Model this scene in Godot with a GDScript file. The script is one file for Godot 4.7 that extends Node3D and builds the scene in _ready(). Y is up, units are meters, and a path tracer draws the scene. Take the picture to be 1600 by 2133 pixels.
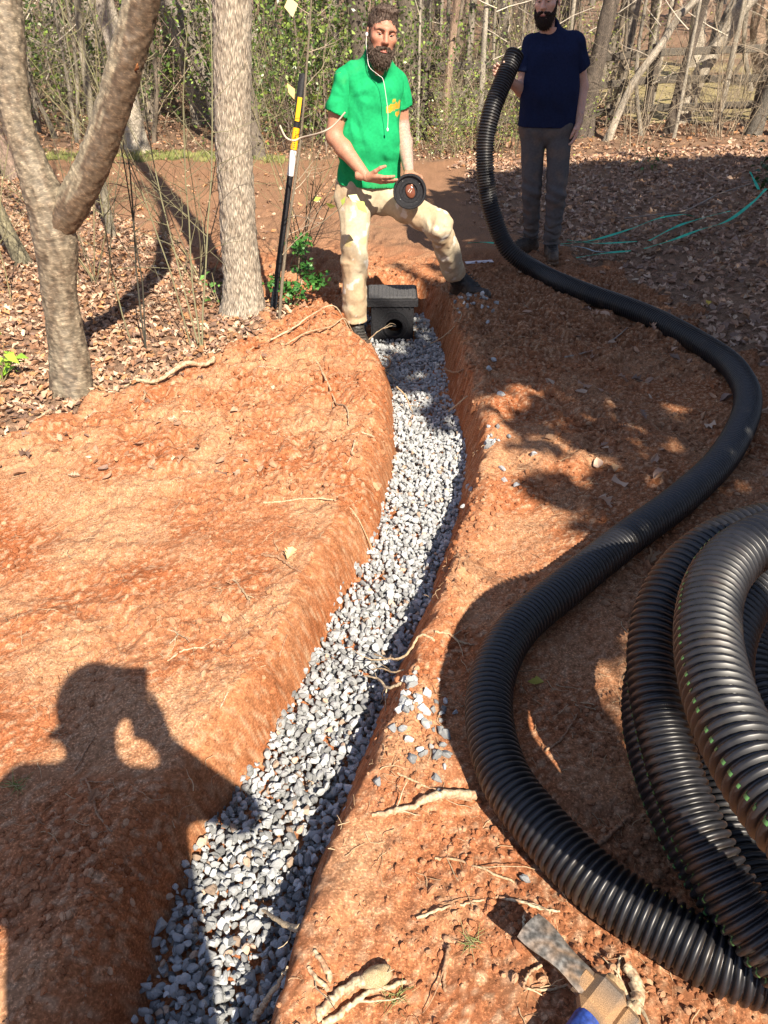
extends Node3D

const SUN_BACK := Vector3(0.293, 0.677, 0.680)   # towards the sun
var rng := RandomNumberGenerator.new()
var used := {}
var n_big: FastNoiseLite
var n_mid: FastNoiseLite
var n_fine: FastNoiseLite
var n_cell: FastNoiseLite
var n_mask: FastNoiseLite
var n_spk: FastNoiseLite
var n_crack: FastNoiseLite
var M := {}

func _ready() -> void:
	# --- camera
	var cam := Camera3D.new()
	cam.name = "camera"
	add_child(cam)
	cam.position = Vector3(0, 1.65, 0)
	cam.rotation_degrees = Vector3(-33.1, 0, 0)
	cam.fov = 67.3
	cam.near = 0.02
	cam.far = 600.0
	cam.current = true
	# --- sky
	var env := Environment.new()
	var sky := Sky.new()
	var sm := ProceduralSkyMaterial.new()
	sm.sky_top_color = Color(0.42, 0.48, 0.60)
	sm.sky_horizon_color = Color(0.74, 0.77, 0.80)
	sm.sky_curve = 0.12
	sm.ground_horizon_color = Color(0.45, 0.42, 0.38)
	sm.ground_bottom_color = Color(0.20, 0.15, 0.10)
	sky.sky_material = sm
	env.background_mode = Environment.BG_SKY
	env.sky = sky
	env.background_energy_multiplier = 0.92
	env.ambient_light_source = Environment.AMBIENT_SOURCE_SKY
	env.tonemap_mode = Environment.TONE_MAPPER_LINEAR
	env.tonemap_exposure = 2.3
	env.sdfgi_enabled = true
	env.ssao_enabled = true
	env.ssil_enabled = true
	var we := WorldEnvironment.new()
	we.name = "world_environment"
	we.environment = env
	add_child(we)
	# --- sun
	var sun := DirectionalLight3D.new()
	sun.name = "sun"
	add_child(sun)
	sun.light_energy = 1.6
	sun.light_color = Color(1.0, 0.95, 0.87)
	sun.light_angular_distance = 0.5
	sun.shadow_enabled = true
	sun.look_at_from_position(SUN_BACK * 20.0, Vector3.ZERO, Vector3.UP)
	# --- the place
	setup_noise()
	setup_materials()
	build_ground()
	build_gravel()
	build_near_trees()
	build_forest()
	build_fence()
	build_shade_trees()
	build_litter()
	build_basin()
	build_pipes()
	build_tools()
	build_green_man()
	build_navy_man()
	build_photographer()
	build_shrubs_near()
	build_roots()
	build_small_things()

# ---------------------------------------------------------------- helpers
func numbered(called: String) -> String:
	if not used.has(called):
		used[called] = 0
		return called
	used[called] += 1
	return "%s_%03d" % [called, used[called]]

func tag(o: Node3D, label := "", category := "", group := "", kind := "") -> Node3D:
	if label: o.set_meta("label", label)
	if category: o.set_meta("category", category)
	if group: o.set_meta("group", group)
	if kind: o.set_meta("kind", kind)
	return o

func thing(called: String, at: Vector3, label: String, category: String, group := "") -> Node3D:
	var o := Node3D.new()
	o.name = numbered(called)
	o.position = at
	add_child(o)
	tag(o, label, category, group)
	return o

func part(called: String, mesh: Mesh, mat: Material, parent: Node3D, world := true) -> MeshInstance3D:
	var m := MeshInstance3D.new()
	m.mesh = mesh
	m.material_override = mat
	if parent == self:
		m.name = numbered(called)
		add_child(m)
	else:
		m.name = called
		parent.add_child(m, true)
		if world:
			var p: Node3D = parent
			var off := Vector3.ZERO
			while p != self:
				off += p.position
				p = p.get_parent()
			m.position = -off
	return m

func copy_of(o: Node3D, called: String) -> Node3D:
	var c: Node3D = o.duplicate()
	c.name = numbered(called)
	add_child(c)
	return c

class MB:
	var v := PackedVector3Array()
	var n := PackedVector3Array()
	var c := PackedColorArray()
	var u := PackedVector2Array()
	var i := PackedInt32Array()
	func mesh(with_color := true, with_normal := true) -> ArrayMesh:
		if n.size() == v.size():     # every face clockwise as seen from the side its normals point to
			for k in range(0, i.size(), 3):
				var p := i[k]
				var q := i[k + 1]
				var r := i[k + 2]
				if (v[r] - v[p]).cross(v[q] - v[p]).dot(n[p] + n[q] + n[r]) < 0.0:
					i[k + 1] = r
					i[k + 2] = q
		var a := []
		a.resize(Mesh.ARRAY_MAX)
		a[Mesh.ARRAY_VERTEX] = v
		if with_normal and n.size() == v.size(): a[Mesh.ARRAY_NORMAL] = n
		if with_color and c.size() == v.size(): a[Mesh.ARRAY_COLOR] = c
		if u.size() == v.size(): a[Mesh.ARRAY_TEX_UV] = u
		a[Mesh.ARRAY_INDEX] = i
		var m := ArrayMesh.new()
		m.add_surface_from_arrays(Mesh.PRIMITIVE_TRIANGLES, a)
		return m
	func tri(a: int, b: int, d: int) -> void:
		i.append(a); i.append(b); i.append(d)
	func quad_flat(p: Array, col: Color) -> void:   # four corners, clockwise seen from the front
		var b := v.size()
		var nn: Vector3 = (p[2] - p[0]).cross(p[1] - p[0]).normalized()
		for k in 4:
			v.append(p[k]); n.append(nn); c.append(col); u.append(Vector2(k % 2, k / 2))
		tri(b, b + 1, b + 2); tri(b, b + 2, b + 3)
	func box(x: Transform3D, s: Vector3, col: Color, bev := 0.0) -> void:   # a box with chamfered edges
		var h := s * 0.5
		var e := minf(bev, minf(h.x, minf(h.y, h.z)) * 0.9)
		for ax in 3:
			for sg in [-1.0, 1.0]:
				var a1 := (ax + 1) % 3
				var a2 := (ax + 2) % 3
				var pts := []
				for q in [[-1, -1], [1, -1], [1, 1], [-1, 1]]:
					var p := Vector3.ZERO
					p[ax] = sg * h[ax]
					p[a1] = q[0] * (h[a1] - e)
					p[a2] = q[1] * (h[a2] - e)
					pts.append(x * p)
				if sg > 0: pts.reverse()
				quad_flat(pts, col)
		if e <= 0.0: return
		for ax in 3:      # the twelve bevels
			var a1 := (ax + 1) % 3
			var a2 := (ax + 2) % 3
			for s1 in [-1.0, 1.0]:
				for s2 in [-1.0, 1.0]:
					var pts := []
					for q in [[-1, 0], [1, 0], [1, 1], [-1, 1]]:
						var p := Vector3.ZERO
						p[ax] = q[0] * (h[ax] - e)
						p[a1] = s1 * (h[a1] - (0.0 if q[1] == 0 else e))
						p[a2] = s2 * (h[a2] - (e if q[1] == 0 else 0.0))
						pts.append(x * p)
					var nn: Vector3 = (pts[2] - pts[0]).cross(pts[1] - pts[0])
					var out := Vector3.ZERO
					out[a1] = s1; out[a2] = s2
					if nn.dot(x.basis * out) < 0: pts.reverse()
					quad_flat(pts, col)
		for s0 in [-1.0, 1.0]:
			for s1 in [-1.0, 1.0]:
				for s2 in [-1.0, 1.0]:
					var b := v.size()
					var sv := Vector3(s0, s1, s2)
					for k in 3:
						var p := Vector3(s0 * (h.x - e), s1 * (h.y - e), s2 * (h.z - e))
						p[k] = sv[k] * h[k]
						v.append(x * p); n.append((x.basis * sv).normalized()); c.append(col); u.append(Vector2.ZERO)
					if s0 * s1 * s2 > 0: tri(b, b + 2, b + 1)
					else: tri(b, b + 1, b + 2)
	func tube(p: PackedVector3Array, r: PackedFloat32Array, seg: int, col: Color, caps := true, col2 := Color(-1, 0, 0)) -> void:
		var m := p.size()
		if m < 2: return
		var t0 := (p[1] - p[0]).normalized()
		var nx := t0.cross(Vector3(0.31, 0.9, 0.28))
		if nx.length() < 0.1: nx = t0.cross(Vector3(1, 0, 0))
		nx = nx.normalized()
		var b := v.size()
		var along := 0.0
		for k in m:
			var t := (p[mini(k + 1, m - 1)] - p[maxi(k - 1, 0)]).normalized()
			nx = (nx - t * nx.dot(t)).normalized()
			var ny := t.cross(nx)
			if k > 0: along += p[k].distance_to(p[k - 1])
			var cc := col if col2.r < 0 else col.lerp(col2, float(k) / (m - 1))
			for s in seg + 1:
				var an := TAU * s / seg
				var d := nx * cos(an) + ny * sin(an)
				v.append(p[k] + d * r[k]); n.append(d); c.append(cc); u.append(Vector2(float(s) / seg, along))
		for k in m - 1:
			for s in seg:
				var q := b + k * (seg + 1) + s
				tri(q, q + seg + 1, q + 1)
				tri(q + 1, q + seg + 1, q + seg + 2)
		if caps:
			for e in 2:
				var k := 0 if e == 0 else m - 1
				var d := (p[0] - p[1]).normalized() if e == 0 else (p[m - 1] - p[m - 2]).normalized()
				var q := v.size()
				v.append(p[k] + d * r[k] * 0.25); n.append(d); c.append(col if e == 0 or col2.r < 0 else col2); u.append(Vector2(0.5, along))
				for s in seg + 1:
					v.append(v[b + k * (seg + 1) + s]); n.append(d); c.append(c[b + k * (seg + 1) + s]); u.append(Vector2(0.5, along))
				for s in seg:
					if e == 0: tri(q, q + 1 + s, q + 2 + s)
					else: tri(q, q + 2 + s, q + 1 + s)
	func lathe(x: Transform3D, prof: Array, seg: int, col: Color) -> void:    # profile of Vector2(radius, height), flat rings
		for k in prof.size() - 1:
			var a: Vector2 = prof[k]
			var bb: Vector2 = prof[k + 1]
			var d := (bb - a).normalized()
			var nn := Vector2(d.y, -d.x)
			var b := v.size()
			for s in seg + 1:
				var an := TAU * s / seg
				var e := Vector3(cos(an), 0, sin(an))
				var nrm := (x.basis * (e * nn.x + Vector3(0, nn.y, 0))).normalized()
				for q in [a, bb]:
					v.append(x * (e * q.x + Vector3(0, q.y, 0))); n.append(nrm); c.append(col); u.append(Vector2(float(s) / seg, q.y))
			for s in seg:
				var q0 := b + s * 2
				tri(q0, q0 + 2, q0 + 1); tri(q0 + 1, q0 + 2, q0 + 3)
	func ball(x: Transform3D, r: Vector3, col: Color, seg := 12) -> void:
		var b := v.size()
		for k in seg + 1:
			var th := PI * k / seg
			for s in seg * 2 + 1:
				var an := PI * s / seg
				var e := Vector3(sin(th) * cos(an), cos(th), sin(th) * sin(an))
				v.append(x * (e * r)); n.append((x.basis * (e / r)).normalized()); c.append(col); u.append(Vector2(float(s) / seg, float(k) / seg))
		for k in seg:
			for s in seg * 2:
				var q := b + k * (seg * 2 + 1) + s
				tri(q, q + 1, q + seg * 2 + 1); tri(q + 1, q + seg * 2 + 2, q + seg * 2 + 1)

func smooth_path(p: Array, steps: int) -> PackedVector3Array:    # Catmull-Rom through the points
	var out := PackedVector3Array()
	var m := p.size()
	for k in m - 1:
		var a: Vector3 = p[maxi(k - 1, 0)]
		var b: Vector3 = p[k]
		var c: Vector3 = p[k + 1]
		var d: Vector3 = p[mini(k + 2, m - 1)]
		for s in steps:
			out.append(b.cubic_interpolate(c, a, d, float(s) / steps))
	out.append(p[m - 1])
	return out

func even_path(p: PackedVector3Array, step: float) -> PackedVector3Array:
	var out := PackedVector3Array([p[0]])
	var need := step
	for k in p.size() - 1:
		var a := p[k]
		var b := p[k + 1]
		var l := a.distance_to(b)
		var at := need
		while at <= l:
			out.append(a.lerp(b, at / l))
			at += step
		need = at - l
	return out

func taper(m: int, r0: float, r1: float, wob := 0.0) -> PackedFloat32Array:
	var o := PackedFloat32Array()
	for k in m:
		o.append(lerpf(r0, r1, float(k) / maxf(1, m - 1)) * (1.0 + rng.randf_range(-wob, wob)))
	return o

func lut(t: Array, z: float) -> float:       # piecewise linear, entries [z, value] with z falling
	if z >= t[0][0]: return t[0][1]
	for k in t.size() - 1:
		if z >= t[k + 1][0]:
			return lerpf(t[k][1], t[k + 1][1], (t[k][0] - z) / (t[k][0] - t[k + 1][0]))
	return t[t.size() - 1][1]

func setup_noise() -> void:
	rng.seed = 20240407
	n_big = mk_noise(11, 0.5, 3)
	n_mid = mk_noise(12, 2.3, 5)
	n_fine = mk_noise(13, 11.0, 4)
	n_fine.fractal_gain = 0.62
	n_mask = mk_noise(14, 1.1, 4)
	n_spk = mk_noise(16, 34.0, 2)
	n_crack = FastNoiseLite.new()
	n_crack.noise_type = FastNoiseLite.TYPE_CELLULAR
	n_crack.seed = 17
	n_crack.frequency = 5.5
	n_crack.cellular_return_type = FastNoiseLite.RETURN_DISTANCE2_SUB
	n_crack.cellular_jitter = 1.0
	n_crack.domain_warp_enabled = true
	n_crack.domain_warp_amplitude = 0.10
	n_crack.domain_warp_frequency = 7.0
	n_crack.domain_warp_fractal_type = FastNoiseLite.DOMAIN_WARP_FRACTAL_PROGRESSIVE
	n_crack.domain_warp_fractal_octaves = 3
	n_cell = FastNoiseLite.new()
	n_cell.noise_type = FastNoiseLite.TYPE_CELLULAR
	n_cell.seed = 15
	n_cell.frequency = 6.0
	n_cell.cellular_return_type = FastNoiseLite.RETURN_CELL_VALUE
	n_cell.domain_warp_enabled = true
	n_cell.domain_warp_amplitude = 0.12
	n_cell.domain_warp_frequency = 5.0

func mk_noise(s: int, f: float, o: int) -> FastNoiseLite:
	var n := FastNoiseLite.new()
	n.noise_type = FastNoiseLite.TYPE_SIMPLEX_SMOOTH
	n.seed = s
	n.frequency = f
	n.fractal_type = FastNoiseLite.FRACTAL_FBM
	n.fractal_octaves = o
	return n

func lin(r: float, g: float, b: float) -> Color:
	return Color(r, g, b).linear_to_srgb()

func noise_tex(size: int, s: int, freq: float, oct: int, lo: float, hi: float, stretch := Vector2.ONE, normal := 0.0, ridged := false) -> ImageTexture:
	var n := FastNoiseLite.new()
	n.noise_type = FastNoiseLite.TYPE_SIMPLEX_SMOOTH
	n.seed = s
	n.frequency = freq
	n.fractal_type = FastNoiseLite.FRACTAL_RIDGED if ridged else FastNoiseLite.FRACTAL_FBM
	n.fractal_octaves = oct
	var w := int(size / stretch.x)
	var h := int(size / stretch.y)
	var im: Image = n.get_seamless_image(w, h)
	im.convert(Image.FORMAT_RGB8)
	if w != size or h != size: im.resize(size, size, Image.INTERPOLATE_CUBIC)
	if normal > 0.0:
		im.bump_map_to_normal_map(normal)
		return ImageTexture.create_from_image(im)
	var d := im.get_data()
	var k := 0
	while k < d.size():
		var x := lo + (hi - lo) * d[k] / 255.0
		var q := int(clampf(x, 0.0, 1.0) * 255.0)
		d[k] = q; d[k + 1] = q; d[k + 2] = q
		k += 3
	im = Image.create_from_data(size, size, false, Image.FORMAT_RGB8, d)
	return ImageTexture.create_from_image(im)

func clay_maps() -> Array:      # crumbly soil: pale dry flecks and dark pores; relief of crumbs with hairline cracks
	var na := mk_noise(321, 0.03, 6)
	na.fractal_gain = 0.72
	var a: Image = na.get_seamless_image(1024, 1024)
	var nf := mk_noise(323, 0.055, 3)
	nf.fractal_gain = 0.6
	var c: Image = nf.get_seamless_image(1024, 1024)
	var n := FastNoiseLite.new()
	n.noise_type = FastNoiseLite.TYPE_CELLULAR
	n.seed = 322
	n.frequency = 0.03
	n.cellular_return_type = FastNoiseLite.RETURN_DISTANCE2_SUB
	n.domain_warp_enabled = true
	n.domain_warp_amplitude = 30.0
	n.domain_warp_frequency = 0.02
	n.domain_warp_fractal_octaves = 4
	var b: Image = n.get_seamless_image(1024, 1024)
	for q in [a, b, c]: q.convert(Image.FORMAT_RGB8)
	var d := a.get_data()
	var e := b.get_data()
	var g := c.get_data()
	var o := PackedByteArray()
	o.resize(d.size())
	for k in range(0, d.size(), 3):
		var x := d[k] / 255.0
		var y := g[k] / 255.0
		var t := 0.60 + 0.30 * (x - 0.5) + 0.28 * sstep(0.62, 0.76, y) - 0.12 * sstep(0.34, 0.24, y)
		var q := int(clampf(t * 1.22, 0.0, 1.0) * 255.0)
		o[k] = q; o[k + 1] = q; o[k + 2] = q
		q = int(clampf(0.55 * d[k] + 55.0 * sstep(0.02, 0.16, e[k] / 255.0) + 40.0 * sstep(0.5, 0.72, y), 0.0, 255.0))
		d[k] = q; d[k + 1] = q; d[k + 2] = q
	var im := Image.create_from_data(1024, 1024, false, Image.FORMAT_RGB8, d)
	im.bump_map_to_normal_map(4.0)
	return [ImageTexture.create_from_image(Image.create_from_data(1024, 1024, false, Image.FORMAT_RGB8, o)), ImageTexture.create_from_image(im)]

func cherry_tex() -> ImageTexture:      # dull grey ground with sparse bright lenticels lying across the stem
	var a: Image = mk_noise(351, 0.02, 5).get_seamless_image(512, 512)
	var n := mk_noise(352, 0.085, 3)
	var b: Image = n.get_seamless_image(260, 1400)
	a.convert(Image.FORMAT_RGB8)
	b.convert(Image.FORMAT_RGB8)
	b.resize(512, 512, Image.INTERPOLATE_CUBIC)
	var d := a.get_data()
	var e := b.get_data()
	for k in range(0, d.size(), 3):
		var x := 0.50 + 0.22 * d[k] / 255.0 + 0.14 * (e[k] / 255.0 - 0.5)
		x += 0.42 * sstep(0.66, 0.74, e[k] / 255.0) * sstep(0.35, 0.6, d[k] / 255.0)
		var q := int(clampf(x, 0.0, 1.0) * 255.0)
		d[k] = q; d[k + 1] = q; d[k + 2] = int(q * 0.97)
	return ImageTexture.create_from_image(Image.create_from_data(512, 512, false, Image.FORMAT_RGB8, d))

func std(rough: float, col := Color.WHITE, vc := true) -> StandardMaterial3D:
	var m := StandardMaterial3D.new()
	m.roughness = rough
	m.albedo_color = col
	m.vertex_color_use_as_albedo = vc
	return m

func setup_materials() -> void:
	var maps := clay_maps()
	var grain: ImageTexture = maps[0]
	var grain_n: ImageTexture = maps[1]
	var m := std(0.97)
	m.metallic_specular = 0.15
	m.albedo_texture = grain
	m.normal_enabled = true
	m.normal_texture = grain_n
	m.normal_scale = 1.0
	m.uv1_triplanar = true
	m.uv1_world_triplanar = true
	m.uv1_scale = Vector3(1.9, 1.9, 1.9)
	M.clay = m
	m = std(0.95)
	m.metallic_specular = 0.2
	m.albedo_texture = grain
	m.uv1_triplanar = true
	m.uv1_scale = Vector3(9, 9, 9)
	M.crumb = m
	m = std(0.82)
	m.metallic_specular = 0.35
	m.albedo_texture = noise_tex(256, 33, 0.06, 4, 0.45, 1.1)
	m.uv1_triplanar = true
	m.uv1_scale = Vector3(14, 14, 14)
	M.stone = m
	# bark
	m = std(0.92)
	m.albedo_texture = noise_tex(512, 34, 0.06, 5, 0.25, 1.2, Vector2(0.6, 3.0))
	m.normal_enabled = true
	m.normal_texture = noise_tex(512, 34, 0.06, 5, 0, 1, Vector2(0.6, 3.0), 9.0)
	m.uv1_scale = Vector3(3, 2.0, 1)
	M.bark = m
	m = std(0.62)
	m.albedo_texture = cherry_tex()
	m.normal_enabled = true
	m.normal_texture = noise_tex(512, 35, 0.05, 5, 0, 1, Vector2(4.0, 0.35), 1.6)
	m.uv1_scale = Vector3(1, 5.5, 1)
	M.cherry = m
	m = std(0.9)
	m.metallic_specular = 0.2
	m.backlight_enabled = true
	m.backlight = Color(0.25, 0.25, 0.25)
	M.dry_leaf = m
	m = std(0.38)
	m.backlight_enabled = true
	m.backlight = Color(0.3, 0.34, 0.12)
	M.green_leaf = m
	M.twig = std(0.85)
	M.strap = std(0.85)
	M.strap.metallic_specular = 0.1
	m = std(0.41)
	m.metallic_specular = 0.55
	m.albedo_texture = noise_tex(256, 36, 0.03, 4, 0.55, 1.15)
	m.uv1_triplanar = true
	m.uv1_scale = Vector3(5, 5, 5)
	M.pipe = m
	m = std(0.52)
	m.metallic_specular = 0.4
	m.albedo_texture = noise_tex(256, 37, 0.05, 4, 0.5, 1.2)
	m.uv1_triplanar = true
	m.uv1_scale = Vector3(6, 6, 6)
	M.plastic = m
	m = std(0.55)
	m.metallic_specular = 0.45
	m.subsurf_scatter_enabled = true
	m.subsurf_scatter_strength = 0.12
	m.albedo_texture = noise_tex(256, 38, 0.08, 4, 0.82, 1.05)
	m.uv1_triplanar = true
	m.uv1_scale = Vector3(7, 7, 7)
	M.skin = m
	m = std(0.95)
	m.metallic_specular = 0.15
	m.albedo_texture = noise_tex(512, 39, 0.03, 5, 0.88, 1.04)
	m.normal_enabled = true
	m.normal_texture = noise_tex(512, 40, 0.12, 3, 0, 1, Vector2.ONE, 1.5)
	m.uv1_triplanar = true
	m.uv1_scale = Vector3(3.0, 3.0, 3.0)
	M.cloth = m
	m = std(0.7)
	m.metallic_specular = 0.35
	M.hair = m
	m = std(0.55)
	m.albedo_texture = noise_tex(256, 41, 0.04, 4, 0.5, 1.15)
	m.uv1_triplanar = true
	m.uv1_scale = Vector3(6, 6, 6)
	M.leather = m
	m = std(0.5)
	m.metallic = 0.55
	m.albedo_texture = noise_tex(256, 42, 0.03, 5, 0.35, 1.15)
	m.uv1_triplanar = true
	m.uv1_scale = Vector3(7, 7, 7)
	M.steel = m
	M.paint = std(0.42)
	m = std(0.8)
	m.albedo_texture = noise_tex(256, 43, 0.05, 4, 0.5, 1.15)
	m.uv1_triplanar = true
	m.uv1_scale = Vector3(8, 8, 8)
	M.wood = m
	M.eye = std(0.15)

# ---------------------------------------------------------------- the ground
const LIP_L := [[1.5, -1.25], [0.0, -0.92], [-0.8, -0.66], [-1.17, -0.6], [-1.37, -0.5], [-1.66, -0.35], [-2.2, -0.23], [-2.78, -0.085], [-3.3, -0.01], [-4.1, -0.02], [-4.35, -0.10], [-4.6, -0.24], [-4.9, -0.27], [-5.2, -0.2], [-5.6, -0.17]]
const GRV_L := [[1.5, -1.12], [0.0, -0.80], [-0.8, -0.54], [-1.06, -0.52], [-1.27, -0.47], [-1.54, -0.347], [-1.82, -0.265], [-2.27, -0.147], [-2.65, -0.02], [-3.35, 0.062], [-4.1, 0.055], [-4.35, -0.01], [-4.6, -0.16], [-4.9, -0.19], [-5.2, -0.14], [-5.6, -0.12]]
const GRV_R := [[1.5, -0.80], [0.0, -0.46], [-0.9, -0.222], [-1.12, -0.196], [-1.5, -0.085], [-1.78, 0.0], [-2.19, 0.142], [-2.76, 0.292], [-3.35, 0.395], [-3.9, 0.375], [-4.75, 0.37], [-5.2, 0.29], [-5.6, 0.26]]
const LIP_R := [[1.5, -0.74], [0.0, -0.38], [-0.6, -0.25], [-1.09, -0.125], [-1.42, 0.0], [-1.62, 0.07], [-1.97, 0.175], [-2.45, 0.315], [-2.94, 0.435], [-3.25, 0.47], [-4.03, 0.45], [-4.74, 0.44], [-5.2, 0.42], [-5.6, 0.34]]
var litter_l := PackedVector2Array([Vector2(-9, -2.9), Vector2(-1.9, -2.92), Vector2(-1.62, -3.28), Vector2(-1.35, -3.65), Vector2(-1.05, -4.0), Vector2(-0.72, -4.5), Vector2(-0.62, -5.0), Vector2(-0.95, -5.45), Vector2(-1.6, -6.4), Vector2(-2.6, -7.6), Vector2(-3.3, -8.6), Vector2(-4.1, -9.8), Vector2(-9, -10.2)])
var litter_r := PackedVector2Array([Vector2(1.0, -11.0), Vector2(0.95, -9.6), Vector2(0.85, -8.6), Vector2(1.0, -7.4), Vector2(1.5, -6.45), Vector2(1.75, -5.7), Vector2(1.95, -5.2), Vector2(2.0, -4.5), Vector2(2.15, -3.6), Vector2(2.6, -2.4), Vector2(3.2, 1.5), Vector2(12, 1.5), Vector2(12, -11)])

func sstep(a: float, b: float, x: float) -> float:
	var t := clampf((x - a) / (b - a), 0.0, 1.0)
	return t * t * (3.0 - 2.0 * t)

func poly_in(poly: PackedVector2Array, x: float, z: float, wob := 0.28) -> bool:
	var o := n_mask.get_noise_2d(x * 2.0, z * 2.0) * wob
	var o2 := n_mask.get_noise_2d(x * 2.0 + 57.0, z * 2.0) * wob
	return Geometry2D.is_point_in_polygon(Vector2(x + o, z + o2), poly)

func cover(x: float, z: float) -> int:      # 0 bare clay, 1 leaf litter, 2 grass strip, 3 dry lawn
	if z < -10.2:
		var e := 0.35 * n_mask.get_noise_2d(x, z)
		if x < -1.3 and x > -6.5 and z > -11.2 + e and z < -10.7 + e: return 2
		if z < -13.5 and x > 4.0 + 0.4 * (z + 13.5) * -0.1 and z > -21.0 + 0.8 * n_mask.get_noise_2d(x * 0.4, z * 0.4) * 6.0: return 3
		if z < -11.1 + e: return 1
	if x < 0.0 and poly_in(litter_l, x, z): return 1
	if x > 0.6 and poly_in(litter_r, x, z): return 1
	return 0

func trench(x: float, z: float) -> float:    # 0 outside, 1 on the floor
	if z > 1.5 or z < -5.6: return 0.0
	var xl := lut(LIP_L, z) + 0.025 * n_mid.get_noise_2d(z * 3.0, 7.0)
	var xr := lut(LIP_R, z) + 0.03 * n_mid.get_noise_2d(z * 3.0, 17.0)
	if x < xl - 0.04 or x > xr: return 0.0
	var gl := maxf(lut(GRV_L, z), xl + 0.02)
	var gr := minf(lut(GRV_R, z), xr - 0.02)
	var f := minf(pow(clampf((x - xl + 0.04) / (gl - xl + 0.04), 0.0, 1.0), 2.2), (xr - x) / (xr - gr))
	f = clampf(f, 0.0, 1.0) * clampf((z + 5.55) / 0.12, 0.0, 1.0) * clampf((1.5 - z) / 0.2, 0.0, 1.0)
	return f

func h_base(x: float, z: float) -> float:
	var y := 0.0
	if x < -1.2: y += 0.05 * sstep(-1.2, -2.6, x)
	if x > 1.6: y += 0.16 * sstep(1.6, 4.5, x) + 0.03 * maxf(0.0, x - 4.5)
	if z < -12.0:
		var b := -(z + 12.0)
		y += 0.055 * b * b / (b + 6.0) * (1.0 if b < 60 else 1.0)
	y += 0.03 * n_big.get_noise_2d(x, z) * sstep(0.3, 1.5, absf(x + 0.1))
	# spoil thrown up round the basin and the trench
	y += 0.085 * exp(-(pow((x - 0.62) / 0.17, 2.0) + pow((z + 4.88) / 0.16, 2.0)))
	y += 0.05 * exp(-(pow((x - 0.60) / 0.35, 2.0) + pow((z + 4.1) / 0.45, 2.0)))
	y += 0.07 * exp(-(pow((x + 0.45) / 0.18, 2.0) + pow((z + 4.62) / 0.26, 2.0)))
	y += 0.06 * exp(-(pow((x + 0.62) / 0.45, 2.0) + pow((z + 4.0) / 0.45, 2.0)))
	y += 0.05 * exp(-(pow((x + 0.30) / 0.18, 2.0) + pow((z + 5.55) / 0.14, 2.0)))
	y += 0.035 * exp(-(pow((x + 1.2) / 0.7, 2.0) + pow((z + 3.1) / 0.3, 2.0)))
	y += 0.03 * exp(-(pow((x - lut(LIP_R, z) - 0.05) / 0.05, 2.0))) * sstep(-5.6, -5.0, z) * (0.6 + 0.6 * n_mid.get_noise_2d(z, 3.0))
	return y

func h_rough(x: float, z: float, tr: float, cov: int) -> float:
	var near := 1.0 - sstep(6.0, 9.0, absf(z))
	var a := n_mid.get_noise_2d(x, z)
	var y := 0.028 * a
	if cov == 0:
		# torn, clodded clay; smoother towards the trench where the spade slid
		var clod := sstep(-0.25, 0.35, n_mask.get_noise_2d(x * 0.9 + 31.0, z * 0.9))
		if x < 0.0: clod = maxf(clod, sstep(-2.6, -3.1, z) * 0.9)
		else: clod = maxf(clod * 0.75, sstep(-3.6, -4.3, z) * sstep(-6.4, -5.4, z))
		if x > 0.0 and z > -1.25: clod = maxf(clod, 0.6)
		clod *= near
		var wall := 1.0 if tr > 0.0 and tr < 1.0 else 0.0
		if wall > 0.0: clod *= 0.4
		var cr := n_crack.get_noise_2d(x, z) + 1.0          # 0 on the cracks between clods
		var cr2 := n_crack.get_noise_2d(x * 2.9 + 7.0, z * 2.9) + 1.0
		var f := n_fine.get_noise_2d(x, z) * (1.0 - sstep(6.0, 8.5, absf(z)))
		var lump := n_mid.get_noise_2d(x * 2.6 + 9.0, z * 2.6)
		y += 0.015 * clod * lump
		y += clod * ((0.024 + 0.022 * sstep(-2.4, -3.2, z)) * sstep(0.0, 0.10, cr) - 0.020) * sstep(-0.05, 0.25, lump + 0.15)
		y += 0.008 * clod * (sstep(0.0, 0.12, cr2) - 0.9) * sstep(-0.1, 0.3, n_mask.get_noise_2d(x * 3.0, z * 3.0 + 5.0))
		y += (0.0035 + 0.010 * clod) * f * near * (1.0 - 0.6 * wall)
		y += (0.0012 + 0.003 * clod) * n_spk.get_noise_2d(x, z) * (1.0 - sstep(5.3, 6.6, absf(z))) * (1.0 - sstep(1.9, 2.6, absf(x)))
	else:
		y += 0.012 * n_fine.get_noise_2d(x * 0.6, z * 0.6) * near
	return y

func ground_y(x: float, z: float) -> float:
	var tr := trench(x, z)
	return h_base(x, z) - 0.232 * tr + h_rough(x, z, tr, cover(x, z)) * (1.0 - 0.6 * tr)

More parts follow.
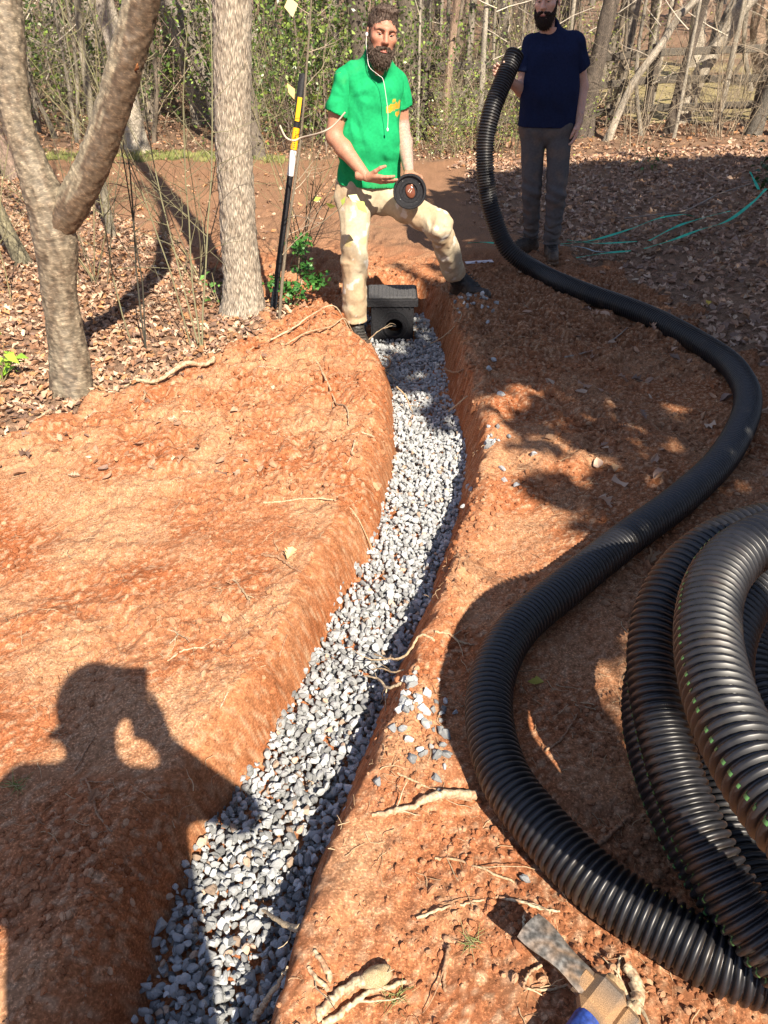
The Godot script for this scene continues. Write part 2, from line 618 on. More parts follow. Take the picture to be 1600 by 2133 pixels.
func ground_color(gx: float, gz: float, cov: int, tr: float, gy := 0.0) -> Color:
	var x := gx + 1.6 * gy
	var z := gz + 0.9 * gy
	var a := 0.5 + 0.5 * n_mid.get_noise_2d(x * 0.8 + 40.0, z * 0.8)
	var b := 0.5 + 0.5 * n_mask.get_noise_2d(x * 1.6 + 80.0, z * 1.6)
	var f := n_fine.get_noise_2d(x * 1.6 + 20.0, z * 1.6)
	if cov == 1:
		return Color(0.36, 0.235, 0.165).lerp(Color(0.50, 0.31, 0.20), b) * (0.85 + 0.5 * f)
	if cov == 2:
		return Color(0.20, 0.19, 0.08).lerp(Color(0.40, 0.27, 0.15), sstep(0.4, 0.6, b))
	if cov == 3:
		return Color(0.62, 0.52, 0.28).lerp(Color(0.45, 0.36, 0.18), a)
	var c := Color(0.61, 0.24, 0.112).lerp(Color(0.73, 0.385, 0.21), sstep(0.3, 0.75, a))
	c = c.lerp(Color(0.54, 0.175, 0.07), sstep(0.5, 0.72, b) * 0.7)
	if tr > 0.0: c = c.lerp(Color(0.60, 0.22, 0.092), 0.6)
	# damp, browner soil on the trampled right-hand side and the spoil by the basin
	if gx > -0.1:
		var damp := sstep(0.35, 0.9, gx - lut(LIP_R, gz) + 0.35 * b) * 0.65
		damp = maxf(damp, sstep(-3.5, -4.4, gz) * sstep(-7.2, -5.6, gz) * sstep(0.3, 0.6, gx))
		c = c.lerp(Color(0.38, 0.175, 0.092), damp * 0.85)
	if z < -5.6:
		c = c.lerp(Color(0.50, 0.285, 0.17).lerp(Color(0.37, 0.215, 0.135), a), sstep(-5.6, -7.0, gz) * 0.95)
	var fade := (1.0 - sstep(5.4, 7.0, absf(gz))) * (1.0 - sstep(2.0, 3.0, absf(gx)))
	c = c * (1.0 + 0.12 * f * (1.0 - sstep(6.5, 9.5, absf(gz))))
	# pale, drier crumbs and dark pores
	var sp := n_spk.get_noise_2d(x, z) * fade
	if sp > 0.16: c = c.lerp(Color(0.80, 0.50, 0.31), minf(0.8, (sp - 0.16) * 3.0) * (0.4 + b))
	if sp < -0.34: c = c * 0.75
	return c

func axis(lo: float, hi: float, fine: float, far_lo: float, far_hi: float, grow: float) -> PackedFloat32Array:
	var o := PackedFloat32Array()
	var left := []
	var x := lo
	var s := fine
	while x > far_lo:
		s *= grow
		x -= s
		left.push_front(x)
	for q in left: o.append(q)
	x = lo
	while x < hi:
		o.append(x)
		x += fine
	s = fine
	while x < far_hi:
		o.append(x)
		s *= grow
		x += s
	o.append(far_hi + s)
	return o

func build_ground() -> void:
	var xs := axis(-1.95, 2.0, 0.0105, -160.0, 160.0, 1.07)
	var zs := axis(-5.7, -0.5, 0.0105, -260.0, 60.0, 1.035)
	var nx := xs.size()
	var nz := zs.size()
	var b := MB.new()
	b.v.resize(nx * nz)
	b.n.resize(nx * nz)
	b.c.resize(nx * nz)
	var k := 0
	for iz in nz:
		var z := zs[iz]
		for ix in nx:
			var x := xs[ix]
			var tr := trench(x, z) if x > -1.4 and x < 0.6 else 0.0
			var cov := cover(x, z)
			var y := h_base(x, z) - 0.232 * tr + h_rough(x, z, tr, cov) * (1.0 - 0.6 * tr)
			b.v[k] = Vector3(x, y, z)
			b.c[k] = ground_color(x, z, cov, tr, y if tr > 0.0 else 0.0)
			k += 1
	for iz in nz:
		for ix in nx:
			var p := iz * nx + ix
			var dx := b.v[iz * nx + mini(ix + 1, nx - 1)] - b.v[iz * nx + maxi(ix - 1, 0)]
			var dz := b.v[mini(iz + 1, nz - 1) * nx + ix] - b.v[maxi(iz - 1, 0) * nx + ix]
			b.n[p] = dz.cross(dx).normalized()
	b.i.resize((nx - 1) * (nz - 1) * 6)
	k = 0
	for iz in nz - 1:
		for ix in nx - 1:
			var p := iz * nx + ix
			b.i[k] = p; b.i[k + 1] = p + 1; b.i[k + 2] = p + nx
			b.i[k + 3] = p + 1; b.i[k + 4] = p + nx + 1; b.i[k + 5] = p + nx
			k += 6
	var g := part("ground", b.mesh(), M.clay, self)
	tag(g, "red clay ground with a dug trench, leaf litter soil and a far woodland floor", "ground", "", "structure")

# an angular stone: a ball of points cut by random planes, flat faces
func stone_mesh(s: int, sub := 2, cuts := 12, soft := 0.0) -> ArrayMesh:
	var r := RandomNumberGenerator.new()
	r.seed = s
	var sp := SphereMesh.new()
	var pts := PackedVector3Array()
	var seg := 10 if sub == 2 else 7
	var rings := 6 if sub == 2 else 4
	var planes := []
	for k in cuts:
		var nn := Vector3(r.randfn(), r.randfn(), r.randfn()).normalized()
		planes.append([nn, r.randf_range(0.48, 0.80)])
	var sc := Vector3(r.randf_range(1.0, 1.5), r.randf_range(0.65, 0.95), r.randf_range(0.8, 1.1))
	for k in rings + 1:
		var th := PI * k / rings
		for q in seg:
			var an := TAU * (q + 0.5 * (k % 2)) / seg
			var p := Vector3(sin(th) * cos(an), cos(th), sin(th) * sin(an))
			for pl in planes:
				var d: float = p.dot(pl[0]) - pl[1]
				if d > 0.0: p -= pl[0] * d * (1.0 - soft)
			p += Vector3(r.randfn(), r.randfn(), r.randfn()) * 0.02
			pts.append(p * sc)
	var b := MB.new()
	b.v = pts
	for k in rings:
		for q in seg:
			var a := k * seg + q
			var a2 := k * seg + (q + 1) % seg
			var c := (k + 1) * seg + q
			var c2 := (k + 1) * seg + (q + 1) % seg
			b.tri(a, a2, c)
			b.tri(a2, c2, c)
	return b.mesh(false, false)

func multi(called: String, mesh: Mesh, mat: Material, xf: Array, cols: Array, parent: Node3D = self) -> MultiMeshInstance3D:
	var mm := MultiMesh.new()
	mm.transform_format = MultiMesh.TRANSFORM_3D
	mm.use_colors = true
	mm.mesh = mesh
	mm.instance_count = xf.size()
	for k in xf.size():
		mm.set_instance_transform(k, xf[k])
		mm.set_instance_color(k, cols[k])
	var o := MultiMeshInstance3D.new()
	o.multimesh = mm
	o.material_override = mat
	if parent == self:
		o.name = numbered(called)
		add_child(o)
	else:
		o.name = called
		parent.add_child(o, true)
	return o

func rand_basis(r: RandomNumberGenerator) -> Basis:
	return Basis.from_euler(Vector3(r.randf() * TAU, r.randf() * TAU, r.randf() * TAU))

func stone_color(r: RandomNumberGenerator, dusty: float) -> Color:
	var t := r.randf()
	var g := 0.0
	if t < 0.30: g = r.randf_range(0.68, 0.9)
	elif t < 0.78: g = r.randf_range(0.38, 0.64)
	else: g = r.randf_range(0.22, 0.38)
	g = lerpf(g, maxf(g, 0.50 + 0.38 * r.randf()), dusty)
	var c := Color(g * 0.97, g, g * 1.02)
	if r.randf() < 0.045: c = Color(g * 1.1, g * 0.82, g * 0.62)
	return c

func build_gravel() -> void:
	rng.seed = 5
	var kinds := 9
	var xf := []
	var cols := []
	for k in kinds:
		xf.append([]); cols.append([])
	var z := -0.1
	var bottom := -0.244
	while z > -5.5:
		var xl := lut(GRV_L, z) - 0.03
		var xr := lut(GRV_R, z) + 0.03
		var x := xl
		while x < xr:
			for layer in 3:
				var px := x + rng.randf_range(-0.013, 0.013)
				var pz := z + rng.randf_range(-0.013, 0.013)
				if px > -0.13 and px < 0.21 and pz < -4.93 and pz > -5.28: continue
				var hump := 0.02 * n_mid.get_noise_2d(px * 1.3, pz * 1.3)
				# soil washed over part of the left edge
				if px < lut(GRV_L, pz) + 0.13 * sstep(0.2, 0.5, n_mask.get_noise_2d(pz * 2.4 + 4.2, 9.0)) and layer < 3 and rng.randf() < 0.6: continue
				var sz := rng.randf_range(0.007, 0.0155)
				if rng.randf() < 0.10: sz *= 1.35
				var y := bottom + 0.012 + layer * 0.019 + hump + rng.randf_range(-0.004, 0.006)
				if layer == 2 and rng.randf() < 0.12: continue
				y += 0.012 * exp(-pow((px - xl) / 0.05, 2.0)) + 0.012 * exp(-pow((px - xr) / 0.05, 2.0))
				var t := Transform3D(rand_basis(rng).scaled(Vector3.ONE * sz), Vector3(px, y, pz))
				var q := rng.randi() % kinds
				xf[q].append(t)
				cols[q].append(stone_color(rng, (0.12 + 0.88 * sstep(-1.5, -2.9, z)) * rng.randf_range(0.45, 1.0)))
			x += 0.0205
		z -= 0.0205
	for k in kinds:
		var o := multi("gravel", stone_mesh(100 + k), M.stone, xf[k], cols[k])
		tag(o, "grey and white crushed gravel filling the bottom of the trench", "gravel", "", "stuff")
	# crumbs of clay lying on the bare ground
	var cx := []
	var cc := []
	for k in 3:
		cx.append([]); cc.append([])
	for k in 85000:
		var zz := -rng.randf_range(0.6, 1.0) - 5.4 * pow(rng.randf(), 1.3)
		var xx := rng.randf_range(-0.55, 0.5) * (1.2 + 1.3 * absf(zz)) * 0.9
		var cl := n_mask.get_noise_2d(xx * 1.6 + 11.0, zz * 1.6)
		if rng.randf() > ((0.08 if xx < 0.0 else 0.22) if zz > -2.6 else 0.45) + 1.2 * cl + (0.35 if xx > lut(LIP_R, zz) and xx < lut(LIP_R, zz) + 0.12 else 0.0): continue
		var tr := trench(xx, zz)
		if tr > 0.55 or cover(xx, zz) != 0: continue
		var sz := 0.002 + 0.009 * pow(rng.randf(), 3.0) + (0.012 * pow(rng.randf(), 8.0) if (cl > 0.15 and zz < -1.6) or zz < -3.6 else 0.0)
		var yy := ground_y(xx, zz) + sz * 0.25
		var q := rng.randi() % 3
		cx[q].append(Transform3D(rand_basis(rng).scaled(Vector3.ONE * sz), Vector3(xx, yy, zz)))
		var col := ground_color(xx, zz, 0, tr) * rng.randf_range(0.85, 1.15)
		cc[q].append(col)
	for k in 3:
		var o := multi("clay_crumbs", stone_mesh(140 + k, 1, 6, 0.3), M.crumb, cx[k], cc[k])
		tag(o, "loose crumbs of red clay lying over the dug ground", "clay", "", "stuff")

# ---------------------------------------------------------------- trees
func trunk(b: MB, p: PackedVector3Array, r: PackedFloat32Array, seg: int, nz: FastNoiseLite, amp: float, squash: float, colf: Callable) -> void:
	# a tapered trunk with bark relief; squash > 1 draws the relief out along the stem
	var m := p.size()
	var base := b.v.size()
	var along := 0.0
	var nx := Vector3(1, 0, 0)
	for k in m:
		var t := (p[mini(k + 1, m - 1)] - p[maxi(k - 1, 0)]).normalized()
		nx = (nx - t * nx.dot(t)).normalized()
		var ny := t.cross(nx)
		if k > 0: along += p[k].distance_to(p[k - 1])
		for s in seg + 1:
			var an := TAU * s / seg
			var d := nx * cos(an) + ny * sin(an)
			var q := d * r[k]
			var e := nz.get_noise_3d(q.x, along / squash, q.z + q.y * 0.3)
			b.v.append(p[k] + d * (r[k] + amp * e))
			b.n.append(d)
			b.u.append(Vector2(float(s) / seg, along))
			b.c.append(colf.call(an, along, e))
	for k in m - 1:
		for s in seg:
			var q := base + k * (seg + 1) + s
			b.tri(q, q + seg + 1, q + 1)
			b.tri(q + 1, q + seg + 1, q + seg + 2)
	# normals from the relief
	for k in m:
		for s in seg + 1:
			var q := base + k * (seg + 1) + s
			var dl := b.v[base + k * (seg + 1) + (s + 1) % seg] - b.v[base + k * (seg + 1) + (s + seg - 1) % seg]
			var dk := b.v[base + mini(k + 1, m - 1) * (seg + 1) + s] - b.v[base + maxi(k - 1, 0) * (seg + 1) + s]
			var nn := dk.cross(dl)
			if nn.dot(b.n[q]) < 0: nn = -nn
			b.n[q] = nn.normalized()

func branch_path(from: Vector3, dir: Vector3, length: float, bend: float, up: float, steps: int) -> PackedVector3Array:
	var o := PackedVector3Array([from])
	var d := dir.normalized()
	var p := from
	for k in steps:
		d = (d + Vector3(rng.randfn(), rng.randfn(), rng.randfn()) * bend + Vector3(0, up, 0)).normalized()
		p += d * length / steps
		o.append(p)
	return o

func twigs(b: MB, path: PackedVector3Array, r0: float, col: Color, count: int, length: float, depth: int, seg := 3, t0 := 0.25) -> void:
	for k in count:
		var t := rng.randf_range(t0, 1.0)
		var f := t * (path.size() - 1)
		var i0 := mini(int(f), path.size() - 2)
		var p := path[i0].lerp(path[i0 + 1], f - i0)
		var ax := (path[i0 + 1] - path[i0]).normalized()
		var side := ax.cross(Vector3(rng.randfn(), rng.randfn(), rng.randfn())).normalized()
		var l := length * rng.randf_range(0.5, 1.1) * (1.15 - 0.6 * t)
		var pp := branch_path(p, side + ax * rng.randf_range(0.3, 1.1), l, 0.16, 0.04, 4)
		var rr := r0 * (1.0 - 0.6 * t) * 0.55
		b.tube(pp, taper(5, rr, rr * 0.35), seg, col * rng.randf_range(0.75, 1.2), false)
		if depth > 0: twigs(b, pp, rr, col, 3, length * 0.5, depth - 1, 3)

func bare_crown(s: int, h0: float, h1: float, spread: float, col: Color, r := 0.05) -> ArrayMesh:
	rng.seed = s
	var b := MB.new()
	for k in 11:
		var h := lerpf(h0, h1, (k + rng.randf()) / 11.0)
		var an := rng.randf() * TAU
		var pp := branch_path(Vector3(0, h, 0), Vector3(cos(an), 0.7, sin(an)), spread * rng.randf_range(0.6, 1.1), 0.12, 0.06, 6)
		b.tube(pp, taper(7, r * rng.randf_range(0.5, 1.0), 0.008), 5, col, false)
		twigs(b, pp, r * 0.6, col, 7, spread * 0.45, 1)
	return b.mesh()

func build_near_trees() -> void:
	rng.seed = 71
	var bn := mk_noise(71, 26.0, 3)
	# the forked cherry
	var at := Vector3(-1.59, ground_y(-1.59, -3.62), -3.62)
	var t := thing("forked_tree", at, "forked tree with shiny ringed grey bark, its right stem leaning, nearest tree at the left", "tree")
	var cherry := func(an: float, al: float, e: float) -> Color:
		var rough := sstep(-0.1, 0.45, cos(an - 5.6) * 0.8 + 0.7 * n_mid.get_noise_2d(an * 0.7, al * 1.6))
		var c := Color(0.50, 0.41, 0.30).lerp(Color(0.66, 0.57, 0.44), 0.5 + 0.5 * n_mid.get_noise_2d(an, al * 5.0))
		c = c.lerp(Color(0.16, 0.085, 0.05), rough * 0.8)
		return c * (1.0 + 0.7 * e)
	var cherry_low := func(an: float, al: float, e: float) -> Color:
		var rough := sstep(0.0, 0.5, n_mid.get_noise_2d(an * 0.8, al * 2.3) + 0.25 - al * 0.15)
		var c := Color(0.44, 0.355, 0.27).lerp(Color(0.58, 0.48, 0.37), 0.5 + 0.5 * n_mid.get_noise_2d(an, al * 6.0))
		c = c.lerp(Color(0.25, 0.17, 0.12), rough * 0.6)
		return c * (1.0 + 1.0 * e)
	var b := MB.new()
	var p := even_path(smooth_path([Vector3(-1.60, at.y - 0.08, -3.60), Vector3(-1.585, 0.16, -3.66), Vector3(-1.576, 0.34, -3.68), Vector3(-1.563, 0.53, -3.68), Vector3(-1.53, 0.71, -3.68), Vector3(-1.525, 0.86, -3.68), Vector3(-1.535, 0.96, -3.68), Vector3(-1.565, 1.14, -3.69), Vector3(-1.58, 1.31, -3.70), Vector3(-1.54, 1.62, -3.73), Vector3(-1.50, 2.2, -3.8), Vector3(-1.55, 3.2, -3.9), Vector3(-1.4, 4.6, -4.0), Vector3(-1.5, 6.0, -4.1)], 8), 0.014)
	var r := PackedFloat32Array()
	for q in p:
		var h := q.y - at.y
		var rr := 0.094
		if h < 0.9: rr = lerpf(0.106, 0.082, sstep(-0.05, 0.45, h)) + 0.016 * exp(-pow((h - 0.75) / 0.12, 2.0))
		else: rr = lerpf(0.087, 0.064, sstep(0.9, 1.15, h)) * lerpf(1.0, 0.35, sstep(1.5, 6.0, h))
		r.append(rr)
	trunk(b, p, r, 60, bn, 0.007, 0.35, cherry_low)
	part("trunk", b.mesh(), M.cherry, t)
	b = MB.new()
	p = even_path(smooth_path([Vector3(-1.55, 0.72, -3.68), Vector3(-1.50, 0.82, -3.675), Vector3(-1.415, 0.91, -3.67), Vector3(-1.282, 1.08, -3.67), Vector3(-1.144, 1.314, -3.67), Vector3(-1.057, 1.48, -3.66), Vector3(-0.958, 1.69, -3.66), Vector3(-0.7, 2.3, -3.6), Vector3(-0.5, 3.2, -3.55), Vector3(-0.3, 4.4, -3.6), Vector3(-0.35, 5.6, -3.7)], 8), 0.014)
	r = PackedFloat32Array()
	for q in p: r.append(lerpf(0.076, 0.070, sstep(0.8, 1.2, q.y)) * lerpf(1.0, 0.35, sstep(1.8, 5.6, q.y)))
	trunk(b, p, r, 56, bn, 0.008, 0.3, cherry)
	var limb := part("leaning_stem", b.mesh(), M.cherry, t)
	b = MB.new()    # the bark wound
	var wp := Vector3(-1.012, 1.485, -3.612)
	var wx := Transform3D(Basis(Vector3(0.86, 0.42, 0.3).normalized(), 0.0), wp)
	for k in 14:
		var q := wp + Vector3(rng.randf_range(-0.012, 0.016), rng.randf_range(-0.035, 0.03), rng.randf_range(-0.008, 0.004))
		b.ball(Transform3D(Basis.from_euler(Vector3(rng.randf(), rng.randf(), -0.5)), q), Vector3(0.007, 0.020, 0.006) * rng.randf_range(0.5, 1.0), Color(0.34, 0.13, 0.035).lerp(Color(0.16, 0.05, 0.02), rng.randf()), 5)
	part("bark_wound", b.mesh(), M.wood, limb)
	var cr := part("crown", bare_crown(72, 2.6, 5.6, 2.0, Color(0.26, 0.2, 0.15), 0.04), M.twig, t, false)
	cr.position = Vector3(0.1, 0, -0.3)
	# the oak by the basin
	rng.seed = 73
	at = Vector3(-0.92, ground_y(-0.92, -4.92), -4.92)
	t = thing("oak_tree", at, "thick straight trunk with pale furrowed bark left of the long black tool handle", "tree")
	var oakn := mk_noise(74, 42.0, 3)
	var oak := func(an: float, al: float, e: float) -> Color:
		var c := Color(0.60, 0.49, 0.375).lerp(Color(0.74, 0.64, 0.52), 0.5 + 0.6 * n_mid.get_noise_2d(an * 1.2, al * 1.5))
		c = c.lerp(Color(0.34, 0.25, 0.18), sstep(0.05, 0.5, -e) * 0.7)
		return c
	b = MB.new()
	p = even_path(smooth_path([Vector3(-0.925, at.y - 0.08, -4.92), Vector3(-0.907, 0.14, -4.92), Vector3(-0.899, 0.46, -4.92), Vector3(-0.888, 0.7, -4.92), Vector3(-0.869, 1.1, -4.92), Vector3(-0.81, 1.7, -4.92), Vector3(-0.75, 2.6, -4.95), Vector3(-0.72, 4.5, -5.0), Vector3(-0.7, 7.5, -5.0), Vector3(-0.65, 10.0, -5.1)], 10), 0.014)
	r = PackedFloat32Array()
	for q in p:
		var h := q.y - at.y
		r.append((0.101 + 0.022 * exp(-h / 0.45) + 0.035 * exp(-maxf(h, 0.0) / 0.12)) * lerpf(1.0, 0.3, sstep(2.0, 10.0, h)))
	trunk(b, p, r, 72, oakn, 0.012, 3.2, oak)
	part("trunk", b.mesh(), M.bark, t)
	cr = part("crown", bare_crown(75, 5.0, 9.5, 3.2, Color(0.3, 0.25, 0.2), 0.06), M.twig, t, false)
	cr.position = Vector3(0.2, 0, 0)
	# a thin pale leaning sapling at the far left and one behind the fork
	simple_tree("sapling", "pale mossy sapling leaning behind the forked tree at the left edge", "tree", "", [Vector3(-2.72, 0, -5.9), Vector3(-2.86, 0.5, -5.95), Vector3(-2.98, 1.0, -6.0), Vector3(-3.1, 2.2, -6.1), Vector3(-3.3, 4.5, -6.3)], 0.055, 0.02, Color(0.42, 0.37, 0.24))
	simple_tree("sapling", "thin pale sapling seen through the gap between forked tree and leaning stem", "tree", "", [Vector3(-2.33, 0, -6.8), Vector3(-2.32, 0.6, -6.8), Vector3(-2.30, 1.2, -6.8), Vector3(-2.22, 2.2, -6.8), Vector3(-2.0, 5.0, -6.8)], 0.032, 0.012, Color(0.5, 0.44, 0.33))

func simple_tree(called: String, label: String, cat: String, group: String, pts: Array, r0: float, r1: float, col: Color, crown_mesh: ArrayMesh = null) -> Node3D:
	var at: Vector3 = pts[0]
	at.y = ground_y(at.x, at.z)
	var t := thing(called, at, label, cat, group)
	pts[0] = at + Vector3(0, -0.06, 0)
	var p := even_path(smooth_path(pts, 6), 0.07)
	var r := PackedFloat32Array()
	for k in p.size():
		var f := float(k) / p.size()
		r.append(lerpf(r0, r1, f) + r0 * 0.45 * exp(-f * 40.0))
	var b := MB.new()
	var sd := float(used.get(called, 0)) * 3.7
	var colf := func(an: float, al: float, e: float) -> Color:
		return col * (0.9 + 0.6 * e + 0.5 * n_mid.get_noise_2d(an * 0.7 + sd, al * 0.9))
	trunk(b, p, r, 16, n_fine, r0 * 0.13, 4.0, colf)
	part("trunk", b.mesh(), M.bark, t)
	if crown_mesh:
		var c := part("crown", crown_mesh, M.twig, t, false)
		c.rotation.y = rng.randf() * TAU
	return t

func leaf_cloud(s: int, n: int, size: float, hw: Vector3, cols: Array, clump := 7, flat := 0.0) -> MB:
	# leaves gathered in clumps inside an uneven volume, each a folded four-triangle leaf
	rng.seed = s
	var b := MB.new()
	var centers := []
	for k in maxi(1, n / clump / 3):
		var d := Vector3(rng.randfn(), rng.randfn(), rng.randfn()).normalized() * pow(rng.randf(), 0.45)
		centers.append(Vector3(d.x * hw.x, hw.y + d.y * hw.y, d.z * hw.z))
	for k in n:
		var c: Vector3 = centers[rng.randi() % centers.size()]
		var q := c + Vector3(rng.randfn(), rng.randfn() * 0.7, rng.randfn()) * size * 2.6
		var col: Color = cols[rng.randi() % cols.size()]
		leaf(b, q, size * rng.randf_range(0.6, 1.25), col * rng.randf_range(0.7, 1.25), rand_basis(rng), 0.5)
	return b

func leaf(b: MB, at: Vector3, l: float, col: Color, bs: Basis, w: float) -> void:
	var i0 := b.v.size()
	var fold := 0.16 * l
	var pts := [Vector3(0, 0, 0), Vector3(l * 0.45, fold, l * 0.5 * w), Vector3(l, -fold * 0.6, 0), Vector3(l * 0.45, fold, -l * 0.5 * w), Vector3(l * 0.5, 0, 0)]
	for p in pts:
		b.v.append(at + bs * p)
		b.n.append(bs.y)
		b.c.append(col)
	b.tri(i0, i0 + 4, i0 + 1); b.tri(i0 + 1, i0 + 4, i0 + 2)
	b.tri(i0, i0 + 3, i0 + 4); b.tri(i0 + 3, i0 + 2, i0 + 4)

func twig_bush(s: int, stems: int, h: float, spread: float, col: Color, leaves: int, lcol: Array, lsize: float, density := 1.0) -> Array:
	rng.seed = s
	var b := MB.new()
	var lb := MB.new()
	for k in stems:
		var an := rng.randf() * TAU
		var rr := 0.35 * spread * sqrt(rng.randf())
		var lean := rng.randf_range(0.1, 0.7)
		var pp := branch_path(Vector3(cos(an) * rr, -0.03, sin(an) * rr), Vector3(cos(an) * lean, 1.0, sin(an) * lean), h * rng.randf_range(0.55, 1.15), 0.13, 0.0, 7)
		var r0 := rng.randf_range(0.0045, 0.011)
		b.tube(pp, taper(8, r0, r0 * 0.3), 4, col * rng.randf_range(0.7, 1.3), false)
		twigs(b, pp, r0, col, int(6 * density), h * 0.38, 1, 3, 0.12)
		for q in leaves:
			var f := rng.randf_range(0.25, 1.0) * 7.0
			var i0 := mini(int(f), 6)
			var p := pp[i0].lerp(pp[i0 + 1], f - i0) + Vector3(rng.randfn(), rng.randfn() * 0.6, rng.randfn()) * spread * 0.22
			var c: Color = lcol[rng.randi() % lcol.size()]
			leaf(lb, p, lsize * rng.randf_range(0.6, 1.3), c * rng.randf_range(0.75, 1.25), rand_basis(rng), 0.55)
	return [b.mesh(), lb.mesh() if leaves > 0 else null]

func where_seen(x: float, z: float) -> String:     # in words, among what can be found in the picture
	var u := x / -z
	var side := "at the far left edge"
	if u > 0.40: side = "at the right edge"
	elif u > 0.25: side = "by the rail fence"
	elif u > 0.15: side = "behind the man in navy"
	elif u > 0.03: side = "between the two men"
	elif u > -0.06: side = "behind the man in green"
	elif u > -0.14: side = "between oak and man in green"
	elif u > -0.22: side = "behind the oak"
	elif u > -0.38: side = "between forked tree and oak"
	elif u > -0.5: side = "behind the forked tree"
	if z > -13.2: return "at the clearing edge " + side
	if z > -17.0: return "just inside the woods " + side
	if z > -25.0: return "well inside the woods " + side
	return "deep in the woods " + side

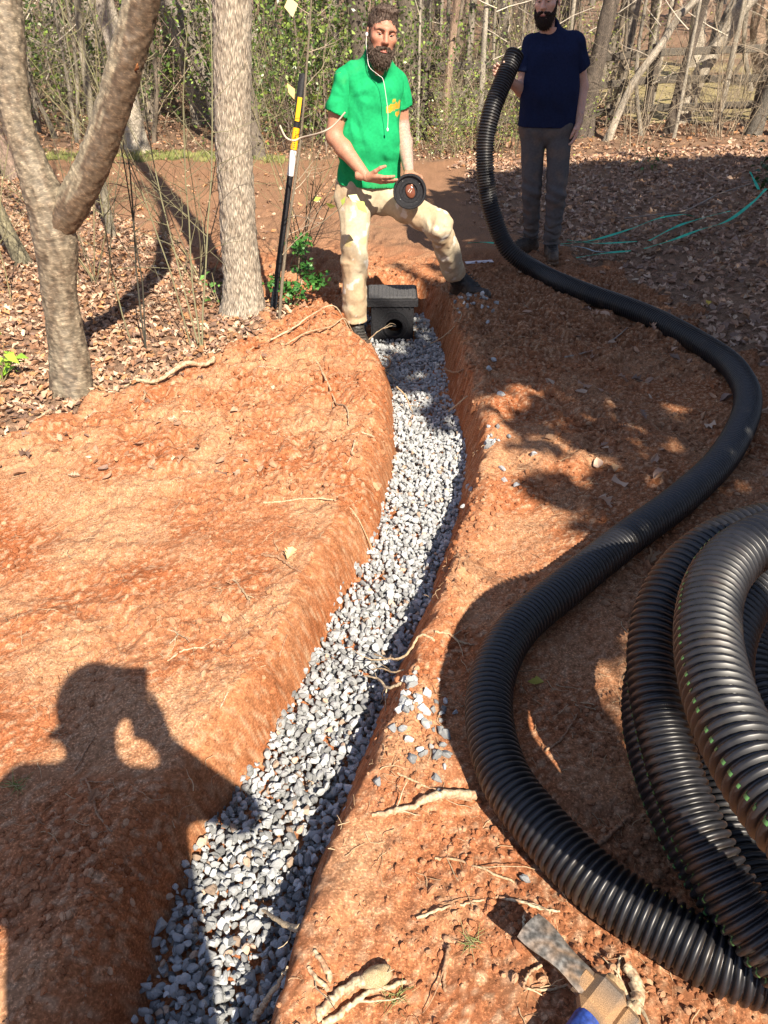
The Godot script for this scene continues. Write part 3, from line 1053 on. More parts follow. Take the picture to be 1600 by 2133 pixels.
func build_forest() -> void:
	rng.seed = 900
	var crowns := [bare_crown(901, 3.2, 8.5, 2.6, Color(0.30, 0.25, 0.19)), bare_crown(902, 3.6, 8.0, 2.2, Color(0.26, 0.22, 0.17)), bare_crown(903, 3.0, 9.0, 3.0, Color(0.33, 0.28, 0.22))]
	rng.seed = 904
	# trunks that the photograph shows one by one: foot x, z, top lean x, radius, colour
	var pale := Color(0.78, 0.68, 0.55)
	var grey := Color(0.56, 0.48, 0.39)
	var dark := Color(0.22, 0.175, 0.14)
	var red := Color(0.62, 0.43, 0.31)
	var list := [
		[-4.15, -9.3, -0.55, 0.085, Color(0.56, 0.40, 0.31), "scaly brown trunk just right of the forked tree's left stem"],
		[-3.33, -11.4, -0.12, 0.135, pale, "stout pale trunk at the clearing's far edge behind the leaning stem"],
		[-3.0, -14.0, -0.35, 0.10, pale, "pale trunk between the stout pale trunk and the oak, slightly left leaning"],
		[-2.55, -13.4, -0.55, 0.11, Color(0.46, 0.40, 0.33), "pale grey trunk standing left of the oak behind thin green stems"],
		[-2.2, -15.5, -0.1, 0.09, pale, "narrow pale trunk nearly hidden by the oak's left side"],
		[-1.62, -10.9, -0.22, 0.075, Color(0.36, 0.3, 0.24), "short leaning grey trunk just right of the oak at the clearing edge"],
		[-0.28, -12.6, -0.1, 0.14, dark, "dark trunk behind the bearded man in green, left of his head"],
		[0.85, -12.3, 0.12, 0.055, red, "slim reddish trunk in the thicket right of the man in green"],
		[1.35, -14.5, 0.05, 0.06, grey, "thin grey trunk in the thicket between the two men"],
		[2.95, -12.6, 0.15, 0.12, dark, "dark trunk close behind the shoulder of the man in navy"],
		[3.2, -12.2, 0.9, 0.05, pale, "thin pale trunk leaning right beside the man in navy"],
		[4.1, -12.3, 0.2, 0.06, dark, "dark slender trunk rising behind the fence's top rail"],
		[4.6, -13.4, 0.75, 0.12, pale, "pale smooth trunk behind the fence, leaning right"],
		[4.95, -14.2, 0.5, 0.08, Color(0.46, 0.41, 0.35), "pale thin trunk next to the smooth pale one"],
		[5.15, -11.9, 0.5, 0.09, Color(0.27, 0.24, 0.2), "grey trunk in front of the fence leaning right"],
		[5.45, -11.8, 0.85, 0.09, Color(0.20, 0.17, 0.14), "dark curved trunk in front of the fence near the right edge"],
		[6.6, -12.6, -0.4, 0.06, pale, "pale thin trunk at the right edge by the fence"],
	]
	for q in list:
		var y0 := ground_y(q[0], q[1])
		var x: float = q[0]
		var z: float = q[1]
		var ln: float = q[2]
		simple_tree("woodland_tree", q[5], "tree", "", [Vector3(x, y0, z), Vector3(x + ln * 0.28, y0 + 0.7, z), Vector3(x + ln * 0.75, y0 + 1.4, z), Vector3(x + ln * 1.2, y0 + 2.6, z), Vector3(x + ln * 1.6, y0 + 9.0, z)], q[3], q[3] * 0.4, q[4], crowns[rng.randi() % 3])
	# the rest of the wood
	var kinds := []
	for k in 6:
		var col: Color = [pale, grey, dark, grey, red, Color(0.28, 0.23, 0.18)][k]
		var o := simple_tree("distant_tree", "slim trunk deep in the woods behind the clearing", "tree", "trees deep in the woods", [Vector3(0, 0, -30.0 - k), Vector3(0.05, 1, -30.0 - k), Vector3(rng.randf_range(-0.4, 0.4), 3, -30.0 - k), Vector3(rng.randf_range(-0.8, 0.8), 9.5, -30.0 - k)], 0.10, 0.035, col, crowns[k % 3])
		kinds.append(o)
	var n := 0
	while n < 170:
		var z := -13.5 - 42.0 * pow(rng.randf(), 1.25)
		var x := rng.randf_range(-0.75, 0.75) * (-z + 3.0)
		if x > 3.8 and z > -24.0 and rng.randf() < 0.75: continue
		var o: Node3D = kinds[n % 6] if n < 6 else copy_of(kinds[rng.randi() % 6], "distant_tree")
		o.position = Vector3(x, ground_y(x, z) - 0.05, z)
		o.rotation.y = rng.randf() * TAU
		var s := rng.randf_range(0.7, 1.9)
		o.scale = Vector3(s, rng.randf_range(0.9, 1.3), s)
		o.set_meta("label", "%s woodland trunk %s" % ["thin" if s < 1.0 else ("middling" if s < 1.5 else "stout"), where_seen(x, z)])
		n += 1
	# thin pale poles of young trees
	var young := []
	for k in 4:
		var col: Color = [Color(0.62, 0.54, 0.43), Color(0.48, 0.42, 0.34), Color(0.70, 0.62, 0.50), Color(0.36, 0.29, 0.22)][k]
		var o := simple_tree("young_tree", "x", "tree", "young trees of the woodland edge", [Vector3(0, 0, -28.0 - k), Vector3(rng.randf_range(-0.1, 0.1), 0.8, -28.0 - k), Vector3(rng.randf_range(-0.35, 0.35), 2.2, -28.0 - k), Vector3(rng.randf_range(-0.7, 0.7), 5.5, -28.0 - k)], 0.034, 0.010, col)
		var b := MB.new()
		for j in 9:
			var an := rng.randf() * TAU
			var h := rng.randf_range(0.5, 4.5)
			var pp := branch_path(Vector3(0, h, 0), Vector3(cos(an), rng.randf_range(0.1, 0.8), sin(an)), rng.randf_range(0.5, 1.3), 0.12, 0.02, 5)
			b.tube(pp, taper(6, 0.010, 0.003), 4, col * 0.8, false)
			twigs(b, pp, 0.007, col * 0.8, 6, 0.45, 1)
		part("branches", b.mesh(), M.twig, o, false)
		young.append(o)
	for k in 95:
		var z := -11.9 - 10.0 * pow(rng.randf(), 1.3)
		var x := rng.randf_range(-0.62, 0.62) * (-z + 1.5)
		var o: Node3D = young[k] if k < 4 else copy_of(young[rng.randi() % 4], "young_tree")
		o.position = Vector3(x, ground_y(x, z) - 0.03, z)
		o.rotation.y = rng.randf() * TAU
		var s := rng.randf_range(0.6, 1.5)
		o.scale = Vector3(s, rng.randf_range(0.8, 1.2), s)
		o.set_meta("label", "%s young tree %s" % ["very thin" if s < 0.85 else ("slender" if s < 1.2 else "sturdier"), where_seen(x, z)])
	# understorey
	var tan := Color(0.34, 0.275, 0.195)
	var olive := Color(0.25, 0.23, 0.13)
	var ash := Color(0.40, 0.345, 0.27)
	var spring := [Color(0.17, 0.23, 0.05), Color(0.26, 0.31, 0.07), Color(0.10, 0.15, 0.04)]
	var deep := [Color(0.035, 0.065, 0.014), Color(0.07, 0.12, 0.025), Color(0.20, 0.28, 0.06)]
	var bushes := [
		[twig_bush(911, 10, 2.0, 1.1, tan, 0, [], 0.0, 2.0), "bare_shrub", "bare tan twigs"],
		[twig_bush(912, 8, 2.3, 1.2, ash, 40, spring, 0.055, 1.6), "budding_shrub", "twiggy shrub with sparse spring leaves"],
		[twig_bush(913, 9, 1.7, 1.3, olive, 60, spring, 0.055, 1.5), "leafy_shrub", "loose leafy green shrub"],
		[twig_bush(914, 11, 2.4, 1.0, Color(0.26, 0.21, 0.155), 0, [], 0.0, 2.0), "bare_shrub", "bare brown twigs"],
		[twig_bush(915, 7, 2.6, 1.7, dark, 260, deep, 0.058), "evergreen_shrub", "dense dark evergreen shrub"],
		[twig_bush(916, 8, 2.5, 1.5, tan, 130, [Color(0.20, 0.23, 0.06), Color(0.12, 0.14, 0.04), Color(0.30, 0.32, 0.09)], 0.034), "feathery_shrub", "feathery yellow green shrub"],
	]
	var proto := []
	for q in bushes:
		var o := thing(q[1], Vector3(0, 0, -20), q[2], "shrub", "shrubs of the woodland edge")
		part("stems", q[0][0], M.twig, o, false)
		if q[0][1]: part("leaves", q[0][1], M.green_leaf, o, false)
		proto.append(o)
	var placed := [0, 0, 0, 0, 0, 0]
	var spots := []
	rng.seed = 920
	# the hand-placed evergreens behind the green man and at the left
	for q in [[-1.3, -12.4, 4, 1.1], [-0.75, -12.0, 4, 1.0], [-0.3, -14.2, 4, 1.1], [-1.0, -14.4, 4, 1.3], [-5.6, -12.6, 4, 1.2], [-6.6, -12.0, 4, 1.1], [-4.7, -13.6, 4, 1.15], [-7.6, -13.5, 4, 1.2], 
		[-1.9, -13.6, 4, 1.2], [-5.2, -14.6, 4, 1.3], [-2.6, -15.4, 4, 1.1], [0.35, -13.0, 4, 0.9], [1.9, -13.6, 5, 1.1], [1.0, -15.6, 5, 1.0], [3.0, -13.4, 5, 1.0], [1.1, -11.6, 2, 0.7], [0.7, -11.2, 2, 0.55], [1.7, -11.7, 2, 0.8], [2.15, -11.4, 2, 0.6], [-3.9, -12.9, 5, 0.9], [-2.3, -13.2, 5, 0.7], [-6.0, -14.0, 5, 1.2], [5.9, -10.6, 2, 0.5], [6.4, -10.0, 2, 0.6], [3.6, -15.5, 5, 1.3]]:
		spots.append(q)
	for k in 105:
		var z := -11.6 - 16.0 * pow(rng.randf(), 1.5)
		var x := rng.randf_range(-0.66, 0.66) * (-z + 2.5)
		if x < -1.2 and z > -12.4: continue
		if x > 4.2 and z < -13.4 and z > -22.0 and rng.randf() < 0.8: continue
		var kk: int = [0, 3, 1, 0, 3, 0, 1, 3][rng.randi() % 8]
		if x > 2.6: kk = [0, 3, 0, 3, 1, 0][rng.randi() % 6]
		spots.append([x, z, kk, rng.randf_range(0.6, 1.15)])
	for q in spots:
		var kk: int = q[2]
		var o: Node3D = proto[kk] if placed[kk] == 0 else copy_of(proto[kk], bushes[kk][1])
		placed[kk] += 1
		o.position = Vector3(q[0], ground_y(q[0], q[1]) - 0.03, q[1])
		o.rotation.y = rng.randf() * TAU
		o.scale = Vector3.ONE * q[3]
		o.set_meta("label", "%s %s" % [bushes[kk][2], where_seen(q[0], q[1])])

func build_fence() -> void:
	rng.seed = 41
	var a := Vector3(0.3, 0, -13.6)
	var f := thing("rail_fence", Vector3(4, ground_y(4, -12.6), -12.6), "weathered grey three rail wooden fence in the woods behind the man in navy", "fence")
	var xs := [0.6, 2.3, 4.0, 5.7, 7.4, 9.1, 10.8]
	var prev := []
	for k in xs.size():
		var x: float = xs[k]
		var z := -12.9 - 0.06 * x
		var y := ground_y(x, z)
		var b := MB.new()
		b.box(Transform3D(Basis.from_euler(Vector3(rng.randf_range(-0.03, 0.03), 0.1, rng.randf_range(-0.03, 0.03))), Vector3(x, y + 0.5, z)), Vector3(0.11, 1.15, 0.11), Color(0.11, 0.09, 0.07), 0.01)
		part("post", b.mesh(), M.wood, f)
		var cur := []
		for h in [0.25, 0.60, 0.97]:
			cur.append(Vector3(x, y + h + rng.randf_range(-0.02, 0.02), z + 0.08))
		if k > 0:
			for j in 3:
				b = MB.new()
				var d: Vector3 = cur[j] - prev[j]
				var zz := d.normalized()
				var bs := Basis(zz, Vector3.UP.slide(zz).normalized(), zz.cross(Vector3.UP).normalized())
				b.box(Transform3D(bs, (cur[j] + prev[j]) * 0.5 + Vector3(0, 0, 0.004 * (k % 2))), Vector3(d.length() + 0.06, 0.10, 0.035), Color(0.085, 0.07, 0.055).lerp(Color(0.15, 0.13, 0.105), rng.randf()), 0.008)
				part("rail", b.mesh(), M.wood, f)
		prev = cur

func build_shade_trees() -> void:
	# trees that stand outside the picture, right of and behind the camera; their crowns shade the right-hand side
	rng.seed = 61
	var shade := PackedVector2Array([Vector2(0.60, -3.1), Vector2(0.36, -3.5), Vector2(0.26, -4.0), Vector2(0.08, -4.2), Vector2(0.10, -4.45), Vector2(0.27, -4.6), Vector2(0.33, -4.95), Vector2(0.40, -5.2), Vector2(0.55, -6.0), Vector2(0.45, -6.7), Vector2(0.35, -7.3), Vector2(0.22, -8.2), Vector2(0.75, -8.9), Vector2(1.0, -9.9), Vector2(2.2, -10.4), Vector2(4.5, -10.3), Vector2(8.0, -10.0), Vector2(8.0, -2.0), Vector2(3.0, -1.4), Vector2(1.6, -1.75), Vector2(1.05, -2.15), Vector2(0.85, -2.35), Vector2(0.78, -2.65), Vector2(0.95, -2.9)])
	var feet := [Vector3(4.6, 0, 0.2), Vector3(6.6, 0, -2.6), Vector3(3.8, 0, 2.6), Vector3(7.5, 0, 0.8)]
	var names := ["broad evergreen tree whose crown shades the right side, trunk outside the picture nearest the coil", "evergreen tree outside the right edge beyond the leaf bank", "evergreen tree behind the photographer on the right", "evergreen tree farthest out on the right"]
	var leafs := []
	for k in 4: leafs.append(MB.new())
	var nn := mk_noise(62, 0.75, 3)
	var nn2 := mk_noise(63, 2.2, 2)
	var n := 0
	var tries := 0
	while n < 34000 and tries < 160000:
		tries += 1
		var gx := rng.randf_range(-0.3, 8.0)
		var gz := rng.randf_range(-10.6, -1.3)
		var w := 0.20
		if not Geometry2D.is_point_in_polygon(Vector2(gx + nn2.get_noise_2d(gx, gz) * w, gz + nn2.get_noise_2d(gx + 50, gz) * w), shade) and Vector2(gx - 0.53, gz + 1.72).length() > 0.15: continue
		var g := nn.get_noise_2d(gx, gz)
		var edge_hole := 0.0
		# the light patches on the right bank
		if gx < 1.55 and gz > -3.75 and gz < -2.75: edge_hole = 0.85
		if gz < -9.9: edge_hole = 0.35
		if gz < -6.3 and gx < 0.1: edge_hole = 0.55
		if g > 0.42 and rng.randf() < 0.3: continue
		if edge_hole > 0.0 and nn2.get_noise_2d(gx * 1.2 + 9.0, gz * 2.0) > 0.35 - edge_hole * 0.5: continue
		var h := rng.randf_range(4.0, 6.8) + 0.8 * nn.get_noise_2d(gx * 0.5, gz * 0.5 + 30.0)
		if gx < 1.6 or gz > -2.6: h = rng.randf_range(3.6, 5.0)
		var q := Vector3(gx + 0.433 * h, h, gz + 1.005 * h)
		var best := 0
		for k in 4:
			if Vector2(q.x - feet[k].x, q.z - feet[k].z).length() < Vector2(q.x - feet[best].x, q.z - feet[best].z).length(): best = k
		leaf(leafs[best], q, rng.randf_range(0.14, 0.24), Color(0.06, 0.10, 0.025) * rng.randf_range(0.7, 1.4), rand_basis(rng), 0.75)
		n += 1
	for k in 4:
		var x: float = feet[k].x
		var z: float = feet[k].z
		var y := ground_y(x, z)
		var t := simple_tree("evergreen_tree", names[k], "tree", "", [Vector3(x, y, z), Vector3(x, y + 2, z), Vector3(x + 0.1, y + 5, z), Vector3(x, y + 8.5, z)], 0.17, 0.05, Color(0.25, 0.2, 0.16))
		part("crown", leafs[k].mesh(), M.green_leaf, t)
		var b := MB.new()
		for j in 10:
			var an := rng.randf() * TAU
			b.tube(branch_path(Vector3(x, y + rng.randf_range(3.4, 7.0), z), Vector3(cos(an), 0.25, sin(an)), rng.randf_range(1.2, 2.4), 0.12, 0.02, 6), taper(7, 0.04, 0.008), 5, Color(0.2, 0.16, 0.12), false)
		part("limbs", b.mesh(), M.twig, t)

# ---------------------------------------------------------------- leaf litter, grass
func dry_leaf_mesh(s: int) -> ArrayMesh:
	# a lobed, curled fallen leaf of unit length
	rng.seed = s
	var st := [0.0, 0.12, 0.25, 0.38, 0.5, 0.64, 0.78, 0.9, 1.0]
	var wd := [0.03, 0.10, 0.24, 0.12, 0.30, 0.15, 0.26, 0.14, 0.02]
	if s % 2 == 0: wd = [0.03, 0.14, 0.22, 0.25, 0.25, 0.23, 0.18, 0.10, 0.01]
	var curl := rng.randf_range(0.5, 2.2) * (1.0 if rng.randf() < 0.7 else -1.0)
	var cup := rng.randf_range(0.4, 1.7)
	var tw := rng.randf_range(-0.8, 0.8)
	var b := MB.new()
	for k in st.size():
		var a: float = (st[k] - 0.5) * curl
		var mid := Vector3(sin(a) / curl, (cos(a) - 1.0) / curl * -1.0, 0)
		var up := Vector3(-sin(a), cos(a), 0)
		var tws := Basis(Vector3(cos(a), sin(a), 0).normalized(), tw * st[k])
		for e in [-1.0, 0.0, 1.0]:
			var w: float = wd[k] * e * rng.randf_range(0.85, 1.15)
			var p := mid + tws * (Vector3(0, 0, w) + up * absf(w) * cup * 0.8)
			b.v.append(p)
	for k in st.size() - 1:
		for e in 2:
			var q := k * 3 + e
			b.tri(q, q + 3, q + 1)
			b.tri(q + 1, q + 3, q + 4)
	return b.mesh(false, false)

func litter_color() -> Color:
	var t := rng.randf()
	var c := Color(0.34, 0.205, 0.135)
	if t < 0.22: c = Color(0.47, 0.33, 0.235)
	elif t < 0.45: c = Color(0.26, 0.145, 0.09)
	elif t < 0.55: c = Color(0.43, 0.235, 0.12)
	elif t < 0.60: c = Color(0.50, 0.39, 0.28)
	elif t < 0.75: c = Color(0.20, 0.13, 0.10)
	return c * rng.randf_range(0.75, 1.2)

func build_litter() -> void:
	var meshes := []
	for k in 6: meshes.append(dry_leaf_mesh(300 + k))
	rng.seed = 310
	var zones := [["left", -4.6, -0.5, -9.9, -2.75, 26000, 1.12], ["right", 0.8, 7.0, -11.0, -1.6, 20000, 1.5], ["back", -9.0, 10.0, -20.0, -10.4, 16000, 1.1]]
	var what := {"left": "brown fallen oak leaves carpeting the ground round the forked tree", "right": "dull brown fallen leaves covering the shaded bank on the right", "back": "sunlit fallen leaves on the floor of the wood behind the clearing"}
	for q in zones:
		var xf := []
		var cc := []
		for k in 6:
			xf.append([]); cc.append([])
		for k in q[5]:
			var z := lerpf(q[4], q[3], pow(rng.randf(), 1.25))
			var x := rng.randf_range(q[1], q[2])
			if q[0] == "back": x = rng.randf_range(-0.66, 0.66) * (-z + 2.0)
			if absf(x) > 0.62 * (-z + 1.9): continue
			var cov := cover(x, z)
			var stray := cov == 0 and rng.randf() < (0.05 if z < -2.6 else 0.0)
			if cov != 1 and not stray: continue
			var s := rng.randf_range(0.028, 0.066) * (1.25 if q[0] != "left" else 1.0)
			var y := ground_y(x, z) + rng.randf_range(0.004, 0.022) + (0.0 if not stray else -0.004)
			var bs := Basis.from_euler(Vector3(rng.randfn() * 0.38, rng.randf() * TAU, rng.randfn() * 0.38))
			if rng.randf() < 0.3: bs = bs * Basis(Vector3(1, 0, 0), PI)
			var m := rng.randi() % 6
			xf[m].append(Transform3D(bs.scaled(Vector3.ONE * s), Vector3(x, y, z)))
			var c := litter_color() * float(q[6])
			if q[0] == "right": c = c.lerp(Color(0.29, 0.225, 0.19), 0.4)
			cc[m].append(c)
		for k in 6:
			var o := multi("leaf_litter", meshes[k], M.dry_leaf, xf[k], cc[k])
			tag(o, what[q[0]], "fallen leaves", "", "stuff")
	# the strip of new grass
	rng.seed = 320
	var gm := MB.new()
	for k in 7:
		var an := rng.randf() * TAU
		var d := Vector3(cos(an), 0, sin(an)) * rng.randf_range(0.2, 0.6)
		var sd := Vector3(-sin(an), 0, cos(an)) * 0.05
		var i0 := gm.v.size()
		gm.v.append(sd); gm.v.append(-sd); gm.v.append(d * 0.4 + Vector3(0, 0.6, 0)); gm.v.append(d + Vector3(0, 1, 0))
		gm.tri(i0, i0 + 1, i0 + 2); gm.tri(i0, i0 + 2, i0 + 3)
	var gx := []
	var gc := []
	for k in 3500:
		var x := rng.randf_range(-6.5, -1.2)
		var z := rng.randf_range(-11.4, -10.5)
		if cover(x, z) != 2 and rng.randf() < 0.93: continue
		var s := rng.randf_range(0.025, 0.06)
		gx.append(Transform3D(Basis(Vector3.UP, rng.randf() * TAU).scaled(Vector3.ONE * s), Vector3(x, ground_y(x, z), z)))
		gc.append(Color(0.16, 0.22, 0.06).lerp(Color(0.36, 0.33, 0.14), rng.randf()))
	var o := multi("grass", gm.mesh(false, false), M.dry_leaf, gx, gc)
	tag(o, "narrow strip of bright new grass along the far edge of the clearing", "grass", "", "stuff")
	# grassy tufts in the foreground
	rng.seed = 322
	var spots := [[Vector2(0.19, -0.86), "small green grass tuft left of the mattock"], [Vector2(0.02, -0.76), "pale grass tuft at the bottom edge between the severed roots"], [Vector2(-0.93, -1.25), "tiny dark grass tuft in the photographer's shadow"]]
	for q in spots:
		var b := MB.new()
		var c: Vector2 = q[0]
		for k in 26:
			var an := rng.randf() * TAU
			var px := c.x + rng.randfn() * 0.008
			var pz := c.y + rng.randfn() * 0.008
			var d := Vector3(cos(an) * 0.8, rng.randf_range(0.3, 1.0), sin(an) * 0.8)
			var pp := branch_path(Vector3(px, ground_y(px, pz), pz), d, rng.randf_range(0.02, 0.055), 0.15, -0.12, 4)
			b.tube(pp, taper(5, 0.0011, 0.0003), 3, Color(0.12, 0.2, 0.04).lerp(Color(0.4, 0.36, 0.18), rng.randf()), false)
		var g := part("grass_tuft", b.mesh(), M.twig, self)
		tag(g, q[1], "grass")

# ---------------------------------------------------------------- the drain basin
func build_basin() -> void:
	rng.seed = 51
	var c := Vector3(0.055, 0, -5.095)
	var t := thing("drain_basin", c + Vector3(0, -0.24, 0), "square black plastic drain basin standing at the head of the gravel trench", "drain basin")
	var black := Color(0.024, 0.025, 0.029)
	var b := MB.new()
	var y0 := -0.25
	var y1 := 0.035
	var zf := 0.145
	# front plate with its round opening
	var hc := Vector2(0.012, -0.112)
	var hr := 0.060
	var seg := 48
	var i0 := b.v.size()
	for s in seg + 1:
		var an := TAU * s / seg
		var d := Vector2(cos(an), sin(an))
		var k := 1e9
		var wx := 0.14
		if d.x > 1e-4: k = minf(k, (wx - hc.x) / d.x)
		if d.x < -1e-4: k = minf(k, (-wx - hc.x) / d.x)
		if d.y > 1e-4: k = minf(k, (y1 - hc.y) / d.y)
		if d.y < -1e-4: k = minf(k, (y0 - hc.y) / d.y)
		for q in [hc + d * hr, hc + d * k]:
			var shrink: float = 1.0 - 0.10 * (y1 - q.y) / (y1 - y0)
			b.v.append(c + Vector3(q.x * shrink, q.y, zf)); b.n.append(Vector3(0, 0, 1)); b.c.append(black); b.u.append(q)
	for s in seg:
		var q := i0 + s * 2
		b.tri(q, q + 2, q + 1); b.tri(q + 1, q + 2, q + 3)
	# sides, back, floor (with thickness)
	for q in [[Vector3(-0.137, (y0 + y1) / 2, 0), Vector3(0.008, y1 - y0, 0.276)], [Vector3(0.137, (y0 + y1) / 2, 0), Vector3(0.008, y1 - y0, 0.276)], [Vector3(0, (y0 + y1) / 2, -0.142), Vector3(0.282, y1 - y0, 0.008)], [Vector3(0, y0 + 0.004, 0), Vector3(0.266, 0.008, 0.276)]]:
		b.box(Transform3D(Basis(), c + q[0]), q[1], black)
	part("body", b.mesh(), M.plastic, t)
	b = MB.new()   # raised rings round the opening
	var face := Transform3D(Basis(Vector3(1, 0, 0), PI / 2), c + Vector3(hc.x, hc.y + 0.012, zf))
	b.lathe(face, [Vector2(0.098, -0.001), Vector2(0.098, 0.0035), Vector2(0.093, 0.0035), Vector2(0.093, -0.001)], 48, black * 1.3)
	face.origin = c + Vector3(hc.x, hc.y, zf)
	b.lathe(face, [Vector2(0.070, -0.001), Vector2(0.069, 0.012), Vector2(0.060, 0.012), Vector2(0.058, -0.09)], 48, black * 1.2)
	part("outlet_ring", b.mesh(), M.plastic, t)
	b = MB.new()   # collar with its little brackets
	b.box(Transform3D(Basis(), c + Vector3(0, 0.052, 0.153)), Vector3(0.335, 0.05, 0.012), black * 1.15, 0.003)
	b.box(Transform3D(Basis(), c + Vector3(0, 0.052, -0.153)), Vector3(0.335, 0.05, 0.012), black * 1.15, 0.003)
	b.box(Transform3D(Basis(), c + Vector3(-0.161, 0.052, 0)), Vector3(0.012, 0.05, 0.294), black * 1.15, 0.003)
	b.box(Transform3D(Basis(), c + Vector3(0.161, 0.052, 0)), Vector3(0.012, 0.05, 0.294), black * 1.15, 0.003)
	for k in 6:
		b.box(Transform3D(Basis(), c + Vector3(-0.115 + 0.046 * k, 0.022, 0.150)), Vector3(0.007, 0.016, 0.010), black * 1.2, 0.001)
	part("collar", b.mesh(), M.plastic, t)
	# lid: a grid of bars in a frame
	var grate := MB.new()
	grate.box(Transform3D(Basis(), c + Vector3(0, 0.0815, 0)), Vector3(0.312, 0.008, 0.284), Color(0.10, 0.10, 0.105), 0.002)
	var lid := part("grate", grate.mesh(), M.plastic, t)
	for k in 12:
		var bar := MB.new()
		bar.box(Transform3D(Basis(), c + Vector3(-0.1375 + 0.025 * k, 0.0855, 0)), Vector3(0.009, 0.006, 0.27), Color(0.115, 0.115, 0.12) * rng.randf_range(0.9, 1.1), 0.0015)
		part("bar", bar.mesh(), M.plastic, lid)
	for k in 7:
		var bar := MB.new()
		bar.box(Transform3D(Basis(), c + Vector3(0, 0.0847, -0.12 + 0.04 * k)), Vector3(0.30, 0.005, 0.007), Color(0.115, 0.115, 0.12) * rng.randf_range(0.9, 1.1), 0.001)
		part("bar", bar.mesh(), M.plastic, lid)

# ---------------------------------------------------------------- corrugated pipe
func corrugated(b: MB, path: PackedVector3Array, rad: float, pitch: float, seg: int, stripe: MB = null, sa := 0.0, closed_end := false) -> void:
	var prof := [[0.0, -0.0095], [0.15, -0.0078], [0.27, -0.0012], [0.5, 0.0], [0.73, -0.0012], [0.85, -0.0078]]
	var pts := PackedVector3Array()
	var rr := PackedFloat32Array()
	var slope := PackedFloat32Array()
	var m := even_path(path, pitch)
	for k in m.size() - 1:
		for j in prof.size():
			pts.append(m[k].lerp(m[k + 1], prof[j][0]))
			rr.append(rad + prof[j][1])
			var nxt: Array = prof[(j + 1) % prof.size()]
			var prv: Array = prof[(j + prof.size() - 1) % prof.size()]
			var dx: float = (fposmod(nxt[0] - prv[0], 1.0)) * pitch
			slope.append((nxt[1] - prv[1]) / dx)
	var base := b.v.size()
	var n := pts.size()
	var soil := mk_noise(77, 9.0, 3)
	var sb := stripe.v.size() if stripe else 0
	for k in n:
		var t := (pts[mini(k + 4, n - 1)] - pts[maxi(k - 4, 0)]).normalized()
		var side := t.cross(Vector3.UP)
		if side.length() < 0.2: side = t.cross(Vector3(0.6, 0.2, -0.77))
		side = side.normalized()
		var up := side.cross(t)
		for s in seg + 1:
			var an := TAU * s / seg
			var d := side * cos(an) + up * sin(an)
			var p := pts[k] + d * rr[k]
			b.v.append(p)
			b.n.append((d - t * slope[k]).normalized())
			b.u.append(Vector2(float(s) / seg, k))
			var dust := sstep(0.1, 0.55, soil.get_noise_3dv(p) + 0.25 * (0.0 if rr[k] > rad - 0.003 else 1.0) - 0.25 * d.y)
			b.c.append(Color(0.017, 0.0175, 0.020).lerp(Color(0.10, 0.062, 0.04), dust * 0.26))
		if stripe:
			for e in [-0.055, 0.055]:
				var an: float = sa + e
				var d := side * cos(an) + up * sin(an)
				stripe.v.append(pts[k] + d * (rr[k] + 0.0009)); stripe.n.append((d - t * slope[k]).normalized())
				stripe.c.append(Color(0.075, 0.20, 0.065))
	for k in n - 1:
		for s in seg:
			var q := base + k * (seg + 1) + s
			b.tri(q, q + seg + 1, q + 1); b.tri(q + 1, q + seg + 1, q + seg + 2)
	if stripe:
		for k in n - 1:
			if k % 6 < 2 or soil.get_noise_1d(k * 0.02) < -0.1: continue
			var q := sb + k * 2
			stripe.tri(q, q + 2, q + 1); stripe.tri(q + 1, q + 2, q + 3)

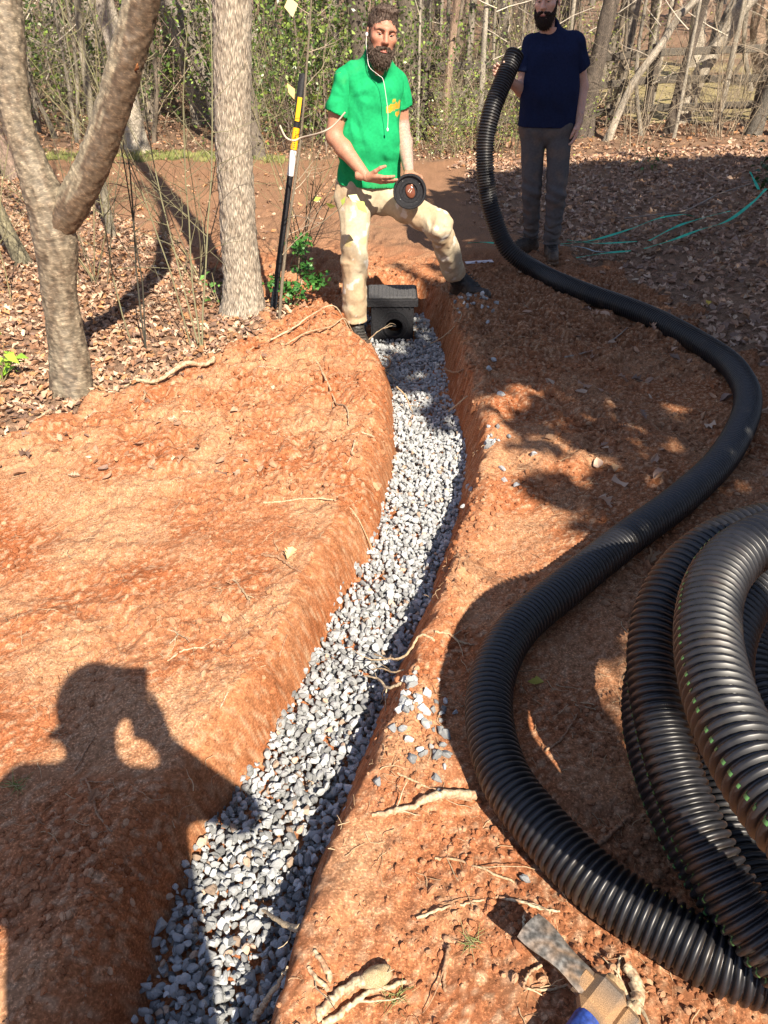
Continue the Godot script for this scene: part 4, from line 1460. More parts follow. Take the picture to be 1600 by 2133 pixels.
func build_pipes() -> void:
	rng.seed = 52
	var g := func(x: float, z: float) -> Vector3: return Vector3(x, h_base(x, z) + 0.067, z)
	var ctl := [Vector3(1.08, 0.07, -0.69), Vector3(0.9, 0.066, -0.72), g.call(0.743, -0.762), g.call(0.668, -0.789), g.call(0.591, -0.846), g.call(0.467, -0.949), g.call(0.367, -1.089), g.call(0.297, -1.235), g.call(0.281, -1.42), g.call(0.317, -1.598), g.call(0.413, -1.782), g.call(0.60, -1.981), g.call(0.857, -2.24), g.call(1.156, -2.53), g.call(1.452, -2.875), g.call(1.735, -3.348), g.call(1.84, -3.691), g.call(1.835, -4.055), g.call(1.637, -4.654), g.call(1.303, -5.191), g.call(1.113, -5.60), Vector3(0.90, 0.20, -5.74), Vector3(0.775, 0.44, -5.79), Vector3(0.715, 0.67, -5.82), Vector3(0.70, 0.887, -5.85), Vector3(0.737, 1.079, -5.90), Vector3(0.815, 1.25, -6.0), Vector3(0.875, 1.37, -6.07), Vector3(0.895, 1.41, -6.10)]
	var t := thing("corrugated_pipe", Vector3(0.28, 0, -1.42), "long black corrugated pipe snaking from the man in navy across the clay", "drain pipe")
	var b := MB.new()
	corrugated(b, smooth_path(ctl, 14), 0.0655, 0.0178, 22)
	part("pipe_wall", b.mesh(), M.pipe, t)
	# faint yellow-green print on the ribs near the viewer
	var pr := MB.new()
	var path := even_path(smooth_path(ctl, 14), 0.0178)
	for k in range(14, 34):
		var tt := (path[k + 1] - path[k - 1]).normalized()
		var side := tt.cross(Vector3.UP).normalized()
		var up := side.cross(tt)
		var mid := path[k].lerp(path[k + 1], 0.5)
		for q in rng.randi_range(1, 3):
			var an := 1.15 + rng.randf_range(-0.05, 0.08)
			var d := side * cos(an) + up * sin(an)
			var e := d.cross(tt)
			var at := mid + d * 0.0661 + tt * rng.randf_range(-0.002, 0.002)
			pr.quad_flat([at - tt * 0.0008 - e * 0.0022, at - tt * 0.0008 + e * 0.0022, at + tt * 0.0008 + e * 0.0022, at + tt * 0.0008 - e * 0.0022], Color(0.42, 0.45, 0.08))
	part("print_marks", pr.mesh(), M.paint, t)
	# the coil: loops [centre x, centre z, radius, height, height change per metre towards the viewer]
	var loops := [[1.38, -1.02, 0.58, 0.065, 0.0], [1.09, -1.22, 0.455, 0.215, -0.24], [1.06, -1.22, 0.455, 0.35, -0.38], [1.40, -1.05, 0.64, 0.485, -0.05], [1.19, -0.885, 0.575, 0.60, 0.0], [1.10, -0.83, 0.572, 0.727, 0.02]]
	var coil := thing("pipe_coil", Vector3(1.2, 0, -1.0), "heap of coiled black corrugated pipe with a green stripe at the right edge", "drain pipe")
	for k in loops.size():
		var pp := []
		for s in 41:
			var th := deg_to_rad(20.0 + 320.0 * s / 40.0)
			var L: Array = loops[k]
			var cxx: float = L[0]
			var czz: float = L[1]
			var rad: float = L[2]
			var p := Vector3(cxx + rad * cos(th), 0, czz + rad * sin(th))
			if k in [1, 2]: p.z = czz + (0.45 if sin(th) < 0.0 else 0.64) * sin(th)
			p.y = maxf(0.063, L[3] + L[4] * (p.z - czz))
			# slope into the next loop on the far side of the coil
			if s > 34 and k < loops.size() - 1:
				var f := (s - 34) / 6.0
				p.y += 0.06 * f
			if s < 6 and k > 0: p.y -= 0.06 * (6 - s) / 6.0
			p.x += 0.012 * sin(th * 3.0 + k * 2.0)
			p.z += 0.010 * cos(th * 4.0 + k * 1.3)
			p.y = maxf(p.y, 0.063)
			pp.append(p)
		b = MB.new()
		var st: MB = MB.new() if k in [1, 2, 5] else null
		corrugated(b, smooth_path(pp, 4), 0.0585, 0.0182, 24, st, (PI - 0.42 if k == 5 else PI + 0.12))
		var lp := part("loop", b.mesh(), M.pipe, coil)
		if st: part("green_stripe", st.mesh(), M.paint, lp)

# ---------------------------------------------------------------- tools and scraps
func build_tools() -> void:
	rng.seed = 53
	var a := Vector3(-0.735, -0.03, -4.94)
	var e := Vector3(-0.466, 1.342, -5.10)
	var d := (e - a).normalized()
	var t := thing("digging_bar", a, "long black tool handle with yellow and white labels leaning upright beside the oak", "tool")
	var seg := func(f0: float, f1: float, r0: float, r1: float, col: Color, called: String, mat: Material, parent: Node3D) -> MeshInstance3D:
		var b := MB.new()
		var p := PackedVector3Array([a.lerp(e, f0), a.lerp(e, lerpf(f0, f1, 0.06)), a.lerp(e, lerpf(f0, f1, 0.94)), a.lerp(e, f1)])
		b.tube(p, PackedFloat32Array([r0 * 0.9, r0, r1, r1 * 0.9]), 20, col)
		return part(called, b.mesh(), mat, parent)
	var shaft: MeshInstance3D = seg.call(0.0, 0.95, 0.0185, 0.0185, Color(0.025, 0.026, 0.03), "shaft", M.plastic, t)
	seg.call(0.0, 0.13, 0.023, 0.021, Color(0.06, 0.075, 0.10), "ferrule", M.steel, t)
	seg.call(0.86, 1.0, 0.0235, 0.0255, Color(0.03, 0.03, 0.033), "grip", M.leather, t)
	seg.call(0.715, 0.80, 0.0205, 0.0205, Color(0.85, 0.42, 0.015), "yellow_label", M.paint, shaft)
	seg.call(0.61, 0.713, 0.0202, 0.0202, Color(0.72, 0.72, 0.70), "white_label", M.paint, shaft)
	var side := d.cross(Vector3(0, 0, 1)).normalized()
	var fr := side.cross(d)
	var b := MB.new()    # the yellow strip high on the shaft
	for k in 8:
		var an := -0.55 + 1.1 * k / 7.0
		var o := (fr * -1.0 * cos(an) + side * sin(an))
		if o.z < 0: o = (fr * cos(an) + side * sin(an))
		for f in [0.825, 0.915]:
			b.v.append(a.lerp(e, f) + o * 0.0248); b.n.append(o); b.c.append(Color(0.82, 0.45, 0.02)); b.u.append(Vector2.ZERO)
	for k in 7:
		b.tri(k * 2, k * 2 + 2, k * 2 + 1); b.tri(k * 2 + 1, k * 2 + 2, k * 2 + 3)
	part("yellow_strip", b.mesh(), M.paint, shaft)
	b = MB.new()         # dark lettering along the yellow label, too small to read
	for k in 9:
		var f := 0.725 + 0.0075 * k
		var o := (fr if fr.z > 0 else -fr)
		var at := a.lerp(e, f) + (o + side * 0.1).normalized() * 0.0212
		b.box(Transform3D(Basis(side, d, o), at), Vector3(rng.randf_range(0.006, 0.011), 0.0045, 0.0006), Color(0.04, 0.03, 0.02))
	part("lettering", b.mesh(), M.paint, shaft)
	# mattock
	var eye := Vector3(0.412, 0.075, -0.715)
	var tip := Vector3(0.298, 0.105, -0.835)
	t = thing("mattock", Vector3(eye.x, 0, eye.z), "mattock with a worn steel blade, clay caked head and blue collar", "mattock")
	var ax := (tip - eye).normalized()
	var wd := ax.cross(Vector3(0.12, 1, 0.05)).normalized()
	var nn := wd.cross(ax).normalized()
	if nn.y < 0: nn = -nn
	b = MB.new()         # the blade: widening to the edge, slightly bowed
	var L := eye.distance_to(tip) + 0.012
	var st := 10
	var i0 := b.v.size()
	for face in 2:
		for k in st + 1:
			var f := float(k) / st
			var w := lerpf(0.021, 0.034, sstep(0.0, 1.0, f)) + 0.003 * sin(f * 9.0)
			var th := lerpf(0.012, 0.0012, f)
			var c := eye + ax * L * f + nn * (0.010 * sin(f * PI))
			for q in 5:
				var u := -1.0 + 0.5 * q
				var p := c + wd * w * u + nn * th * (1.0 if face == 0 else -1.0) * (1.0 - 0.25 * u * u) + ax * (0.004 * (1.0 - u * u)) * f
				b.v.append(p); b.u.append(Vector2(u, f))
				b.n.append((nn + wd * u * 0.25) if face == 0 else -nn)
				var worn := sstep(-0.15, 0.3, n_fine.get_noise_2d(f * 0.9 + 3.0, u * 0.35))
				b.c.append(Color(0.34, 0.33, 0.32).lerp(Color(0.44, 0.27, 0.15), worn * (1.0 - 0.55 * f)))
	for face in 2:
		for k in st:
			for q in 4:
				var p := i0 + face * (st + 1) * 5 + k * 5 + q
				b.tri(p, p + 5, p + 1); b.tri(p + 1, p + 5, p + 6)
	for k in st:
		for q in [0, 4]:
			var p: int = i0 + k * 5 + q
			var p2: int = p + (st + 1) * 5
			b.tri(p, p + 5, p2); b.tri(p2, p + 5, p2 + 5)
	part("blade", b.mesh(), M.steel, t)
	var hd := Vector3(-0.64, -0.05, 0.62).normalized()
	b = MB.new()         # the eye of the head: a chamfered block with a short poll behind, caked with clay
	var HB := Basis(ax, hd.cross(ax).normalized(), hd).orthonormalized()
	b.box(Transform3D(HB, eye), Vector3(0.072, 0.058, 0.085), Color(0.5, 0.4, 0.3), 0.016)
	b.box(Transform3D(HB, eye + ax * 0.042), Vector3(0.040, 0.034, 0.050), Color(0.5, 0.4, 0.3), 0.010)
	b.box(Transform3D(HB, eye - ax * 0.052), Vector3(0.044, 0.042, 0.058), Color(0.5, 0.4, 0.3), 0.010)
	for k in b.c.size():
		b.c[k] = Color(0.24, 0.20, 0.17).lerp(Color(0.58, 0.35, 0.185), sstep(-0.3, 0.15, n_fine.get_noise_3dv(b.v[k] * 1.3)))
	part("head", b.mesh(), M.crumb, t)
	b = MB.new()
	b.tube(PackedVector3Array([eye + hd * 0.04, eye + hd * 0.05, eye + hd * 0.13, eye + hd * 0.14]), PackedFloat32Array([0.024, 0.026, 0.023, 0.020]), 20, Color(0.03, 0.07, 0.32))
	part("collar", b.mesh(), M.plastic, t)
	b = MB.new()
	b.tube(PackedVector3Array([eye - hd * 0.038, eye - hd * 0.050]), PackedFloat32Array([0.021, 0.020]), 18, Color(0.50, 0.34, 0.18))
	part("handle_end", b.mesh(), M.wood, t)
	b = MB.new()
	b.tube(PackedVector3Array([eye + hd * 0.12, eye + hd * 0.5, eye + hd * 0.84]), PackedFloat32Array([0.019, 0.017, 0.019]), 16, Color(0.48, 0.32, 0.16))
	part("handle", b.mesh(), M.wood, t)

func ribbon(path: PackedVector3Array, w: float, col: Color) -> ArrayMesh:
	var b := MB.new()
	for k in path.size():
		var t := (path[mini(k + 1, path.size() - 1)] - path[maxi(k - 1, 0)]).normalized()
		var side := t.cross(Vector3.UP).normalized()
		var roll := 0.3 * sin(k * 0.4) + 0.1
		var d := side * cos(roll) + side.cross(t) * sin(roll)
		for e in [-1.0, 0.0, 1.0]:
			b.v.append(path[k] + d * w * 0.5 * e + side.cross(t) * (0.003 if e == 0.0 else 0.0))
			b.n.append(side.cross(t))
			b.c.append(col * (0.9 + 0.3 * n_fine.get_noise_1d(k * 0.4)))
	for k in path.size() - 1:
		for e in 2:
			var q := k * 3 + e
			b.tri(q, q + 3, q + 1); b.tri(q + 1, q + 3, q + 4)
	return b.mesh()

# ---------------------------------------------------------------- distance-field modelling
class Sdf:
	var o: Vector3
	var c: float
	var nx: int
	var ny: int
	var nz: int
	var f := PackedFloat32Array()
	func _init(lo: Vector3, hi: Vector3, cell: float) -> void:
		o = lo
		c = cell
		nx = int((hi.x - lo.x) / cell) + 2
		ny = int((hi.y - lo.y) / cell) + 2
		nz = int((hi.z - lo.z) / cell) + 2
		f.resize(nx * ny * nz)
		f.fill(0.2)
	func cap(a: Vector3, b: Vector3, ra: float, rb: float, k := 0.03, flat := Vector3.ZERO, fl := 1.0) -> void:
		# tapered capsule joined by a smooth minimum; flat/fl squeeze it along one direction
		var m := maxf(ra, rb) * maxf(1.0, fl) + k + 2.0 * c
		var lo := Vector3(minf(a.x, b.x), minf(a.y, b.y), minf(a.z, b.z)) - Vector3.ONE * m
		var hi := Vector3(maxf(a.x, b.x), maxf(a.y, b.y), maxf(a.z, b.z)) + Vector3.ONE * m
		var ba := b - a
		var l2 := maxf(ba.length_squared(), 1e-9)
		var sq := flat.length_squared() > 0.0
		for iz in range(maxi(0, int((lo.z - o.z) / c)), mini(nz, int((hi.z - o.z) / c) + 1)):
			for iy in range(maxi(0, int((lo.y - o.y) / c)), mini(ny, int((hi.y - o.y) / c) + 1)):
				var row := (iz * ny + iy) * nx
				for ix in range(maxi(0, int((lo.x - o.x) / c)), mini(nx, int((hi.x - o.x) / c) + 1)):
					var pa := o + Vector3(ix, iy, iz) * c - a
					var h := clampf(pa.dot(ba) / l2, 0.0, 1.0)
					var q := pa - ba * h
					if sq: q += flat * q.dot(flat) * (1.0 / fl - 1.0)
					var d := q.length() - (ra + (rb - ra) * h)
					if sq and fl < 1.0: d *= lerpf(1.0, fl, 0.5)
					var e := f[row + ix]
					var t := maxf(k - absf(d - e), 0.0)
					f[row + ix] = minf(d, e) - t * t * 0.25 / maxf(k, 1e-6)
	func ell(x: Transform3D, r: Vector3, k := 0.02, carve := false) -> void:
		var m := maxf(r.x, maxf(r.y, r.z)) + k + 2.0 * c
		var lo := x.origin - Vector3.ONE * m
		var hi := x.origin + Vector3.ONE * m
		var inv := x.affine_inverse()
		for iz in range(maxi(0, int((lo.z - o.z) / c)), mini(nz, int((hi.z - o.z) / c) + 1)):
			for iy in range(maxi(0, int((lo.y - o.y) / c)), mini(ny, int((hi.y - o.y) / c) + 1)):
				var row := (iz * ny + iy) * nx
				for ix in range(maxi(0, int((lo.x - o.x) / c)), mini(nx, int((hi.x - o.x) / c) + 1)):
					var p := inv * (o + Vector3(ix, iy, iz) * c)
					var k0 := (p / r).length()
					var k1 := maxf((p / (r * r)).length(), 1e-6)
					var d := k0 * (k0 - 1.0) / k1 if k0 > 1e-5 else -minf(r.x, minf(r.y, r.z))
					var e := f[row + ix]
					if carve:
						var t := maxf(k - absf(-d - e), 0.0)
						f[row + ix] = maxf(-d, e) + t * t * 0.25 / maxf(k, 1e-6)
					else:
						var t := maxf(k - absf(d - e), 0.0)
						f[row + ix] = minf(d, e) - t * t * 0.25 / maxf(k, 1e-6)
	func cut(p: Vector3, n: Vector3) -> void:      # remove what lies in front of the plane
		for iz in nz:
			for iy in ny:
				var row := (iz * ny + iy) * nx
				for ix in nx:
					if f[row + ix] > 2.5 * c: continue
					var d := (o + Vector3(ix, iy, iz) * c - p).dot(n)
					if d > f[row + ix]: f[row + ix] = d
	func cut_near(p: Vector3, n: Vector3, reach: float) -> void:     # the same, only within reach of p
		for iz in range(maxi(0, int((p.z - reach - o.z) / c)), mini(nz, int((p.z + reach - o.z) / c) + 1)):
			for iy in range(maxi(0, int((p.y - reach - o.y) / c)), mini(ny, int((p.y + reach - o.y) / c) + 1)):
				var row := (iz * ny + iy) * nx
				for ix in range(maxi(0, int((p.x - reach - o.x) / c)), mini(nx, int((p.x + reach - o.x) / c) + 1)):
					var q := o + Vector3(ix, iy, iz) * c - p
					if q.length() > reach: continue
					var d := q.dot(n)
					if d > f[row + ix]: f[row + ix] = d
	func wob(n: FastNoiseLite, sc: float, amp: float, stretch := Vector3.ONE) -> void:
		for iz in nz:
			for iy in ny:
				var row := (iz * ny + iy) * nx
				for ix in nx:
					var e := f[row + ix]
					if e > 4.0 * c or e < -4.0 * c: continue
					f[row + ix] = e + amp * n.get_noise_3dv((o + Vector3(ix, iy, iz) * c) * sc * stretch)
	func by(fn: Callable) -> void:
		for iz in nz:
			for iy in ny:
				var row := (iz * ny + iy) * nx
				for ix in nx:
					var e := f[row + ix]
					if e > 4.0 * c or e < -4.0 * c: continue
					f[row + ix] = fn.call(o + Vector3(ix, iy, iz) * c, e)
	func add_to(b: MB, colf: Callable) -> void:
		var at := PackedInt32Array()
		at.resize(nx * ny * nz)
		at.fill(-1)
		var sy := nx
		var sz := nx * ny
		var co := [0, 1, sy, sy + 1, sz, sz + 1, sz + sy, sz + sy + 1]
		var ed := [[0, 1], [0, 2], [0, 4], [1, 3], [1, 5], [2, 3], [2, 6], [3, 7], [4, 5], [4, 6], [5, 7], [6, 7]]
		var cp := [Vector3(0, 0, 0), Vector3(1, 0, 0), Vector3(0, 1, 0), Vector3(1, 1, 0), Vector3(0, 0, 1), Vector3(1, 0, 1), Vector3(0, 1, 1), Vector3(1, 1, 1)]
		var far := 2.5 * c
		for iz in nz - 1:
			for iy in ny - 1:
				for ix in nx - 1:
					var p := iz * sz + iy * sy + ix
					var f0 := f[p]
					if f0 > far or f0 < -far: continue
					var neg := 0
					for q in co:
						if f[p + q] < 0.0: neg += 1
					if neg == 0 or neg == 8: continue
					var s := Vector3.ZERO
					var m := 0
					for q in ed:
						var a := f[p + co[q[0]]]
						var b2 := f[p + co[q[1]]]
						if (a < 0.0) != (b2 < 0.0):
							var t := a / (a - b2)
							s += cp[q[0]].lerp(cp[q[1]], t)
							m += 1
					s /= m
					var g := Vector3(f[p + 1] + f[p + 1 + sy] + f[p + 1 + sz] + f[p + 1 + sy + sz] - f[p] - f[p + sy] - f[p + sz] - f[p + sy + sz],
						f[p + sy] + f[p + sy + 1] + f[p + sy + sz] + f[p + sy + sz + 1] - f[p] - f[p + 1] - f[p + sz] - f[p + 1 + sz],
						f[p + sz] + f[p + sz + 1] + f[p + sz + sy] + f[p + sz + sy + 1] - f[p] - f[p + 1] - f[p + sy] - f[p + 1 + sy])
					at[p] = b.v.size()
					var w := o + (Vector3(ix, iy, iz) + s) * c
					b.v.append(w)
					b.n.append(g.normalized())
					b.u.append(Vector2.ZERO)
					b.c.append(colf.call(w))
		for iz in range(1, nz - 1):
			for iy in range(1, ny - 1):
				for ix in range(1, nx - 1):
					var p := iz * sz + iy * sy + ix
					var f0 := f[p]
					if f0 > far or f0 < -far: continue
					var ins := f0 < 0.0
					for ax in 3:
						var st: int = [1, sy, sz][ax]
						if (f[p + st] < 0.0) == ins: continue
						var s1: int = [sy, sz, 1][ax]
						var s2: int = [sz, 1, sy][ax]
						var a := at[p]
						var b1 := at[p - s1]
						var c1 := at[p - s1 - s2]
						var d1 := at[p - s2]
						if a < 0 or b1 < 0 or c1 < 0 or d1 < 0: continue
						if ins:
							b.tri(a, c1, b1); b.tri(a, d1, c1)
						else:
							b.tri(a, b1, c1); b.tri(a, c1, d1)
	func mesh(colf: Callable) -> ArrayMesh:
		var b := MB.new()
		add_to(b, colf)
		return b.mesh()

# ---------------------------------------------------------------- people
func hand(b: MB, wrist: Vector3, along: Vector3, palm: Vector3, right: bool, curl: Array, thumb: Vector3, colf: Callable, sz := 1.0) -> void:
	var Y := along.normalized()
	var Z := (palm - Y * palm.dot(Y)).normalized()
	var X := Y.cross(Z) if right else Z.cross(Y)
	var B := Basis(X * sz, Y * sz, Z * sz)
	var w := func(p: Vector3) -> Vector3: return wrist + B * p
	var s := Sdf.new(wrist + Y * 0.08 * sz - Vector3.ONE * 0.145, wrist + Y * 0.08 * sz + Vector3.ONE * 0.145, 0.0036)
	var kn := [Vector3(0.029, 0.090, 0), Vector3(0.009, 0.096, -0.002), Vector3(-0.011, 0.091, -0.001), Vector3(-0.029, 0.081, 0.002)]
	var ln := [0.074, 0.082, 0.076, 0.060]
	s.cap(w.call(Vector3(0, -0.05, 0)), w.call(Vector3(0, 0.01, 0)), 0.025, 0.023, 0.01)
	for k in 4:
		s.cap(w.call(Vector3(kn[k].x * 0.55, 0.012, 0)), w.call(kn[k]), 0.0145, 0.0115, 0.014)
	for k in 4:
		var p: Vector3 = kn[k]
		var sp := (1.5 - k) * 0.05
		var an := 0.0
		var r := 0.0098 if k < 3 else 0.0086
		for j in 3:
			an += curl[k] * [0.75, 1.0, 0.7][j]
			var d := Vector3(sp * cos(an), cos(an), sin(an)).normalized()
			var q: Vector3 = p + d * ln[k] * [0.46, 0.30, 0.24][j]
			s.cap(w.call(p), w.call(q), r, r * 0.91, 0.004)
			p = q
			r *= 0.91
	var t0 := Vector3(0.016, 0.025, 0.006)
	var t1 := t0 + (Vector3(0.030, 0.030, 0.010))
	var t2 := t1 + thumb.normalized() * 0.034
	var t3 := t2 + (thumb.normalized() + Vector3(-0.25, 0.35, 0.1)).normalized() * 0.028
	s.cap(w.call(t0), w.call(t1), 0.016, 0.0125, 0.012)
	s.cap(w.call(t1), w.call(t2), 0.0115, 0.0105, 0.004)
	s.cap(w.call(t2), w.call(t3), 0.0105, 0.0082, 0.004)
	s.add_to(b, colf)

func head_field(X: Transform3D, cell: float) -> Sdf:
	var c := X.origin
	var s := Sdf.new(c + Vector3(-0.135, -0.19, -0.15), c + Vector3(0.135, 0.165, 0.15), cell)
	var e := func(p: Vector3, r: Vector3, k: float, carve := false, rot := Vector3.ZERO) -> void:
		s.ell(X * Transform3D(Basis.from_euler(rot), p), r, k, carve)
	e.call(Vector3(0, 0.042, -0.012), Vector3(0.075, 0.092, 0.096), 0.02)
	e.call(Vector3(0, -0.02, 0.03), Vector3(0.064, 0.085, 0.068), 0.03)
	e.call(Vector3(0, -0.075, 0.035), Vector3(0.052, 0.045, 0.055), 0.03)
	s.cap(X * Vector3(-0.016, -0.108, 0.068), X * Vector3(0.016, -0.108, 0.068), 0.018, 0.018, 0.03)
	for g in [-1.0, 1.0]:
		e.call(Vector3(0.046 * g, -0.012, 0.062), Vector3(0.020, 0.017, 0.022), 0.025)    # cheekbone
		s.cap(X * Vector3(0.010 * g, 0.036, 0.092), X * Vector3(0.050 * g, 0.034, 0.070), 0.012, 0.009, 0.016)   # brow
		e.call(Vector3(0.031 * g, 0.012, 0.098), Vector3(0.019, 0.0125, 0.018), 0.012, true)    # eye socket
		s.ell(X * Transform3D(Basis(), Vector3(0.031 * g, 0.0165, 0.078)), Vector3(0.0165, 0.0085, 0.0145), 0.004)   # lids
		s.ell(X * Transform3D(Basis(), Vector3(0.031 * g, 0.0005, 0.078)), Vector3(0.0155, 0.0065, 0.0125), 0.004)
		e.call(Vector3(0.079 * g, -0.002, -0.010), Vector3(0.008, 0.031, 0.018), 0.008, false, Vector3(-0.15, 0.35 * g, 0))    # ear
		e.call(Vector3(0.086 * g, 0.002, -0.004), Vector3(0.005, 0.017, 0.009), 0.004, true)
	s.cap(X * Vector3(0, 0.028, 0.092), X * Vector3(0, -0.022, 0.116), 0.0095, 0.0125, 0.014)    # nose
	for g in [-1.0, 1.0]: s.cap(X * Vector3(0.011 * g, -0.026, 0.106), X * Vector3(0.012 * g, -0.030, 0.098), 0.0085, 0.008, 0.008)
	e.call(Vector3(0, -0.062, 0.083), Vector3(0.026, 0.013, 0.018), 0.012)    # mouth
	s.cap(X * Vector3(0, -0.07, -0.02), X * Vector3(0, -0.17, -0.035), 0.052, 0.055, 0.03)    # neck
	return s

func make_head(body: MB, t: Node3D, X: Transform3D, skin: Callable, haircol: Color, beardcol: Color, grey: Color, hair_high: float) -> void:
	var s := head_field(X, 0.0042)
	s.add_to(body, skin)
	# hair
	var hn := mk_noise(81, 55.0, 2)
	var c := X.origin
	var h := Sdf.new(c + Vector3(-0.135, -0.12, -0.15), c + Vector3(0.135, 0.19, 0.15), 0.0046)
	h.ell(X * Transform3D(Basis(), Vector3(0, 0.050 + hair_high * 0.5, -0.014)), Vector3(0.080, 0.092 + hair_high * 0.5, 0.099), 0.01)
	h.ell(X * Transform3D(Basis(), Vector3(0, 0.118 + hair_high * 0.6, 0.045)), Vector3(0.058, 0.018 + hair_high * 0.5, 0.036), 0.03)
	h.ell(X * Transform3D(Basis(), Vector3(0, -0.045, 0.115)), Vector3(0.068, 0.135, 0.085), 0.012, true)    # opens the face
	h.cut(X * Vector3(0, -0.055, -0.05), X.basis * Vector3(0, -1, 0.15).normalized())
	h.cut(X * Vector3(0, -0.02, 0.026), X.basis * Vector3(0, -0.62, 0.78).normalized())
	h.wob(hn, 0.7, 0.005, Vector3(1.0, 0.6, 1.0))
	h.wob(n_fine, 9.0, 0.006)
	var hm := part("hair", h.mesh(func(p: Vector3) -> Color: return haircol.lerp(grey, clampf(0.45 + 1.3 * hn.get_noise_3dv(p * 2.4), 0.0, 1.0))), M.hair, t)
	strands(hm, X, haircol, grey, 1400, Vector3(0.25, 0.15, 0.5), 0.016)
	# beard and moustache
	var d := Sdf.new(c + Vector3(-0.12, -0.22, -0.08), c + Vector3(0.12, 0.05, 0.16), 0.0044)
	d.ell(X * Transform3D(Basis(), Vector3(0, -0.090, 0.052)), Vector3(0.060, 0.060, 0.056), 0.01)
	d.ell(X * Transform3D(Basis(), Vector3(0, -0.118, 0.060)), Vector3(0.040, 0.036, 0.034), 0.03)
	for g in [-1.0, 1.0]:
		d.cap(X * Vector3(0.062 * g, 0.018, 0.012), X * Vector3(0.052 * g, -0.07, 0.045), 0.013, 0.022, 0.02)
		d.cap(X * Vector3(0.004 * g, -0.043, 0.105), X * Vector3(0.034 * g, -0.062, 0.086), 0.0085, 0.011, 0.012)
	d.ell(X * Transform3D(Basis(), Vector3(0, -0.066, 0.112)), Vector3(0.019, 0.0085, 0.03), 0.006, true)    # mouth opening
	d.ell(X * Transform3D(Basis(), Vector3(0, -0.005, 0.10)), Vector3(0.046, 0.040, 0.06), 0.012, true)     # cheeks stay clear
	d.wob(hn, 1.2, 0.006)
	d.wob(n_fine, 8.0, 0.005)
	var bm := part("beard", d.mesh(func(p: Vector3) -> Color: return beardcol.lerp(grey, clampf(0.15 + 1.2 * hn.get_noise_3dv(p * 3.0), 0.0, 0.6))), M.hair, t)
	strands(bm, X, beardcol, grey, 1200, Vector3(0.0, -0.9, 0.25), 0.014)
	var b := MB.new()
	b.ball(X * Transform3D(Basis(), Vector3(0, -0.069, 0.099)), Vector3(0.021, 0.0055, 0.009), Color(0.46, 0.17, 0.14), 8)
	part("lips", b.mesh(), M.skin, t)
	var tone_brow := Color(0.3, 0.16, 0.1)
	for g in [-1.0, 1.0]:
		b = MB.new()
		b.ball(X * Transform3D(Basis(), Vector3(0.031 * g, 0.0085, 0.0815)), Vector3(0.0120, 0.0038, 0.0105), Color(0.36, 0.30, 0.27), 8)
		b.ball(X * Transform3D(Basis(), Vector3(0.031 * g - 0.002, 0.0085, 0.0905)), Vector3(0.0058, 0.0044, 0.0030), Color(0.03, 0.018, 0.012), 6)
		part("eye", b.mesh(), M.eye, t)
		b = MB.new()
		var br := PackedVector3Array([X * Vector3(0.011 * g, 0.027, 0.1035), X * Vector3(0.026 * g, 0.031, 0.099), X * Vector3(0.040 * g, 0.032, 0.089), X * Vector3(0.052 * g, 0.026, 0.077)])
		b.tube(br, PackedFloat32Array([0.0028, 0.0038, 0.0032, 0.0015]), 6, beardcol.lerp(tone_brow, 0.25))
		part("eyebrow", b.mesh(), M.hair, t)

func strands(root: MeshInstance3D, X: Transform3D, col: Color, grey: Color, n: int, lie: Vector3, l: float) -> void:
	# single locks standing off the hair mass
	var a := root.mesh.surface_get_arrays(0)
	var vs: PackedVector3Array = a[Mesh.ARRAY_VERTEX]
	var ns: PackedVector3Array = a[Mesh.ARRAY_NORMAL]
	var b := MB.new()
	for k in n:
		var q := rng.randi() % vs.size()
		var nn := ns[q]
		var d := (nn * 0.55 + X.basis * lie * rng.randf_range(0.3, 1.0) + Vector3(rng.randfn(), rng.randfn(), rng.randfn()) * 0.3).normalized()
		var p := vs[q] - nn * 0.002
		var ll := l * rng.randf_range(0.5, 1.2)
		b.tube(PackedVector3Array([p, p + d * ll * 0.5, p + (d + X.basis * lie * 0.4).normalized() * ll]), PackedFloat32Array([0.0011, 0.0009, 0.0003]), 3, col.lerp(grey, rng.randf() * 0.9) * rng.randf_range(0.7, 1.4), false)
	var o := part("locks", b.mesh(), M.hair, root, false)
	o.position = Vector3.ZERO

